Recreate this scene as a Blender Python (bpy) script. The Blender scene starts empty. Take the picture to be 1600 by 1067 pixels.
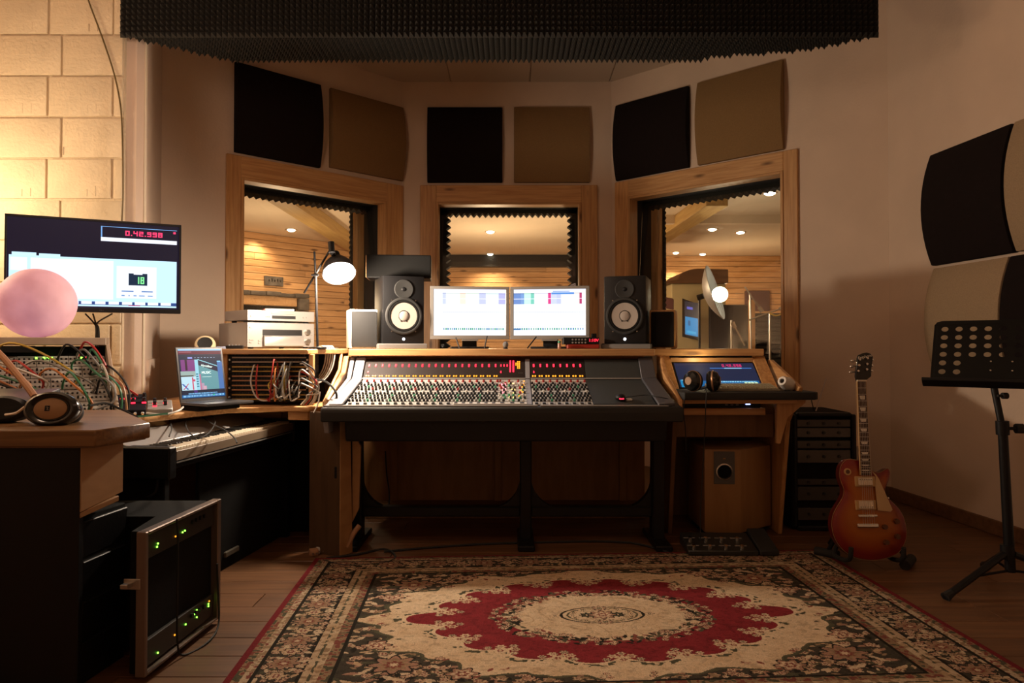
import bpy, bmesh, math, random
import numpy as np
from mathutils import Vector, Matrix

random.seed(7)
rng = np.random.default_rng(7)
SC = bpy.context.scene
COL = SC.collection
PI = math.pi

# ------------------------------------------------------------------ camera, world, lights, exposure
PITCH = math.radians(1.0)
FPX = 1067.0
CAMZ = 1.08
cam_d = bpy.data.cameras.new('camera')
cam_d.lens = 24.0
cam_d.sensor_width = 36.0
cam_d.clip_start = 0.05
cam = bpy.data.objects.new('camera', cam_d)
cam.location = (0, 0, CAMZ)
cam.rotation_euler = (PI / 2 + PITCH, 0, 0)
CY = 541 - FPX * math.tan(PITCH)
cam_d.shift_y = -(533.5 - CY) / 1600.0
COL.objects.link(cam)
SC.camera = cam

world = bpy.data.worlds.new('world')
SC.world = world
world.use_nodes = True
world.node_tree.nodes['Background'].inputs[0].default_value = (0.02, 0.016, 0.012, 1)
world.node_tree.nodes['Background'].inputs[1].default_value = 0.3

SC.view_settings.view_transform = 'Standard'
SC.view_settings.look = 'None'
SC.view_settings.exposure = 0.27
SC.view_settings.gamma = 1.0
SC.view_settings.use_curve_mapping = False
try:
    SC.cycles.use_denoising = True
    SC.cycles.max_bounces = 8
    SC.cycles.transparent_max_bounces = 16
    SC.cycles.sample_clamp_indirect = 4.0
except Exception:
    pass


def lamp(name, kind, loc, energy, color, size=0.1, target=None, spot=None, blend=0.5, size_y=None):
    d = bpy.data.lights.new(name, kind)
    d.energy = energy
    d.color = color
    if kind == 'AREA':
        d.size = size
        if size_y:
            d.shape = 'RECTANGLE'
            d.size_y = size_y
    else:
        d.shadow_soft_size = size
    if kind == 'SPOT':
        d.spot_size = math.radians(spot)
        d.spot_blend = blend
    o = bpy.data.objects.new(name, d)
    o.location = loc
    if target is not None:
        o.rotation_euler = (Vector(target) - Vector(loc)).to_track_quat('-Z', 'Y').to_euler()
    COL.objects.link(o)
    return o


WARM = (1.0, 0.66, 0.38)
# the work lamp beside the console is the key light; warm lamp by the block wall; unseen fill points added for the room
lamp('work_lamp_light', 'POINT', (-0.955, 3.775, 1.425), 66, (1.0, 0.80, 0.60), 0.045)
lamp('block_wall_lamp', 'POINT', (-3.10, 3.40, 1.85), 27, (1.0, 0.75, 0.45), 0.08)
lamp('room_wall_fill', 'POINT', (-1.93, 2.3, 2.52), 26, (1.0, 0.68, 0.48), 0.20)  # added fill without a fixture, low enough to reach the left wall under the soffit
lamp('room_rear_fill', 'POINT', (1.2, 0.6, 3.2), 4, (1.0, 0.60, 0.44), 0.2)  # added weak fill, out of view
lamp('side_desk_strip_light', 'POINT', (1.10, 3.985, 0.995), 0.55, (1.0, 0.78, 0.42), 0.012)
for i, (x, y, e) in enumerate([(-2.6, 7.6, 40), (-0.3, 8.8, 60), (0.8, 7.7, 34), (3.3, 10.2, 26)]):
    lamp('live_room_fill', 'POINT', (x, y, 1.55), e, (1.0, 0.70, 0.42), 0.12)  # added points without fixtures, evening out the light on the live room ceiling
for i, (x, y, e) in enumerate([(-2.85, 8.75, 30), (-0.36, 11.05, 60), (2.66, 11.05, 80), (-3.3, 8.95, 26)]):
    lamp('live_room_spot', 'SPOT', (x, y, 2.55), e, (1.0, 0.70, 0.42), 0.04, (x, y, 0), 130, 0.6)
lamp('live_room_dish_light', 'POINT', (2.03, 6.98, 1.60), 14, (1.0, 0.80, 0.55), 0.05)

# ------------------------------------------------------------------ helpers

def px(x, y, Y):
    """Point seen at photo pixel x, y standing at the distance Y."""
    r = (x - 800) / FPX
    u = (CY - y) / FPX
    f = math.cos(PITCH) - u * math.sin(PITCH)
    up = math.sin(PITCH) + u * math.cos(PITCH)
    k = Y / f
    return Vector((r * k, Y, CAMZ + up * k))


def S(r, g, b):
    def f(c):
        c /= 255.0
        return c / 12.92 if c <= 0.04045 else ((c + 0.055) / 1.055) ** 2.4
    return (f(r), f(g), f(b))


MATS = {}


def mat(name, col, rough=0.6, metal=0.0, bump=0.0, bscale=120.0, var=0.0, vscale=6.0, emit=None, es=0.0, coat=0.0, objvar=0.0, spec=0.5, vdetail=4.0):
    m = bpy.data.materials.new(name)
    m.use_nodes = True
    nt = m.node_tree
    b = nt.nodes['Principled BSDF']
    b.inputs['Base Color'].default_value = (*col, 1)
    b.inputs['Roughness'].default_value = rough
    b.inputs['Metallic'].default_value = metal
    b.inputs['Specular IOR Level'].default_value = spec
    if coat:
        b.inputs['Coat Weight'].default_value = coat
        b.inputs['Coat Roughness'].default_value = 0.06
    if emit is not None:
        b.inputs['Emission Color'].default_value = (*emit, 1)
        b.inputs['Emission Strength'].default_value = es
    tc = nt.nodes.new('ShaderNodeTexCoord')
    src = None
    if var:
        n = nt.nodes.new('ShaderNodeTexNoise')
        n.inputs['Scale'].default_value = vscale
        n.inputs['Detail'].default_value = vdetail
        nt.links.new(tc.outputs['Object'], n.inputs['Vector'])
        r = nt.nodes.new('ShaderNodeValToRGB')
        r.color_ramp.elements[0].position = 0.3
        r.color_ramp.elements[1].position = 0.7
        r.color_ramp.elements[0].color = (*[c * (1 - var) for c in col], 1)
        r.color_ramp.elements[1].color = (*[min(1, c * (1 + var)) for c in col], 1)
        nt.links.new(n.outputs['Fac'], r.inputs['Fac'])
        src = r.outputs['Color']
    if objvar:
        oi = nt.nodes.new('ShaderNodeObjectInfo')
        mr = nt.nodes.new('ShaderNodeMapRange')
        mr.inputs['To Min'].default_value = 1 - objvar
        mr.inputs['To Max'].default_value = 1 + objvar
        nt.links.new(oi.outputs['Random'], mr.inputs['Value'])
        h = nt.nodes.new('ShaderNodeHueSaturation')
        h.inputs['Color'].default_value = (*col, 1)
        if src:
            nt.links.new(src, h.inputs['Color'])
        nt.links.new(mr.outputs['Result'], h.inputs['Value'])
        src = h.outputs['Color']
    if src:
        nt.links.new(src, b.inputs['Base Color'])
    if bump:
        n2 = nt.nodes.new('ShaderNodeTexNoise')
        n2.inputs['Scale'].default_value = bscale
        n2.inputs['Detail'].default_value = 5
        nt.links.new(tc.outputs['Object'], n2.inputs['Vector'])
        bp = nt.nodes.new('ShaderNodeBump')
        bp.inputs['Strength'].default_value = bump
        bp.inputs['Distance'].default_value = 0.01
        nt.links.new(n2.outputs['Fac'], bp.inputs['Height'])
        nt.links.new(bp.outputs['Normal'], b.inputs['Normal'])
    MATS[name] = m
    return m


def wood(name, base, dark, scale=(1.2, 14, 14), rough=0.5, knots=0.0, objvar=0.12, coat=0.0, rot=0.0):
    """Grain stretched along the axis with the smallest scale, with optional knots."""
    m = bpy.data.materials.new(name)
    m.use_nodes = True
    nt = m.node_tree
    N = nt.nodes.new
    L = nt.links.new
    b = nt.nodes['Principled BSDF']
    b.inputs['Roughness'].default_value = rough
    if coat:
        b.inputs['Coat Weight'].default_value = coat
    tc = N('ShaderNodeTexCoord')
    oi = N('ShaderNodeObjectInfo')
    off = N('ShaderNodeVectorMath')
    off.operation = 'MULTIPLY_ADD'
    cx = N('ShaderNodeCombineXYZ')
    for k in range(3):
        L(oi.outputs['Random'], cx.inputs[k])
    L(cx.outputs[0], off.inputs[0])
    off.inputs[1].default_value = (7.3, 5.1, 9.7)
    L(tc.outputs['Object'], off.inputs[2])
    mp = N('ShaderNodeMapping')
    def setmap(node, sc):
        if rot:
            node.vector_type = 'TEXTURE'
            node.inputs['Rotation'].default_value = (0, 0, rot)
            node.inputs['Scale'].default_value = tuple(1.0 / v for v in sc)
        else:
            node.inputs['Scale'].default_value = sc
    setmap(mp, scale)
    L(off.outputs[0], mp.inputs['Vector'])
    n = N('ShaderNodeTexNoise')
    n.inputs['Scale'].default_value = 2.2
    n.inputs['Detail'].default_value = 6
    n.inputs['Distortion'].default_value = 0.5
    L(mp.outputs[0], n.inputs['Vector'])
    r = N('ShaderNodeValToRGB')
    r.color_ramp.elements[0].position = 0.32
    r.color_ramp.elements[1].position = 0.62
    r.color_ramp.elements[0].color = (*dark, 1)
    r.color_ramp.elements[1].color = (*base, 1)
    L(n.outputs['Fac'], r.inputs['Fac'])
    src = r.outputs['Color']
    if knots:
        mk = N('ShaderNodeMapping')
        setmap(mk, tuple(knots * 0.9 if s == min(scale) else knots * 3.2 for s in scale))
        L(off.outputs[0], mk.inputs['Vector'])
        v = N('ShaderNodeTexVoronoi')
        v.inputs['Scale'].default_value = 1.0
        L(mk.outputs[0], v.inputs['Vector'])
        kr = N('ShaderNodeValToRGB')
        kr.color_ramp.elements[0].position = 0.07
        kr.color_ramp.elements[1].position = 0.17
        kr.color_ramp.elements[0].color = (0.16, 0.10, 0.06, 1)
        kr.color_ramp.elements[1].color = (1, 1, 1, 1)
        L(v.outputs['Distance'], kr.inputs['Fac'])
        mx = N('ShaderNodeMix')
        mx.data_type = 'RGBA'
        mx.blend_type = 'MULTIPLY'
        mx.inputs[0].default_value = 0.85
        L(src, mx.inputs[6])
        L(kr.outputs['Color'], mx.inputs[7])
        src = mx.outputs[2]
    h = N('ShaderNodeHueSaturation')
    mr = N('ShaderNodeMapRange')
    mr.inputs['To Min'].default_value = 1 - objvar
    mr.inputs['To Max'].default_value = 1 + objvar
    L(oi.outputs['Random'], mr.inputs['Value'])
    L(mr.outputs['Result'], h.inputs['Value'])
    L(src, h.inputs['Color'])
    L(h.outputs['Color'], b.inputs['Base Color'])
    bp = N('ShaderNodeBump')
    bp.inputs['Strength'].default_value = 0.15
    bp.inputs['Distance'].default_value = 0.004
    L(n.outputs['Fac'], bp.inputs['Height'])
    L(bp.outputs['Normal'], b.inputs['Normal'])
    MATS[name] = m
    return m


def attr_mat(name, rough=0.9, emission=0.0, bump=0.0, coat=0.0, spec=0.3):
    m = bpy.data.materials.new(name)
    m.use_nodes = True
    nt = m.node_tree
    b = nt.nodes['Principled BSDF']
    a = nt.nodes.new('ShaderNodeVertexColor')
    a.layer_name = 'Col'
    b.inputs['Roughness'].default_value = rough
    b.inputs['Specular IOR Level'].default_value = spec
    if coat:
        b.inputs['Coat Weight'].default_value = coat
        b.inputs['Coat Roughness'].default_value = 0.08
    if emission:
        b.inputs['Base Color'].default_value = (0.01, 0.01, 0.012, 1)
        nt.links.new(a.outputs['Color'], b.inputs['Emission Color'])
        b.inputs['Emission Strength'].default_value = emission
    else:
        nt.links.new(a.outputs['Color'], b.inputs['Base Color'])
    if bump:
        tc = nt.nodes.new('ShaderNodeTexCoord')
        n2 = nt.nodes.new('ShaderNodeTexNoise')
        n2.inputs['Scale'].default_value = 260
        n2.inputs['Detail'].default_value = 3
        nt.links.new(tc.outputs['Object'], n2.inputs['Vector'])
        bp = nt.nodes.new('ShaderNodeBump')
        bp.inputs['Strength'].default_value = bump
        bp.inputs['Distance'].default_value = 0.004
        nt.links.new(n2.outputs['Fac'], bp.inputs['Height'])
        nt.links.new(bp.outputs['Normal'], b.inputs['Normal'])
    MATS[name] = m
    return m


MW = {}   # object -> matrix of the root frame its mesh is written in


def reg(o, w):
    MW[o.name] = w


def wm(o):
    return MW.get(o.name, Matrix.Identity(4))


def tag(o, label=None, cat=None, group=None, kind=None):
    if label: o['label'] = label
    if cat: o['category'] = cat
    if group: o['group'] = group
    if kind: o['kind'] = kind
    return o


def thing(name, label, cat, loc=(0, 0, 0), rz=0.0, group=None, kind=None):
    o = bpy.data.objects.new(name, None)
    o.empty_display_size = 0.05
    COL.objects.link(o)
    o.location = loc
    o.rotation_euler = (0, 0, rz)
    reg(o, Matrix.Translation(Vector(loc)) @ Matrix.Rotation(rz, 4, 'Z'))
    return tag(o, label, cat, group, kind)


def copy_tree(src, parent=None, loc=None, rz=None):
    c = src.copy()
    COL.objects.link(c)
    c.parent = parent
    if loc is not None: c.location = loc
    if rz is not None: c.rotation_euler = (0, 0, rz)
    for ch in src.children:
        copy_tree(ch, c)
    return c


def copy_part(src, parent, off, scale=None, rot=None):
    c = src.copy()
    COL.objects.link(c)
    c.parent = parent
    c.location = Vector(src.location) + Vector(off)
    if scale: c.scale = scale
    if rot: c.rotation_euler = rot
    reg(c, wm(src))
    for ch in src.children:
        d = ch.copy()
        COL.objects.link(d)
        d.parent = c
    return c


def spline(pts, sub=5):
    pts = [Vector(p) for p in pts]
    if len(pts) < 3 or sub < 2: return pts
    out = []
    P = [pts[0] * 2 - pts[1]] + pts + [pts[-1] * 2 - pts[-2]]
    for i in range(1, len(P) - 2):
        a, b, c, d = P[i - 1], P[i], P[i + 1], P[i + 2]
        for k in range(sub):
            t = k / sub
            out.append(0.5 * ((2 * b) + (c - a) * t + (2 * a - 5 * b + 4 * c - d) * t * t + (3 * b - a - 3 * c + d) * t ** 3))
    out.append(pts[-1])
    return out


class M:
    def __init__(s, T=None):
        s.v, s.f, s.mi, s.c = [], [], [], []
        s.T = T or Matrix.Identity(4)
        s.cur = 0

    def add(s, vs, fs, cols=None):
        n = len(s.v)
        s.v += [s.T @ Vector(p) for p in vs]
        s.f += [[i + n for i in f] for f in fs]
        s.mi += [s.cur] * len(fs)
        s.c += list(cols) if cols else [(1, 1, 1)] * len(vs)
        return s

    def box(s, x0, x1, y0, y1, z0, z1):
        x0, x1 = min(x0, x1), max(x0, x1); y0, y1 = min(y0, y1), max(y0, y1); z0, z1 = min(z0, z1), max(z0, z1)
        return s.add([(x0, y0, z0), (x1, y0, z0), (x1, y1, z0), (x0, y1, z0), (x0, y0, z1), (x1, y0, z1), (x1, y1, z1), (x0, y1, z1)],
                     [(0, 3, 2, 1), (4, 5, 6, 7), (0, 1, 5, 4), (1, 2, 6, 5), (2, 3, 7, 6), (3, 0, 4, 7)])

    def hexa(s, b, t):
        """Solid between two quads: b and t lists of four points in the same order."""
        return s.add(list(b) + list(t), [(0, 3, 2, 1), (4, 5, 6, 7), (0, 1, 5, 4), (1, 2, 6, 5), (2, 3, 7, 6), (3, 0, 4, 7)])

    def prism(s, poly, d0, d1, axis='z'):
        def P(a, b, d):
            return {'z': (a, b, d), 'y': (a, d, b), 'x': (d, a, b)}[axis]
        n = len(poly)
        return s.add([P(a, b, d0) for a, b in poly] + [P(a, b, d1) for a, b in poly],
                     [tuple(range(n))[::-1], tuple(range(n, 2 * n))] + [(i, (i + 1) % n, n + (i + 1) % n, n + i) for i in range(n)])

    def ring(s, c, ax, r, n, e1=None):
        ax = Vector(ax).normalized()
        if e1 is None:
            e1 = ax.orthogonal().normalized()
        e2 = ax.cross(e1)
        return [Vector(c) + (e1 * math.cos(2 * PI * k / n) + e2 * math.sin(2 * PI * k / n)) * r for k in range(n)], e1

    def cyl(s, p0, p1, r0, r1=None, n=12):
        p0, p1 = Vector(p0), Vector(p1)
        r1 = r0 if r1 is None else r1
        a, e = s.ring(p0, p1 - p0, r0, n)
        b, e = s.ring(p1, p1 - p0, r1, n, e)
        return s.add(a + b, [tuple(range(n))[::-1], tuple(range(n, 2 * n))] + [(i, (i + 1) % n, n + (i + 1) % n, n + i) for i in range(n)])

    def tube(s, pts, r, n=6, sub=5):
        P = spline(pts, sub)
        vs, fs = [], []
        e = None
        for i, p in enumerate(P):
            d = (P[min(i + 1, len(P) - 1)] - P[max(i - 1, 0)])
            if d.length < 1e-9: d = Vector((0, 0, 1))
            d.normalize()
            if e is None:
                e = d.orthogonal().normalized()
            else:
                e = (e - d * e.dot(d))
                e = e.normalized() if e.length > 1e-6 else d.orthogonal().normalized()
            rr = r if not callable(r) else r(i / max(1, len(P) - 1))
            ring, _ = s.ring(p, d, rr, n, e)
            vs += ring
        for i in range(len(P) - 1):
            for k in range(n):
                fs.append((i * n + k, i * n + (k + 1) % n, (i + 1) * n + (k + 1) % n, (i + 1) * n + k))
        fs.append(tuple(range(n))[::-1])
        m = (len(P) - 1) * n
        fs.append(tuple(range(m, m + n)))
        return s.add(vs, fs)

    def lathe(s, prof, o, ax, n=24, e1=None):
        """prof: (radius, height along ax)."""
        ax = Vector(ax).normalized()
        o = Vector(o)
        vs, fs = [], []
        for r, h in prof:
            ring, e1 = s.ring(o + ax * h, ax, max(r, 1e-5), n, e1)
            vs += ring
        for i in range(len(prof) - 1):
            for k in range(n):
                fs.append((i * n + k, i * n + (k + 1) % n, (i + 1) * n + (k + 1) % n, (i + 1) * n + k))
        return s.add(vs, fs)

    def sphere(s, c, r, nu=16, nv=10, sx=1, sy=1, sz=1):
        prof = [(math.sin(PI * i / nv), -math.cos(PI * i / nv)) for i in range(nv + 1)]
        vs, fs = [], []
        for rr, h in prof:
            for k in range(nu):
                a = 2 * PI * k / nu
                vs.append((c[0] + r * sx * rr * math.cos(a), c[1] + r * sy * rr * math.sin(a), c[2] + r * sz * h))
        for i in range(nv):
            for k in range(nu):
                fs.append((i * nu + k, i * nu + (k + 1) % nu, (i + 1) * nu + (k + 1) % nu, (i + 1) * nu + k))
        return s.add(vs, fs)

    def build(s, name, mats, parent=None, bevel=0.0, seg=1, smooth=35.0, kind=None, label=None, colors=False, merge=False):
        me = bpy.data.meshes.new(name)
        W = wm(parent).inverted() if parent is not None else Matrix.Identity(4)
        me.from_pydata([W @ p for p in s.v], [], s.f)
        if not isinstance(mats, (list, tuple)): mats = [mats]
        for mm in mats: me.materials.append(mm)
        me.polygons.foreach_set('material_index', s.mi)
        if colors:
            at = me.color_attributes.new('Col', 'FLOAT_COLOR', 'POINT')
            at.data.foreach_set('color', np.array([(*c, 1) for c in s.c], dtype=np.float32).ravel())
        if bevel or merge or True:
            bm = bmesh.new()
            bm.from_mesh(me)
            if merge: bmesh.ops.remove_doubles(bm, verts=bm.verts, dist=1e-5)
            if not colors:
                bmesh.ops.recalc_face_normals(bm, faces=bm.faces)
            if bevel:
                ed = [e for e in bm.edges if len(e.link_faces) == 2 and e.calc_face_angle(0) > 0.5]
                bmesh.ops.bevel(bm, geom=ed, offset=bevel, segments=seg, profile=0.6, affect='EDGES', clamp_overlap=True)
            bm.to_mesh(me)
            bm.free()
        if smooth:
            me.shade_smooth()
            me.set_sharp_from_angle(angle=math.radians(smooth))
        o = bpy.data.objects.new(name, me)
        COL.objects.link(o)
        if parent is not None:
            o.parent = parent
            reg(o, wm(parent))
        return tag(o, label, None, None, kind)


def solo(name, m, mats, label, cat, loc, group=None, kind=None, **kw):
    """A thing that is one mesh, its origin at loc."""
    e = Matrix.Translation(Vector(loc))
    MW['__solo'] = e
    class _P: name = '__solo'
    me_parent = _P()
    W = e.inverted()
    m.v = [W @ p for p in m.v]
    o = m.build(name, mats, None, **kw)
    o.location = loc
    reg(o, e)
    return tag(o, label, cat, group, kind)


def struct(name, m, mats, parent=None, label=None, **kw):
    o = m.build(name, mats, parent, **kw)
    if parent is None:
        tag(o, label, None, None, 'structure')
    return o


def pix_plane(name, arr, p00, pu, pv, mats, parent, smooth=False):
    """A flat print: one small quad per cell of arr (rows from the top, linear rgb); p00 bottom left, pu and pv its edges."""
    H, W_ = arr.shape[:2]
    p00, pu, pv = Vector(p00), Vector(pu), Vector(pv)
    inv = wm(parent).inverted()
    a = np.array(inv @ p00); u = np.array(inv.to_3x3() @ pu); v = np.array(inv.to_3x3() @ pv)
    gx, gy = np.meshgrid(np.arange(W_ + 1) / W_, np.arange(H + 1) / H)
    V = a + gx[..., None] * u + gy[..., None] * v
    V = V.reshape(-1, 3)
    i = (np.arange(H)[:, None] * (W_ + 1) + np.arange(W_)[None, :]).ravel()
    F = np.stack([i, i + 1, i + W_ + 2, i + W_ + 1], 1)
    me = bpy.data.meshes.new(name)
    me.vertices.add(len(V)); me.vertices.foreach_set('co', V.ravel().astype(np.float32))
    me.loops.add(len(F) * 4); me.loops.foreach_set('vertex_index', F.ravel().astype(np.int32))
    me.polygons.add(len(F)); me.polygons.foreach_set('loop_start', np.arange(0, len(F) * 4, 4, dtype=np.int32))
    me.update(calc_edges=True)
    me.materials.append(mats)
    at = me.color_attributes.new('Col', 'FLOAT_COLOR', 'CORNER')
    c = arr[::-1].reshape(-1, 3)
    c = np.concatenate([c, np.ones((len(c), 1))], 1)
    at.data.foreach_set('color', np.repeat(c, 4, 0).ravel().astype(np.float32))
    o = bpy.data.objects.new(name, me)
    COL.objects.link(o)
    o.parent = parent
    reg(o, wm(parent))
    return o


def text_part(name, s, size, T, mats, parent, depth=0.0004, shear=0.0):
    cu = bpy.data.curves.new(name, 'FONT')
    cu.body = s
    cu.size = size
    cu.extrude = depth
    cu.shear = shear
    cu.align_x = 'CENTER'
    cu.align_y = 'CENTER'
    cu.resolution_u = 2
    t = bpy.data.objects.new(name + '_tmp', cu)
    COL.objects.link(t)
    dg = bpy.context.evaluated_depsgraph_get()
    me = bpy.data.meshes.new_from_object(t.evaluated_get(dg))
    bpy.data.objects.remove(t)
    me.transform(wm(parent).inverted() @ T)
    me.materials.clear()
    me.materials.append(mats)
    me.name = name
    o = bpy.data.objects.new(name, me)
    COL.objects.link(o)
    o.parent = parent
    reg(o, wm(parent))
    return o


def frame(o, x, z):
    """4x4 with given x and z axes (y derived) at o; text lies in its xy plane facing z."""
    x = Vector(x).normalized(); z = Vector(z).normalized(); y = z.cross(x)
    m = Matrix((x, y, z)).transposed().to_4x4()
    m.translation = Vector(o)
    return m


class Wall:
    """A vertical wall plane from A to B; local u along it, w away from the room, z up."""
    def __init__(s, A, B):
        s.A = Vector((A[0], A[1], 0)); s.B = Vector((B[0], B[1], 0))
        s.d = (s.B - s.A).normalized(); s.len = (s.B - s.A).length
        s.n = Vector((-s.d.y, s.d.x, 0))     # away from the control room
        s.T = Matrix((s.d, s.n, Vector((0, 0, 1)))).transposed().to_4x4()
        s.T.translation = s.A

    def hit(s, x, y, w=0.0):
        p = px(x, y, 1.0) - Vector((0, 0, CAMZ))
        t = (s.A + s.n * w).dot(s.n) / Vector((p.x, p.y, 0)).dot(s.n)
        q = Vector((p.x * t, p.y * t, 0))
        return ((q - s.A).dot(s.d), CAMZ + p.z * t)


# seven-segment and small bitmap lettering for screens
SEG = {'0': 'abcdef', '1': 'bc', '2': 'abged', '3': 'abgcd', '4': 'fgbc', '5': 'afgcd', '6': 'afgedc', '7': 'abc', '8': 'abcdefg', '9': 'abfgcd', 'V': 'fedcb'}


def seg7(arr, s, x, y, w, h, t, gap, col):
    for ch in s:
        if ch == '.':
            arr[y + h - t:y + h, x:x + t] = col
            x += t + gap
            continue
        for g in SEG[ch]:
            hm = y + (h - t) // 2
            if g == 'a': arr[y:y + t, x:x + w] = col
            if g == 'd': arr[y + h - t:y + h, x:x + w] = col
            if g == 'g': arr[hm:hm + t, x:x + w] = col
            if g == 'f': arr[y:hm + t, x:x + t] = col
            if g == 'e': arr[hm:y + h, x:x + t] = col
            if g == 'b': arr[y:hm + t, x + w - t:x + w] = col
            if g == 'c': arr[hm:y + h, x + w - t:x + w] = col
        x += w + gap


def rect(arr, x0, y0, x1, y1, col):
    H, W_ = arr.shape[:2]
    arr[max(0, int(y0 * H)):max(int(y0 * H) + 1, int(y1 * H)), max(0, int(x0 * W_)):max(int(x0 * W_) + 1, int(x1 * W_))] = col


# ------------------------------------------------------------------ materials
plaster = mat('plaster_paint', (0.69, 0.545, 0.43), 0.9, bump=0.12, bscale=60, var=0.06, vscale=2.0)
plaster_pink = mat('strip_paint', (0.64, 0.51, 0.42), 0.85, bump=0.1, bscale=60)
block_paint = mat('block_paint', (0.66, 0.55, 0.40), 0.8, bump=0.5, bscale=45, var=0.08, vscale=5, objvar=0.05)
mortar = mat('painted_mortar', (0.62, 0.51, 0.37), 0.85, bump=0.5, bscale=60)
ceil_paint = mat('ceiling_tile_paint', (0.55, 0.45, 0.35), 0.9, bump=0.1, objvar=0.05)
live_ceil = mat('live_ceiling_paint', (0.72, 0.60, 0.46), 0.9, var=0.05, vscale=1.2)
pine_h = wood('pine_along_x', (0.66, 0.385, 0.17), (0.50, 0.255, 0.095), (1.4, 26, 26), 0.45, knots=2.6)
pine_v = wood('pine_along_z', (0.64, 0.365, 0.155), (0.47, 0.235, 0.085), (26, 26, 1.4), 0.45, knots=2.6)
pine_y = wood('pine_along_y', (0.56, 0.31, 0.13), (0.38, 0.18, 0.065), (26, 1.4, 26), 0.45, knots=2.0)
pine_l = wood('pine_along_left_wall', (0.66, 0.385, 0.17), (0.50, 0.255, 0.095), (1.4, 26, 26), 0.45, knots=2.6, rot=math.radians(42.1))
pine_r = wood('pine_along_right_wall', (0.66, 0.385, 0.17), (0.50, 0.255, 0.095), (1.4, 26, 26), 0.45, knots=2.6, rot=math.radians(-41.7))
plank_a = wood('live_room_plank_angled', (0.68, 0.40, 0.19), (0.50, 0.27, 0.11), (1.3, 20, 20), 0.5, knots=2.4, objvar=0.16, rot=math.radians(48.8))
plank_m = wood('live_room_plank', (0.68, 0.40, 0.19), (0.50, 0.27, 0.11), (1.3, 20, 20), 0.5, knots=2.4, objvar=0.16)
beam_m = wood('yellow_beam', (0.50, 0.33, 0.12), (0.38, 0.23, 0.08), (18, 1.0, 18), 0.6, objvar=0.05)
ply = wood('plywood', (0.44, 0.255, 0.115), (0.37, 0.20, 0.085), (3, 3, 7), 0.55, objvar=0.04)
oak_top = wood('desk_top_wood', (0.25, 0.13, 0.05), (0.15, 0.073, 0.027), (1.2, 30, 30), 0.34, objvar=0.04)
brown_board = wood('brown_board', (0.19, 0.095, 0.038), (0.14, 0.066, 0.026), (14, 14, 1.6), 0.5, objvar=0.1)
back_wood = wood('back_board_wood', (0.36, 0.185, 0.07), (0.28, 0.135, 0.05), (10, 10, 1.6), 0.5, objvar=0.05)
leg_wood = wood('leg_board_wood', (0.095, 0.052, 0.024), (0.07, 0.038, 0.017), (14, 14, 1.6), 0.5, objvar=0.05)
floor_m = wood('floor_board', (0.165, 0.076, 0.032), (0.105, 0.047, 0.020), (1.0, 16, 16), 0.42, knots=0, objvar=0.14)
skirt_m = wood('skirting_wood', (0.17, 0.08, 0.035), (0.11, 0.05, 0.022), (2, 14, 14), 0.5)
black = mat('black_satin', (0.007, 0.007, 0.008), 0.45, bump=0.05, spec=0.3)
black_matt = mat('black_matt', (0.005, 0.005, 0.005), 0.85, spec=0.2, bump=0.15, bscale=300)
black_fabric = mat('black_fabric', (0.010, 0.008, 0.008), 0.95, spec=0.2, bump=0.3, bscale=400)
reveal_black = mat('reveal_cloth', (0.022, 0.021, 0.022), 0.95, bump=0.2, bscale=300)
foam_m = mat('acoustic_foam', (0.0125, 0.011, 0.009), 0.95, bump=0.25, bscale=200)
panel_dark = mat('dark_panel_cloth', (0.010, 0.006, 0.006), 0.95, spec=0.2, bump=0.25, bscale=420, var=0.15, vscale=30)
panel_tan = mat('tan_panel_cloth', (0.25, 0.148, 0.060), 0.95, bump=0.3, bscale=420, var=0.10, vscale=160)
panel_tan2 = mat('pale_panel_cloth', (0.36, 0.26, 0.16), 0.95, bump=0.3, bscale=420, var=0.12, vscale=160)
silver = mat('silver_paint', (0.30, 0.29, 0.28), 0.38, 0.35, bump=0.03)
silver_side = mat('silver_case', (0.38, 0.365, 0.37), 0.5, 0.1)
steel = mat('steel', (0.55, 0.53, 0.50), 0.28, 1.0, bump=0.03)
chrome = mat('chrome', (0.80, 0.78, 0.74), 0.12, 1.0)
console_grey = mat('console_grey', (0.27, 0.27, 0.30), 0.42, 0.1, bump=0.03)
console_dark = mat('console_slate', (0.040, 0.046, 0.048), 0.5, bump=0.05)
console_strip = mat('console_strip', (0.47, 0.46, 0.44), 0.45)
meter_black = mat('meter_black', (0.018, 0.011, 0.010), 0.6, spec=0.25)
knob_black = mat('knob_black', (0.012, 0.012, 0.012), 0.4)
knob_red = mat('knob_red', (0.35, 0.03, 0.03), 0.4)
knob_green = mat('knob_green', (0.05, 0.30, 0.17), 0.4)
knob_grey = mat('knob_grey', (0.28, 0.28, 0.28), 0.4)
knob_white = mat('knob_white', (0.75, 0.73, 0.70), 0.4)
rubber = mat('rubber', (0.014, 0.014, 0.014), 0.75)
led_red = mat('led_red', (0.2, 0.0, 0.0), 0.4, emit=(1.0, 0.02, 0.05), es=2.6)
led_amber = mat('led_amber', (0.2, 0.08, 0.0), 0.4, emit=(1.0, 0.33, 0.02), es=1.7)
led_green = mat('led_green', (0.0, 0.2, 0.0), 0.4, emit=(0.20, 1.0, 0.05), es=5.0)
led_white = mat('led_white', (0.5, 0.5, 0.5), 0.4, emit=(0.80, 0.90, 1.0), es=9.0)
led_blue = mat('led_blue', (0.05, 0.05, 0.3), 0.4, emit=(0.25, 0.35, 1.0), es=7.0)
bulb_m = mat('lamp_bulb', (1, 1, 1), 0.4, emit=(1.0, 0.90, 0.74), es=16.0)
dish_bulb_m = mat('dish_bulb', (1, 1, 1), 0.4, emit=(1.0, 0.86, 0.58), es=14.0)
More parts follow.
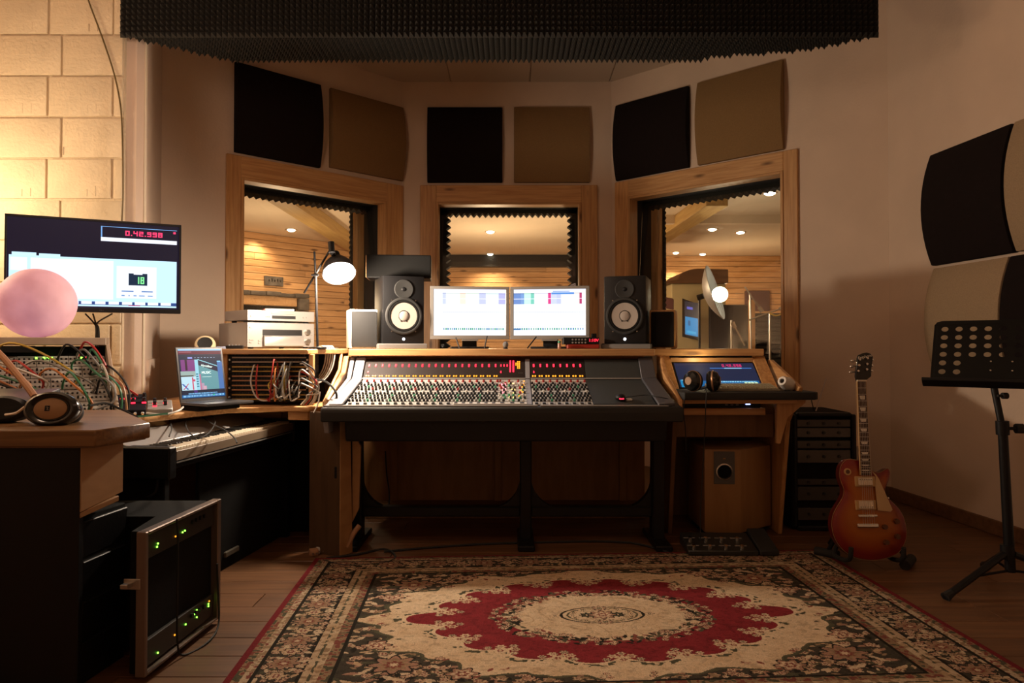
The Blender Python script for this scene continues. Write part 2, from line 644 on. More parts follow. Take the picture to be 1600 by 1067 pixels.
spot_m = mat('downlight_glow', (1, 1, 1), 0.4, emit=(1.0, 0.86, 0.62), es=14.0)
screen_m = attr_mat('lit_screen', 0.25, emission=1.0)
rug_m = attr_mat('rug_pile', 0.95, bump=0.6, spec=0.1)
cream_m = mat('cream_plastic', (0.62, 0.50, 0.32), 0.4)
ivory = mat('ivory', (0.72, 0.64, 0.50), 0.35)
white_plastic = mat('white_plastic', (0.72, 0.70, 0.67), 0.35)
tan_leather = mat('tan_leather', (0.42, 0.20, 0.09), 0.55, bump=0.2)
red_case = mat('red_case', (0.30, 0.025, 0.015), 0.4)
aluminium = mat('aluminium_profile', (0.22, 0.165, 0.135), 0.4, 0.6)
grille_grey = mat('speaker_grille', (0.016, 0.016, 0.017), 0.8, bump=0.5, bscale=900)


def glass_mat():
    m = bpy.data.materials.new('window_glass')
    m.use_nodes = True
    nt = m.node_tree
    nt.nodes.remove(nt.nodes['Principled BSDF'])
    o = nt.nodes['Material Output']
    t = nt.nodes.new('ShaderNodeBsdfTransparent')
    t.inputs[0].default_value = (0.97, 0.98, 0.97, 1)
    g = nt.nodes.new('ShaderNodeBsdfGlossy')
    g.inputs['Roughness'].default_value = 0.01
    f = nt.nodes.new('ShaderNodeFresnel')
    f.inputs['IOR'].default_value = 1.45
    x = nt.nodes.new('ShaderNodeMixShader')
    nt.links.new(f.outputs[0], x.inputs[0])
    nt.links.new(t.outputs[0], x.inputs[1])
    nt.links.new(g.outputs[0], x.inputs[2])
    nt.links.new(x.outputs[0], o.inputs['Surface'])
    return m


glass = glass_mat()
# ------------------------------------------------------------------ the room shell
TH = 0.42
H_CEIL = 3.6
A = (-2.59, 5.02); B = (-1.04, 6.42); C = (0.94, 6.42); D = (2.69, 4.86)
WL, WC, WR = Wall(A, B), Wall(B, C), Wall(C, D)
WRT = Wall(D, (2.80, 3.70))

# floor with boards running across the room
m = M(); m.box(-3.6, 3.3, -1.3, 6.7, -0.10, -0.022)
floor = struct('floor', m, floor_m, label='dark boarded floor of the control room')
y = 0.9
row = 0
protos = {}
while y < 4.95:
    x = -3.4 + (0.5 if row % 2 else 0.0) - random.random() * 0.6
    while x < 3.0:
        ln = random.choice([1.5, 1.9, 2.3])
        x0, x1 = max(x, -3.4), min(x + ln, 3.0)
        if x1 - x0 > 0.1:
            key = round(x1 - x0, 3)
            if key not in protos:
                m = M(); m.box(0.0015, x1 - x0 - 0.0015, 0.0015, 0.1485, -0.022, 0.0)
                o = m.build('plank', floor_m, floor, bevel=0.0015)
                o.location = (x0, y, 0)
                protos[key] = o
            else:
                c = protos[key].copy(); COL.objects.link(c); c.parent = floor; c.location = (x0, y, 0)
        x += ln
    y += 0.15
    row += 1

# ceiling with mineral tiles over the front of the room
m = M(); m.box(-3.6, 3.3, -1.3, 6.9, H_CEIL, H_CEIL + 0.1)
ceiling = struct('ceiling', m, ceil_paint, label='painted ceiling of the control room')
m = M(); m.box(0.004, 0.746, 0.004, 0.566, H_CEIL - 0.018, H_CEIL)
t0 = m.build('tile', ceil_paint, ceiling, bevel=0.004)
first = True
for r in range(4):
    for k in range(6):
        loc = (-2.08 + k * 0.75, 4.35 + r * 0.57 - 0.2, 0)
        if abs(loc[0] + 0.375) > 1.45 and r == 3: continue
        if first: t0.location = loc; first = False
        else:
            c = t0.copy(); COL.objects.link(c); c.parent = ceiling; c.location = loc


def wall_with_hole(name, W, u0, u1, z0, z1, label):
    m = M(W.T)
    e = 0.0
    m.box(-e, u0, 0, TH, 0, H_CEIL); m.box(u1, W.len + e, 0, TH, 0, H_CEIL)
    m.box(u0, u1, 0, TH, 0, z0); m.box(u0, u1, 0, TH, z1, H_CEIL)
    return struct(name, m, plaster, label=label, smooth=0)


def saw(m, a, b, z0, z1, w0, w1, pitch, tooth, horiz):
    """A strip of foam with wedge teeth along its inner edge; horiz: runs along u and points down, else runs along z."""
    n = max(2, int(round(abs(b - a) / pitch)))
    p = (b - a) / n
    if horiz:
        poly = [(a, z1), (b, z1), (b, z0)]
        for k in range(n, 0, -1):
            poly += [(a + (k - 0.5) * p, z0 - tooth), (a + (k - 1) * p, z0)]
        m.prism(poly, w0, w1, 'y')
    else:
        # z1 is the fixed edge in u, z0 the toothed one
        s = 1 if z0 > z1 else -1
        poly = [(z1, a), (z1, b), (z0, b)]
        for k in range(n, 0, -1):
            poly += [(z0 + s * tooth, a + (k - 0.5) * p), (z0, a + (k - 1) * p)]
        m.prism(poly, w0, w1, 'y')


def window(name, W, uo0, u0, u1, uo1, zs, z0, z1, zt, inner, label):
    """Pine casing outside the opening u0..u1, z0..z1; dark cloth reveal; foam teeth; second frame on the far side; two panes."""
    r = bpy.data.objects.new(name, None); COL.objects.link(r)
    tag(r, label, None, None, 'structure')
    T = W.T
    pr = -0.028
    ph_ = {WL: pine_l, WC: pine_h, WR: pine_r}[W]
    m = M(T); m.box(uo0, u0, pr, 0.0, zs, zt); m.build('casing_post', pine_v, r, bevel=0.004)
    m = M(T); m.box(u1, uo1, pr, 0.0, zs, zt); m.build('casing_post', pine_v, r, bevel=0.004)
    m = M(T); m.box(u0, u1, pr, 0.0, z1, zt); m.build('casing_head', ph_, r, bevel=0.004)
    m = M(T); m.box(u0, u1, pr, 0.0, zs, z0); m.build('casing_sill', ph_, r, bevel=0.004)
    t = 0.022
    for (a, b, c, d, nm, mm) in [(u0, u0 + t, z0, z1, 'lining', pine_v), (u1 - t, u1, z0, z1, 'lining', pine_v), (u0 + t, u1 - t, z1 - t, z1, 'lining', ph_), (u0 + t, u1 - t, z0, z0 + t, 'lining', ph_)]:
        m = M(T); m.box(a, b, -0.036, 0.10, c, d); m.build(nm, mm, r, bevel=0.003)
    m = M(T)
    q = 0.012
    m.box(u0, u0 + q, 0.10, TH, z0, z1); m.box(u1 - q, u1, 0.10, TH, z0, z1); m.box(u0, u1, 0.10, TH, z1 - q, z1); m.box(u0, u1, 0.10, TH, z0, z0 + q)
    m.build('reveal', reveal_black, r)
    # foam teeth along the head and both sides
    m = M(T); saw(m, u0 + q, u1 - q, z1 - 0.045, z1 - q, 0.26, 0.36, 0.058, 0.032, True)
    m.build('foam_strip', foam_m, r, smooth=0)
    if inner:
        f = 0.085
        for (a, b, c, d, mm) in [(u0 + q, u0 + f, z0, z1 - q, pine_v), (u1 - f, u1 - q, z0, z1 - q, pine_v)]:
            m = M(T); m.box(a, b, 0.36, TH + 0.03, c, d); m.build('inner_frame', mm, r, bevel=0.003)
        for (a, b) in [(u0 + f + 0.012, u0 + f - 0.03), (u1 - f - 0.012, u1 - f + 0.03)]:
            m = M(T); saw(m, z0, z1 - q, a, b, TH + 0.03, TH + 0.06, 0.05, 0.014, False); m.build('foam_strip', foam_m, r, smooth=0)
    else:
        for (a, b) in [(u0 + 0.062, u0 + q), (u1 - 0.062, u1 - q)]:
            m = M(T); saw(m, z0, z1 - q, a, b, 0.26, 0.36, 0.066, 0.045, False); m.build('foam_strip', foam_m, r, smooth=0)
    for w in (0.045, 0.250):     # studio panes lean back a little at the top
        a_, b_ = u0 + q, u1 - q
        m = M(T); m.hexa([(a_, w, z0 + q), (b_, w, z0 + q), (b_, w + 0.006, z0 + q), (a_, w + 0.006, z0 + q)], [(a_, w + 0.165, z1 - q), (b_, w + 0.165, z1 - q), (b_, w + 0.171, z1 - q), (a_, w + 0.171, z1 - q)]); m.build('pane', glass, r, smooth=0)
    return r


def win_from_px(W, xo0, x0, x1, xo1, ytop_at, yopen_at):
    uo0 = W.hit(xo0, 300)[0]; u0 = W.hit(x0, 300)[0]; u1 = W.hit(x1, 300)[0]; uo1 = W.hit(xo1, 300)[0]
    return uo0, u0, u1, uo1, W.hit(*ytop_at)[1], W.hit(*yopen_at)[1]


uo0, u0, u1, uo1, zt, z1 = win_from_px(WL, 352, 375, 602, 628, (352, 240), (376, 278))
wall_with_hole('wall_front_left', WL, u0, u1, 0.66, z1, 'angled plaster wall with the left studio window')
window('window_1', WL, uo0, u0, u1, uo1, 0.54, 0.66, z1, zt, True, 'pine framed studio window on the left angled wall')
uo0, u0, u1, uo1, zt, z1 = win_from_px(WC, 657, 682, 908, 933, (800, 290), (800, 317))
wall_with_hole('wall_front', WC, u0, u1, 0.66, z1, 'straight plaster wall with the middle studio window')
window('window_2', WC, uo0, u0, u1, uo1, 0.54, 0.66, z1, zt, False, 'pine framed studio window in the middle wall')
uo0, u0, u1, uo1, zt, z1 = win_from_px(WR, 963, 984, 1226, 1248, (1247, 233), (1224, 268))
wall_with_hole('wall_front_right', WR, u0, u1, 0.66, z1, 'angled plaster wall with the right studio window')
window('window_3', WR, uo0, u0, u1, uo1, 0.54, 0.66, z1, zt, True, 'pine framed studio window on the right angled wall')

# right wall, back wall, far left wall, boxed pillar
m = M(); m.hexa([(2.69, 4.86, 0), (2.80, 3.70, 0), (3.05, 3.70, 0), (3.0, 5.1, 0)], [(2.69, 4.86, H_CEIL), (2.80, 3.70, H_CEIL), (3.05, 3.70, H_CEIL), (3.0, 5.1, H_CEIL)])
m.hexa([(2.80, 3.70, 0), (2.90, -1.2, 0), (3.05, -1.2, 0), (3.05, 3.70, 0)], [(2.80, 3.70, H_CEIL), (2.90, -1.2, H_CEIL), (3.05, -1.2, H_CEIL), (3.05, 3.70, H_CEIL)])
struct('wall_right', m, plaster, label='plain plaster wall on the right', smooth=0)
m = M(); m.box(-3.6, 3.05, -1.3, -1.2, 0, H_CEIL); struct('wall_rear', m, plaster, label='plaster wall behind the camera', smooth=0)
m = M(); m.box(-3.6, -3.5, -1.2, 3.97, 0, H_CEIL); struct('wall_left', m, plaster, label='plaster wall at the far left', smooth=0)
m = M(); m.prism([(-2.30, 3.975), (-2.205, 3.985), (-2.165, 4.03), (-2.59, 5.02), (-2.9, 5.3), (-2.9, 4.2), (-2.6, 3.975)], 0, H_CEIL)
struct('wall_left_return', m, plaster_pink, label='painted boxing between block wall and angled wall', smooth=0)
m = M(); m.cyl((-2.172, 4.022, 0), (-2.172, 4.022, H_CEIL), 0.007, n=8); struct('trim_1', m, ivory, label='pale corner bead on the painted boxing')
m = M(); m.hexa([(-2.21, 4.10, 0), (-2.183, 4.11, 0), (-2.49, 4.83, 0), (-2.52, 4.82, 0)], [(-2.21, 4.10, 1.0), (-2.183, 4.11, 1.0), (-2.49, 4.83, 1.0), (-2.52, 4.82, 1.0)])
struct('trim_2', m, plaster_pink, label='low boxed duct at the foot of the painted boxing', smooth=0)

# painted block wall: mortar slab with every block a piece of its own
m = M(); m.box(-3.6, -2.262, 3.958, 4.10, 0, H_CEIL)
bw = struct('wall_block', m, mortar, label='cream painted concrete block wall behind the television', smooth=0)
BH = 0.2408
zref = CAMZ + (541 - 181) * 3.95 / FPX
def block_mesh(ln):
    m = M()
    n = 8
    mm = M(); mm.box(0, ln, 3.946, 3.99, 0, BH - 0.012)
    # two short vertical grooves as on split-face moulds
    return mm
prot = {}
for k in range(-8, 9):
    z = zref + k * BH
    if z > H_CEIL - 0.05 or z + BH < 0.02: continue
    off = (0.373 if k % 2 else 0.257)
    x = -2.262
    cuts = [x, x - (0.062 if k % 2 == 0 else 0.36)]
    while cuts[-1] > -3.55: cuts.append(cuts[-1] - 0.378)
    for a, b in zip(cuts[:-1], cuts[1:]):
        b = max(b, -3.58)
        ln = round(a - b - 0.011, 3)
        if ln < 0.03: continue
        zz = max(z, 0.0)
        jit = (random.uniform(-0.002, 0.002), random.uniform(-0.003, 0.003), random.uniform(-0.002, 0.002))
        if ln not in prot:
            m = M(); m.box(0, ln, 0, 0.05, 0, BH - 0.011)
            o = m.build('brick', block_paint, bw, bevel=0.008, seg=2, smooth=40)
            prot[ln] = o
        else:
            o = prot[ln].copy(); COL.objects.link(o); o.parent = bw
        o.location = (b + 0.0055 + jit[0], 3.946 + jit[1], zz + 0.0055 + jit[2])
# chipped marks on the blocks
m = M()
for k in range(-3, 7):
    z = zref + k * BH
    for q in range(3):
        x = -2.47 - q * 0.378 - (0.19 if k % 2 else 0)
        for dx in (0, 0.05):
            m.box(x + dx, x + dx + 0.006, 3.9435, 3.95, z + 0.02, z + 0.06 + random.random() * 0.02)
o = m.build('render_mark', mortar, bw, bevel=0.001); o['kind'] = 'stuff'

# skirting at the right
W = WRT
m = M(W.T); m.box(0, W.len, -0.018, -0.001, 0, 0.085); struct('baseboard_right', m, skirt_m, label='dark wooden skirting along the right wall', bevel=0.004)
W2 = Wall((2.80, 3.70), (2.90, -1.2))
m = M(W2.T); m.box(0, W2.len, -0.018, -0.001, 0, 0.085); struct('baseboard_right_front', m, skirt_m, label='dark wooden skirting nearer the music stand', bevel=0.004)
uu = WR.hit(1262, 560)[0]
m = M(WR.T); m.box(uu, WR.len, -0.018, -0.001, 0, 0.085); struct('baseboard_front_right', m, skirt_m, label='dark wooden skirting below the right window wall', bevel=0.004)

# the black foam covered box hanging from the ceiling
SZ = 2.856
poly = [(-2.255, 3.9), (2.11, 3.9), (1.80, 4.10), (1.22, 4.20), (1.19, 4.27), (-1.74, 4.27)]
sf = thing('foam_soffit', 'black box hung across the ceiling, covered in pyramid foam', 'soffit', (0, 4.05, SZ))
m = M(); m.prism(poly, SZ + 0.03, H_CEIL); m.build('box', black_matt, sf, smooth=0)


def pyramids(m, nx, ny, o, ex, ey, ez, keep=None):
    o, ex, ey, ez = Vector(o), Vector(ex), Vector(ey), Vector(ez)
    for i in range(nx):
        for j in range(ny):
            c = o + ex * (i + 0.5) + ey * (j + 0.5)
            if keep and not keep(c): continue
            b = [o + ex * i + ey * j, o + ex * (i + 1) + ey * j, o + ex * (i + 1) + ey * (j + 1), o + ex * i + ey * (j + 1)]
            m.add(b + [c + ez], [(0, 1, 4), (1, 2, 4), (2, 3, 4), (3, 0, 4)])


pit = 4.365 / 134
for k in range(3):
    m = M()
    n0, n1 = [(0, 45), (45, 90), (90, 134)][k]
    pyramids(m, n1 - n0, 11, (-2.255 + n0 * pit, 3.9, SZ), (pit, 0, 0), (0, 0, pit), (0, -0.034, 0))
    m.build('foam_sheet', foam_m, sf, smooth=0, kind='stuff')


def inside(c):
    n = len(poly); r = False
    for i in range(n):
        (x1, y1), (x2, y2) = poly[i], poly[(i + 1) % n]
        if (y1 > c.y) != (y2 > c.y) and c.x < (x2 - x1) * (c.y - y1) / (y2 - y1) + x1: r = not r
    return r


m = M()
pyramids(m, 134, 12, (-2.255, 3.9, SZ + 0.03), (pit, 0, 0), (0, pit, 0), (0, 0, -0.036), inside)
m.build('foam_underside', foam_m, sf, smooth=0, kind='stuff')

# ------------------------------------------------------------------ the live room beyond the glass
LB = 11.46
m = M(); m.box(-5.4, 5.4, 5.0, 11.7, -0.1, 0.0); struct('floor_live_room', m, brown_board, label='floor of the live room beyond the windows')
pl = [(-5.3, 5.3), (-2.87, 5.33), (-1.20, 6.84), (1.10, 6.84), (2.97, 5.17), (5.3, 5.17), (5.3, 11.6), (-5.3, 11.6)]
m = M(); m.prism(pl, 2.60, 2.7); struct('ceiling_live_room', m, live_ceil, label='pale ceiling of the live room', smooth=0)
m = M(); m.box(-5.4, -5.3, 5.0, 11.6, 0, 2.6); struct('wall_live_left_end', m, plaster, label='plaster end wall of the live room, left', smooth=0)
m = M(); m.box(5.3, 5.4, 5.0, 11.6, 0, 2.6); struct('wall_live_right_end', m, plaster, label='plaster end wall of the live room, right', smooth=0)
m = M(); m.box(-5.4, -2.87, 5.0, 5.1, 0, 2.7); struct('wall_live_front_left', m, plaster, label='front wall of the live room, left', smooth=0)
m = M(); m.box(2.97, 5.4, 5.0, 5.1, 0, 2.7); struct('wall_live_front_right', m, plaster, label='front wall of the live room, right', smooth=0)
m = M(); m.box(-5.4, 5.4, LB, LB + 0.12, 0, 2.6)
lbw = struct('wall_live_back', m, brown_board, label='pine boarded back wall of the live room', smooth=0)
LLW = Wall((-4.85, 7.48), (-1.36, 11.46))
m = M(LLW.T); m.box(0, LLW.len, 0.0, 0.1, 0, 2.6)
llw = struct('wall_live_angled', m, brown_board, label='pine boarded angled wall of the live room', smooth=0)


def boards(W, wall, u0, u1, z0, z1, h):
    n = int(round((z1 - z0) / h)); h = (z1 - z0) / n
    pr = None
    for i in range(n):
        u = u0
        k = 0
        cuts = [u0] + sorted(random.uniform(u0 + 0.4, u1 - 0.4) for _ in range(1)) + [u1]
        for a, b in zip(cuts[:-1], cuts[1:]):
            m = M(W.T); z = z0 + i * h
            m.box(a + 0.001, b - 0.001, -0.018, 0.0, z + 0.003, z + h - 0.003)
            m.build('plank', plank_a if W is LLW else plank_m, wall, bevel=0.003)


boards(LLW, llw, 0.4, LLW.len - 0.02, 0.70, 2.60, 0.092)
LBW = Wall((-1.36, LB), (5.28, LB))
boards(LBW, lbw, 0.0, LBW.len, 0.70, 2.60, 0.092)

m = M(); m.box(-1.33, 1.9, LB - 0.16, LB - 0.02, 2.40, 2.60)
solo('black_beam', m, black, 'black beam across the top of the back wall seen through the middle window', 'beam', (0.3, LB - 0.09, 2.40), bevel=0.004)
for x0, y0, y1, lab in [(-2.22, 6.4, 10.4, 'yellow wood ceiling beam seen through the left window'), (2.02, 6.7, 9.2, 'yellow wood ceiling beam seen through the right window')]:
    m = M(); m.hexa([(x0 - 0.11, y0, 2.46), (x0 + 0.11, y0, 2.46), (x0 + 0.05, y1, 2.46), (x0 - 0.17, y1, 2.46)], [(x0 - 0.11, y0, 2.60), (x0 + 0.11, y0, 2.60), (x0 + 0.05, y1, 2.60), (x0 - 0.17, y1, 2.60)])
    solo('ceiling_beam', m, beam_m, lab, 'beam', (x0, y0, 2.46), bevel=0.006, group='ceiling beams of the live room')
m = M(); m.box(1.5, 5.3, 7.87, 7.95, 2.50, 2.60); struct('trim_3', m, live_ceil, label='step in the live room ceiling')

# downlights
def downlight(x, y, label, r=0.055):
    t = thing('downlight', label, 'light', (x, y, 2.60), group='recessed downlights of the live room')
    m = M(); m.lathe([(r + 0.018, 0.0), (r + 0.018, -0.006), (r, -0.008), (r, 0.0)], (x, y, 2.60), (0, 0, 1), 20); m.build('ring', chrome, t)
    m = M(); m.lathe([(0.0001, -0.028), (r * 0.6, -0.024), (r * 0.9, -0.014), (r, -0.004)], (x, y, 2.60), (0, 0, 1), 20); m.build('lens', spot_m, t)


for (X, Y_), lab in [((455, 358), 'round glowing downlight above the beam side in the left window'), ((766, 361), 'round glowing downlight mid ceiling in the middle window'), ((766, 399), 'round glowing downlight just in front of the black beam'), ((1203, 300), 'large near downlight at the top of the right window'), ((1113, 357), 'brighter of the two downlights mid ceiling in the right window'), ((1157, 362), 'fainter downlight right of the brighter one in the right window'), ((1056, 394), 'downlight washing the boarded wall in the right window'), ((1098, 397), 'small downlight near the back wall in the right window')]:
    Y0 = 1.52 * FPX / (541 - Y_)
    Y0 = min(Y0, 11.2)
    p = px(X, Y_, Y0)
    downlight(p.x, Y0, lab, 0.055 if Y_ < 390 else 0.05)

# things on the angled live wall: dark slate sign and stone lintel with wooden fireplace surround
def lrect(x0, y0, x1, y1, W):
    a = W.hit(x0, y0); b = W.hit(x1, y1)
    return min(a[0], b[0]), max(a[0], b[0]), min(a[1], b[1]), max(a[1], b[1])


stone = mat('slate_stone', (0.10, 0.085, 0.075), 0.7, bump=0.8, bscale=25, var=0.4, vscale=9, objvar=0.35)
a, b, c, d = lrect(411, 431, 440, 448, LLW)
t = thing('slate_sign', 'small grey carved slate plaque on the boarded wall above the stone lintel', 'sign', LLW.T @ Vector(((a + b) / 2, 0, c)))
m = M(LLW.T); m.box(a, b, -0.05, -0.018, c, d); m.build('slab', stone, t, bevel=0.006)
m = M(LLW.T)
for k in range(5):
    uu = a + (b - a) * (0.2 + 0.15 * k)
    m.box(uu, uu + 0.012, -0.054, -0.05, c + (d - c) * 0.45, c + (d - c) * (0.65 + 0.1 * (k % 2)))
m.build('carving', black_matt, t, kind='stuff')
a, b, c, d = lrect(360, 452, 477, 467, LLW)
t = thing('fireplace_surround', 'stone lintel over a wooden framed opening on the angled boarded wall', 'fireplace', LLW.T @ Vector(((a + b) / 2, 0, 0.8)))
u = a
for k in range(5):
    w = (b - a) / 5
    m = M(LLW.T); m.box(u + 0.003, u + w - 0.003, -0.10 - random.random() * 0.03, -0.018, c + random.random() * 0.01, d - random.random() * 0.015)
    m.build('stone', stone, t, bevel=0.012, seg=2); u += w
for k in range(4):
    m = M(LLW.T); m.box(b - 0.16, b - 0.01, -0.10 - random.random() * 0.03, -0.018, c - 0.17 * (k + 1), c - 0.17 * k - 0.006)
    m.build('stone', stone, t, bevel=0.012, seg=2)
m = M(LLW.T); m.box(a, b - 0.17, -0.07, -0.018, c - 0.12, c - 0.004); m.build('wood_lintel', pine_h, t, bevel=0.004)
m = M(LLW.T); m.box(a, b - 0.17, -0.03, -0.018, c - 0.68, c - 0.125); m.build('opening_board', black_matt, t)

# things in the right part of the live room
Y8 = 9.3
cream_wall = mat('cream_booth_paint', (0.62, 0.52, 0.30), 0.8, var=0.04)
maroon = mat('maroon_cloth', (0.07, 0.02, 0.02), 0.9)
p0 = px(1046, 443, Y8); p1 = px(1134, 420, Y8)
m = M(); m.box(p0.x + 0.03, p1.x, Y8, Y8 + 0.9, 0.0, p0.z - 0.002)
solo('cream_booth', m, cream_wall, 'cream painted booth block beyond the right window', 'booth', ((p0.x + p1.x) / 2, Y8 + 0.45, 0), bevel=0.01)
n = 10
pr = [(p0.x - 0.06, p0.z), (p0.x - 0.06, p0.z + 0.03), (p0.x + 0.06, p0.z + 0.035)]
for k in range(n + 1):
    a_ = PI / 2 * k / n
    pr.append((p0.x + 0.10 + 0.30 * (1 - math.cos(a_)), p0.z + 0.04 + 0.16 * math.sin(a_)))
pr += [(p1.x + 0.02, p0.z + 0.19), (p1.x + 0.02, p0.z)]
m = M(); m.prism(pr, Y8 - 0.05, Y8 + 0.8, 'y')
solo('arched_hood', m, skirt_m, 'dark arched wooden hood lying on top of the cream booth', 'hood', ((p0.x + p1.x) / 2, Y8 + 0.4, p0.z), bevel=0.006)

t = thing('wall_television', 'tilted wall television with a blue picture beyond the right window', 'television', px(1080, 500, 8.9))
for dx in (0,):
    a = px(1066, 466, 9.05); b = px(1094, 476, 8.8); c = px(1094, 532, 8.8); d = px(1066, 526, 9.05)
    off = Vector((0.03, 0.12, 0))
    m = M(); m.hexa([d, c, c + off, d + off], [a, b, b + off, a + off]); m.build('housing', black, t, bevel=0.006)
    fr = Vector((-0.002, -0.006, 0))
    s0 = d + (c - d) * 0.14 + (a - d) * 0.06 + fr; su = (c - d) * 0.78; sv = (a - d) * 0.88
    arr = np.zeros((40, 24, 3)); arr[:] = S(22, 24, 40); arr[18:39, 1:23] = S(20, 130, 190); arr[22:28, 6:10] = S(16, 90, 140); arr[6:9, 4:14] = S(90, 90, 190); arr[34:37, 4:20] = S(50, 160, 210)
    pix_plane('screen', arr, s0, su, sv, screen_m, t)
m = M(); m.cyl(px(1082, 500, 8.95) + Vector((0, 0.1, 0)), px(1084, 500, 9.31), 0.03, n=10); m.build('bracket', black, t)
t = thing('hanging_monitor', 'small dark maroon monitor case left of the blue television', 'monitor', px(1042, 470, 8.6))
a, b, c, d = px(1031, 463, 8.6), px(1053, 467, 8.5), px(1053, 484, 8.5), px(1032, 481, 8.6)
off = Vector((0.02, 0.16, 0.02))
m = M(); m.hexa([d, c, c + off, d + off], [a, b, b + off, a + off]); m.build('case', maroon, t, bevel=0.008)
m = M(); m.cyl((a + b) / 2 + Vector((0, 0.08, 0)), Vector(((a.x + b.x) / 2, 8.63, 2.6)), 0.012, n=8); m.build('hanger', black, t)

# dish lamp on a stand
LD = 7.0
pb = px(1122, 461, LD)
t = thing('dish_lamp', 'lamp with a large ribbed silver dish standing beyond the right window', 'lamp', (px(1110, 460, LD).x, LD, 0))
ax = Vector((0.62, -0.30, 0.20)).normalized()
cc = px(1113, 458, LD) + Vector((0.0, 0.02, 0))
m = M()
prof = []
for k in range(10):
    q = k / 9
    prof.append((0.02 + 0.27 * q, 0.11 * q * q))
m.lathe(prof, cc - ax * 0.07, ax, 48); m.lathe([(r, h - 0.004) for r, h in prof], cc - ax * 0.07, ax, 48)
m.build('dish', mat('dish_silver', (0.42, 0.42, 0.44), 0.4, 0.3), t, smooth=20)
m = M()
for k in range(24):
    q = (k + 1) / 25
    r = 0.02 + 0.27 * q
    ring, e = m.ring(cc - ax * 0.066 + ax * (0.11 * q * q), ax, r, 40)
    m.tube(ring + [ring[0]], 0.0022, 4, 1)
m.build('ribs', grille_grey, t, kind='stuff')
m = M(); m.sphere(pb + ax * 0.02, 0.080, 20, 12); m.build('bulb', dish_bulb_m, t)
m = M(); m.cyl(cc - ax * 0.085, cc - ax * 0.15, 0.03, n=12); m.cyl(cc - ax * 0.07, pb, 0.012, n=8); m.build('socket', black, t)
st = cc - ax * 0.13
m = M(); m.cyl((st.x, st.y, 0.35), st, 0.012, n=8); m.build('pole', black, t)
for k in range(3):
    a_ = k * 2 * PI / 3 + 0.4
    m = M(); m.cyl((st.x, st.y, 0.40), (st.x + 0.35 * math.cos(a_), st.y + 0.35 * math.sin(a_), 0.0), 0.009, n=6); m.build('leg', black, t)

# dark screens, posts and microphone stands
Y9 = 8.2
def slab(x0, y0, x1, y1, Y, d):
    a = px(x0, y1, Y); b = px(x1, y0, Y)
    m = M(); m.box(a.x, b.x, Y, Y + d, 0.0, b.z); return m, ((a.x + b.x) / 2, Y + d / 2, 0)
m, l = slab(1110, 476, 1171, 545, 8.6, 0.08); solo('gobo_screen', m, black_fabric, 'black acoustic screen behind the dish lamp', 'screen', l, bevel=0.01, group='black acoustic screens')
t = thing('louvred_screen', 'black slatted screen at the right edge of the right window', 'screen', px(1206, 600, 8.3) * 1.0)
t.location.z = 0; reg(t, Matrix.Translation(t.location))
a = px(1181, 600, 8.3); b = px(1250, 489, 8.3)
m = M(); m.box(a.x, b.x, 8.32, 8.38, 0.0, b.z); m.build('board', black_fabric, t)
k = 0
z = 0.5
while z < b.z - 0.03:
    m = M(); m.box(a.x + 0.01, b.x - 0.01, 8.30, 8.325, z, z + 0.035); m.build('slat', rubber, t, bevel=0.003); z += 0.055
m, l = slab(1172, 468, 1180, 545, 8.25, 0.06); solo('wood_post', m, pine_v, 'narrow pine post between the black screens', 'post', l, bevel=0.004)
a = px(1192, 484, 10.6); b = px(1232, 453, 10.6)
m = M(); m.box(a.x, b.x, 11.36, LB - 0.02, a.z + 0.02, b.z + 0.05); solo('maroon_panel', m, maroon, 'square maroon acoustic panel on the boarded back wall', 'panel', ((a.x + b.x) / 2, 11.4, a.z), bevel=0.01)


def mic_stand(label, Yd, base, top, b0, b1, mic, cab=None):
    pb_, pt = px(*base, Yd), px(*top, Yd)
    t = thing('microphone_stand', label, 'microphone stand', (pb_.x, Yd, 0), group='microphone stands in the live room')
    m = M(); m.cyl((pb_.x, Yd, 0.15), pt, 0.011, n=8); m.build('pole', steel, t)
    for k in range(3):
        a_ = 2 * PI * k / 3
        m = M(); m.cyl((pb_.x, Yd, 0.22), (pb_.x + 0.3 * math.cos(a_), Yd + 0.3 * math.sin(a_), 0.0), 0.009, n=6); m.build('leg', black, t)
    m = M(); m.cyl(px(*b0, Yd - 0.02), px(*b1, Yd - 0.02), 0.009, n=8); m.build('boom', steel, t)
    q = px(*b1, Yd - 0.02); d = (q - px(*b0, Yd - 0.02)).normalized()
    m = M(); m.cyl(q, q + d * mic, 0.020, 0.026, 10); m.build('microphone', steel, t)
    if cab:
        m = M(); m.tube([px(x, y, Yd - 0.04) for x, y in cab], 0.009, 5); m.build('cable', mat('yellow_cable', (0.65, 0.42, 0.02), 0.4), t)


mic_stand('tall microphone stand with a boom pointing down beside the pine post', 7.7, (1176, 560), (1172, 458), (1164, 448), (1186, 480), 0.06)
mic_stand('microphone stand with a rising boom and a yellow cable', 7.5, (1203, 590), (1203, 489), (1170, 500), (1218, 483), 0.08, [(1203, 489), (1212, 493), (1222, 490), (1230, 484)])
mic_stand('low microphone stand in front of the black acoustic screen', 7.9, (1143, 560), (1143, 500), (1164, 540), (1149, 512), 0.07)

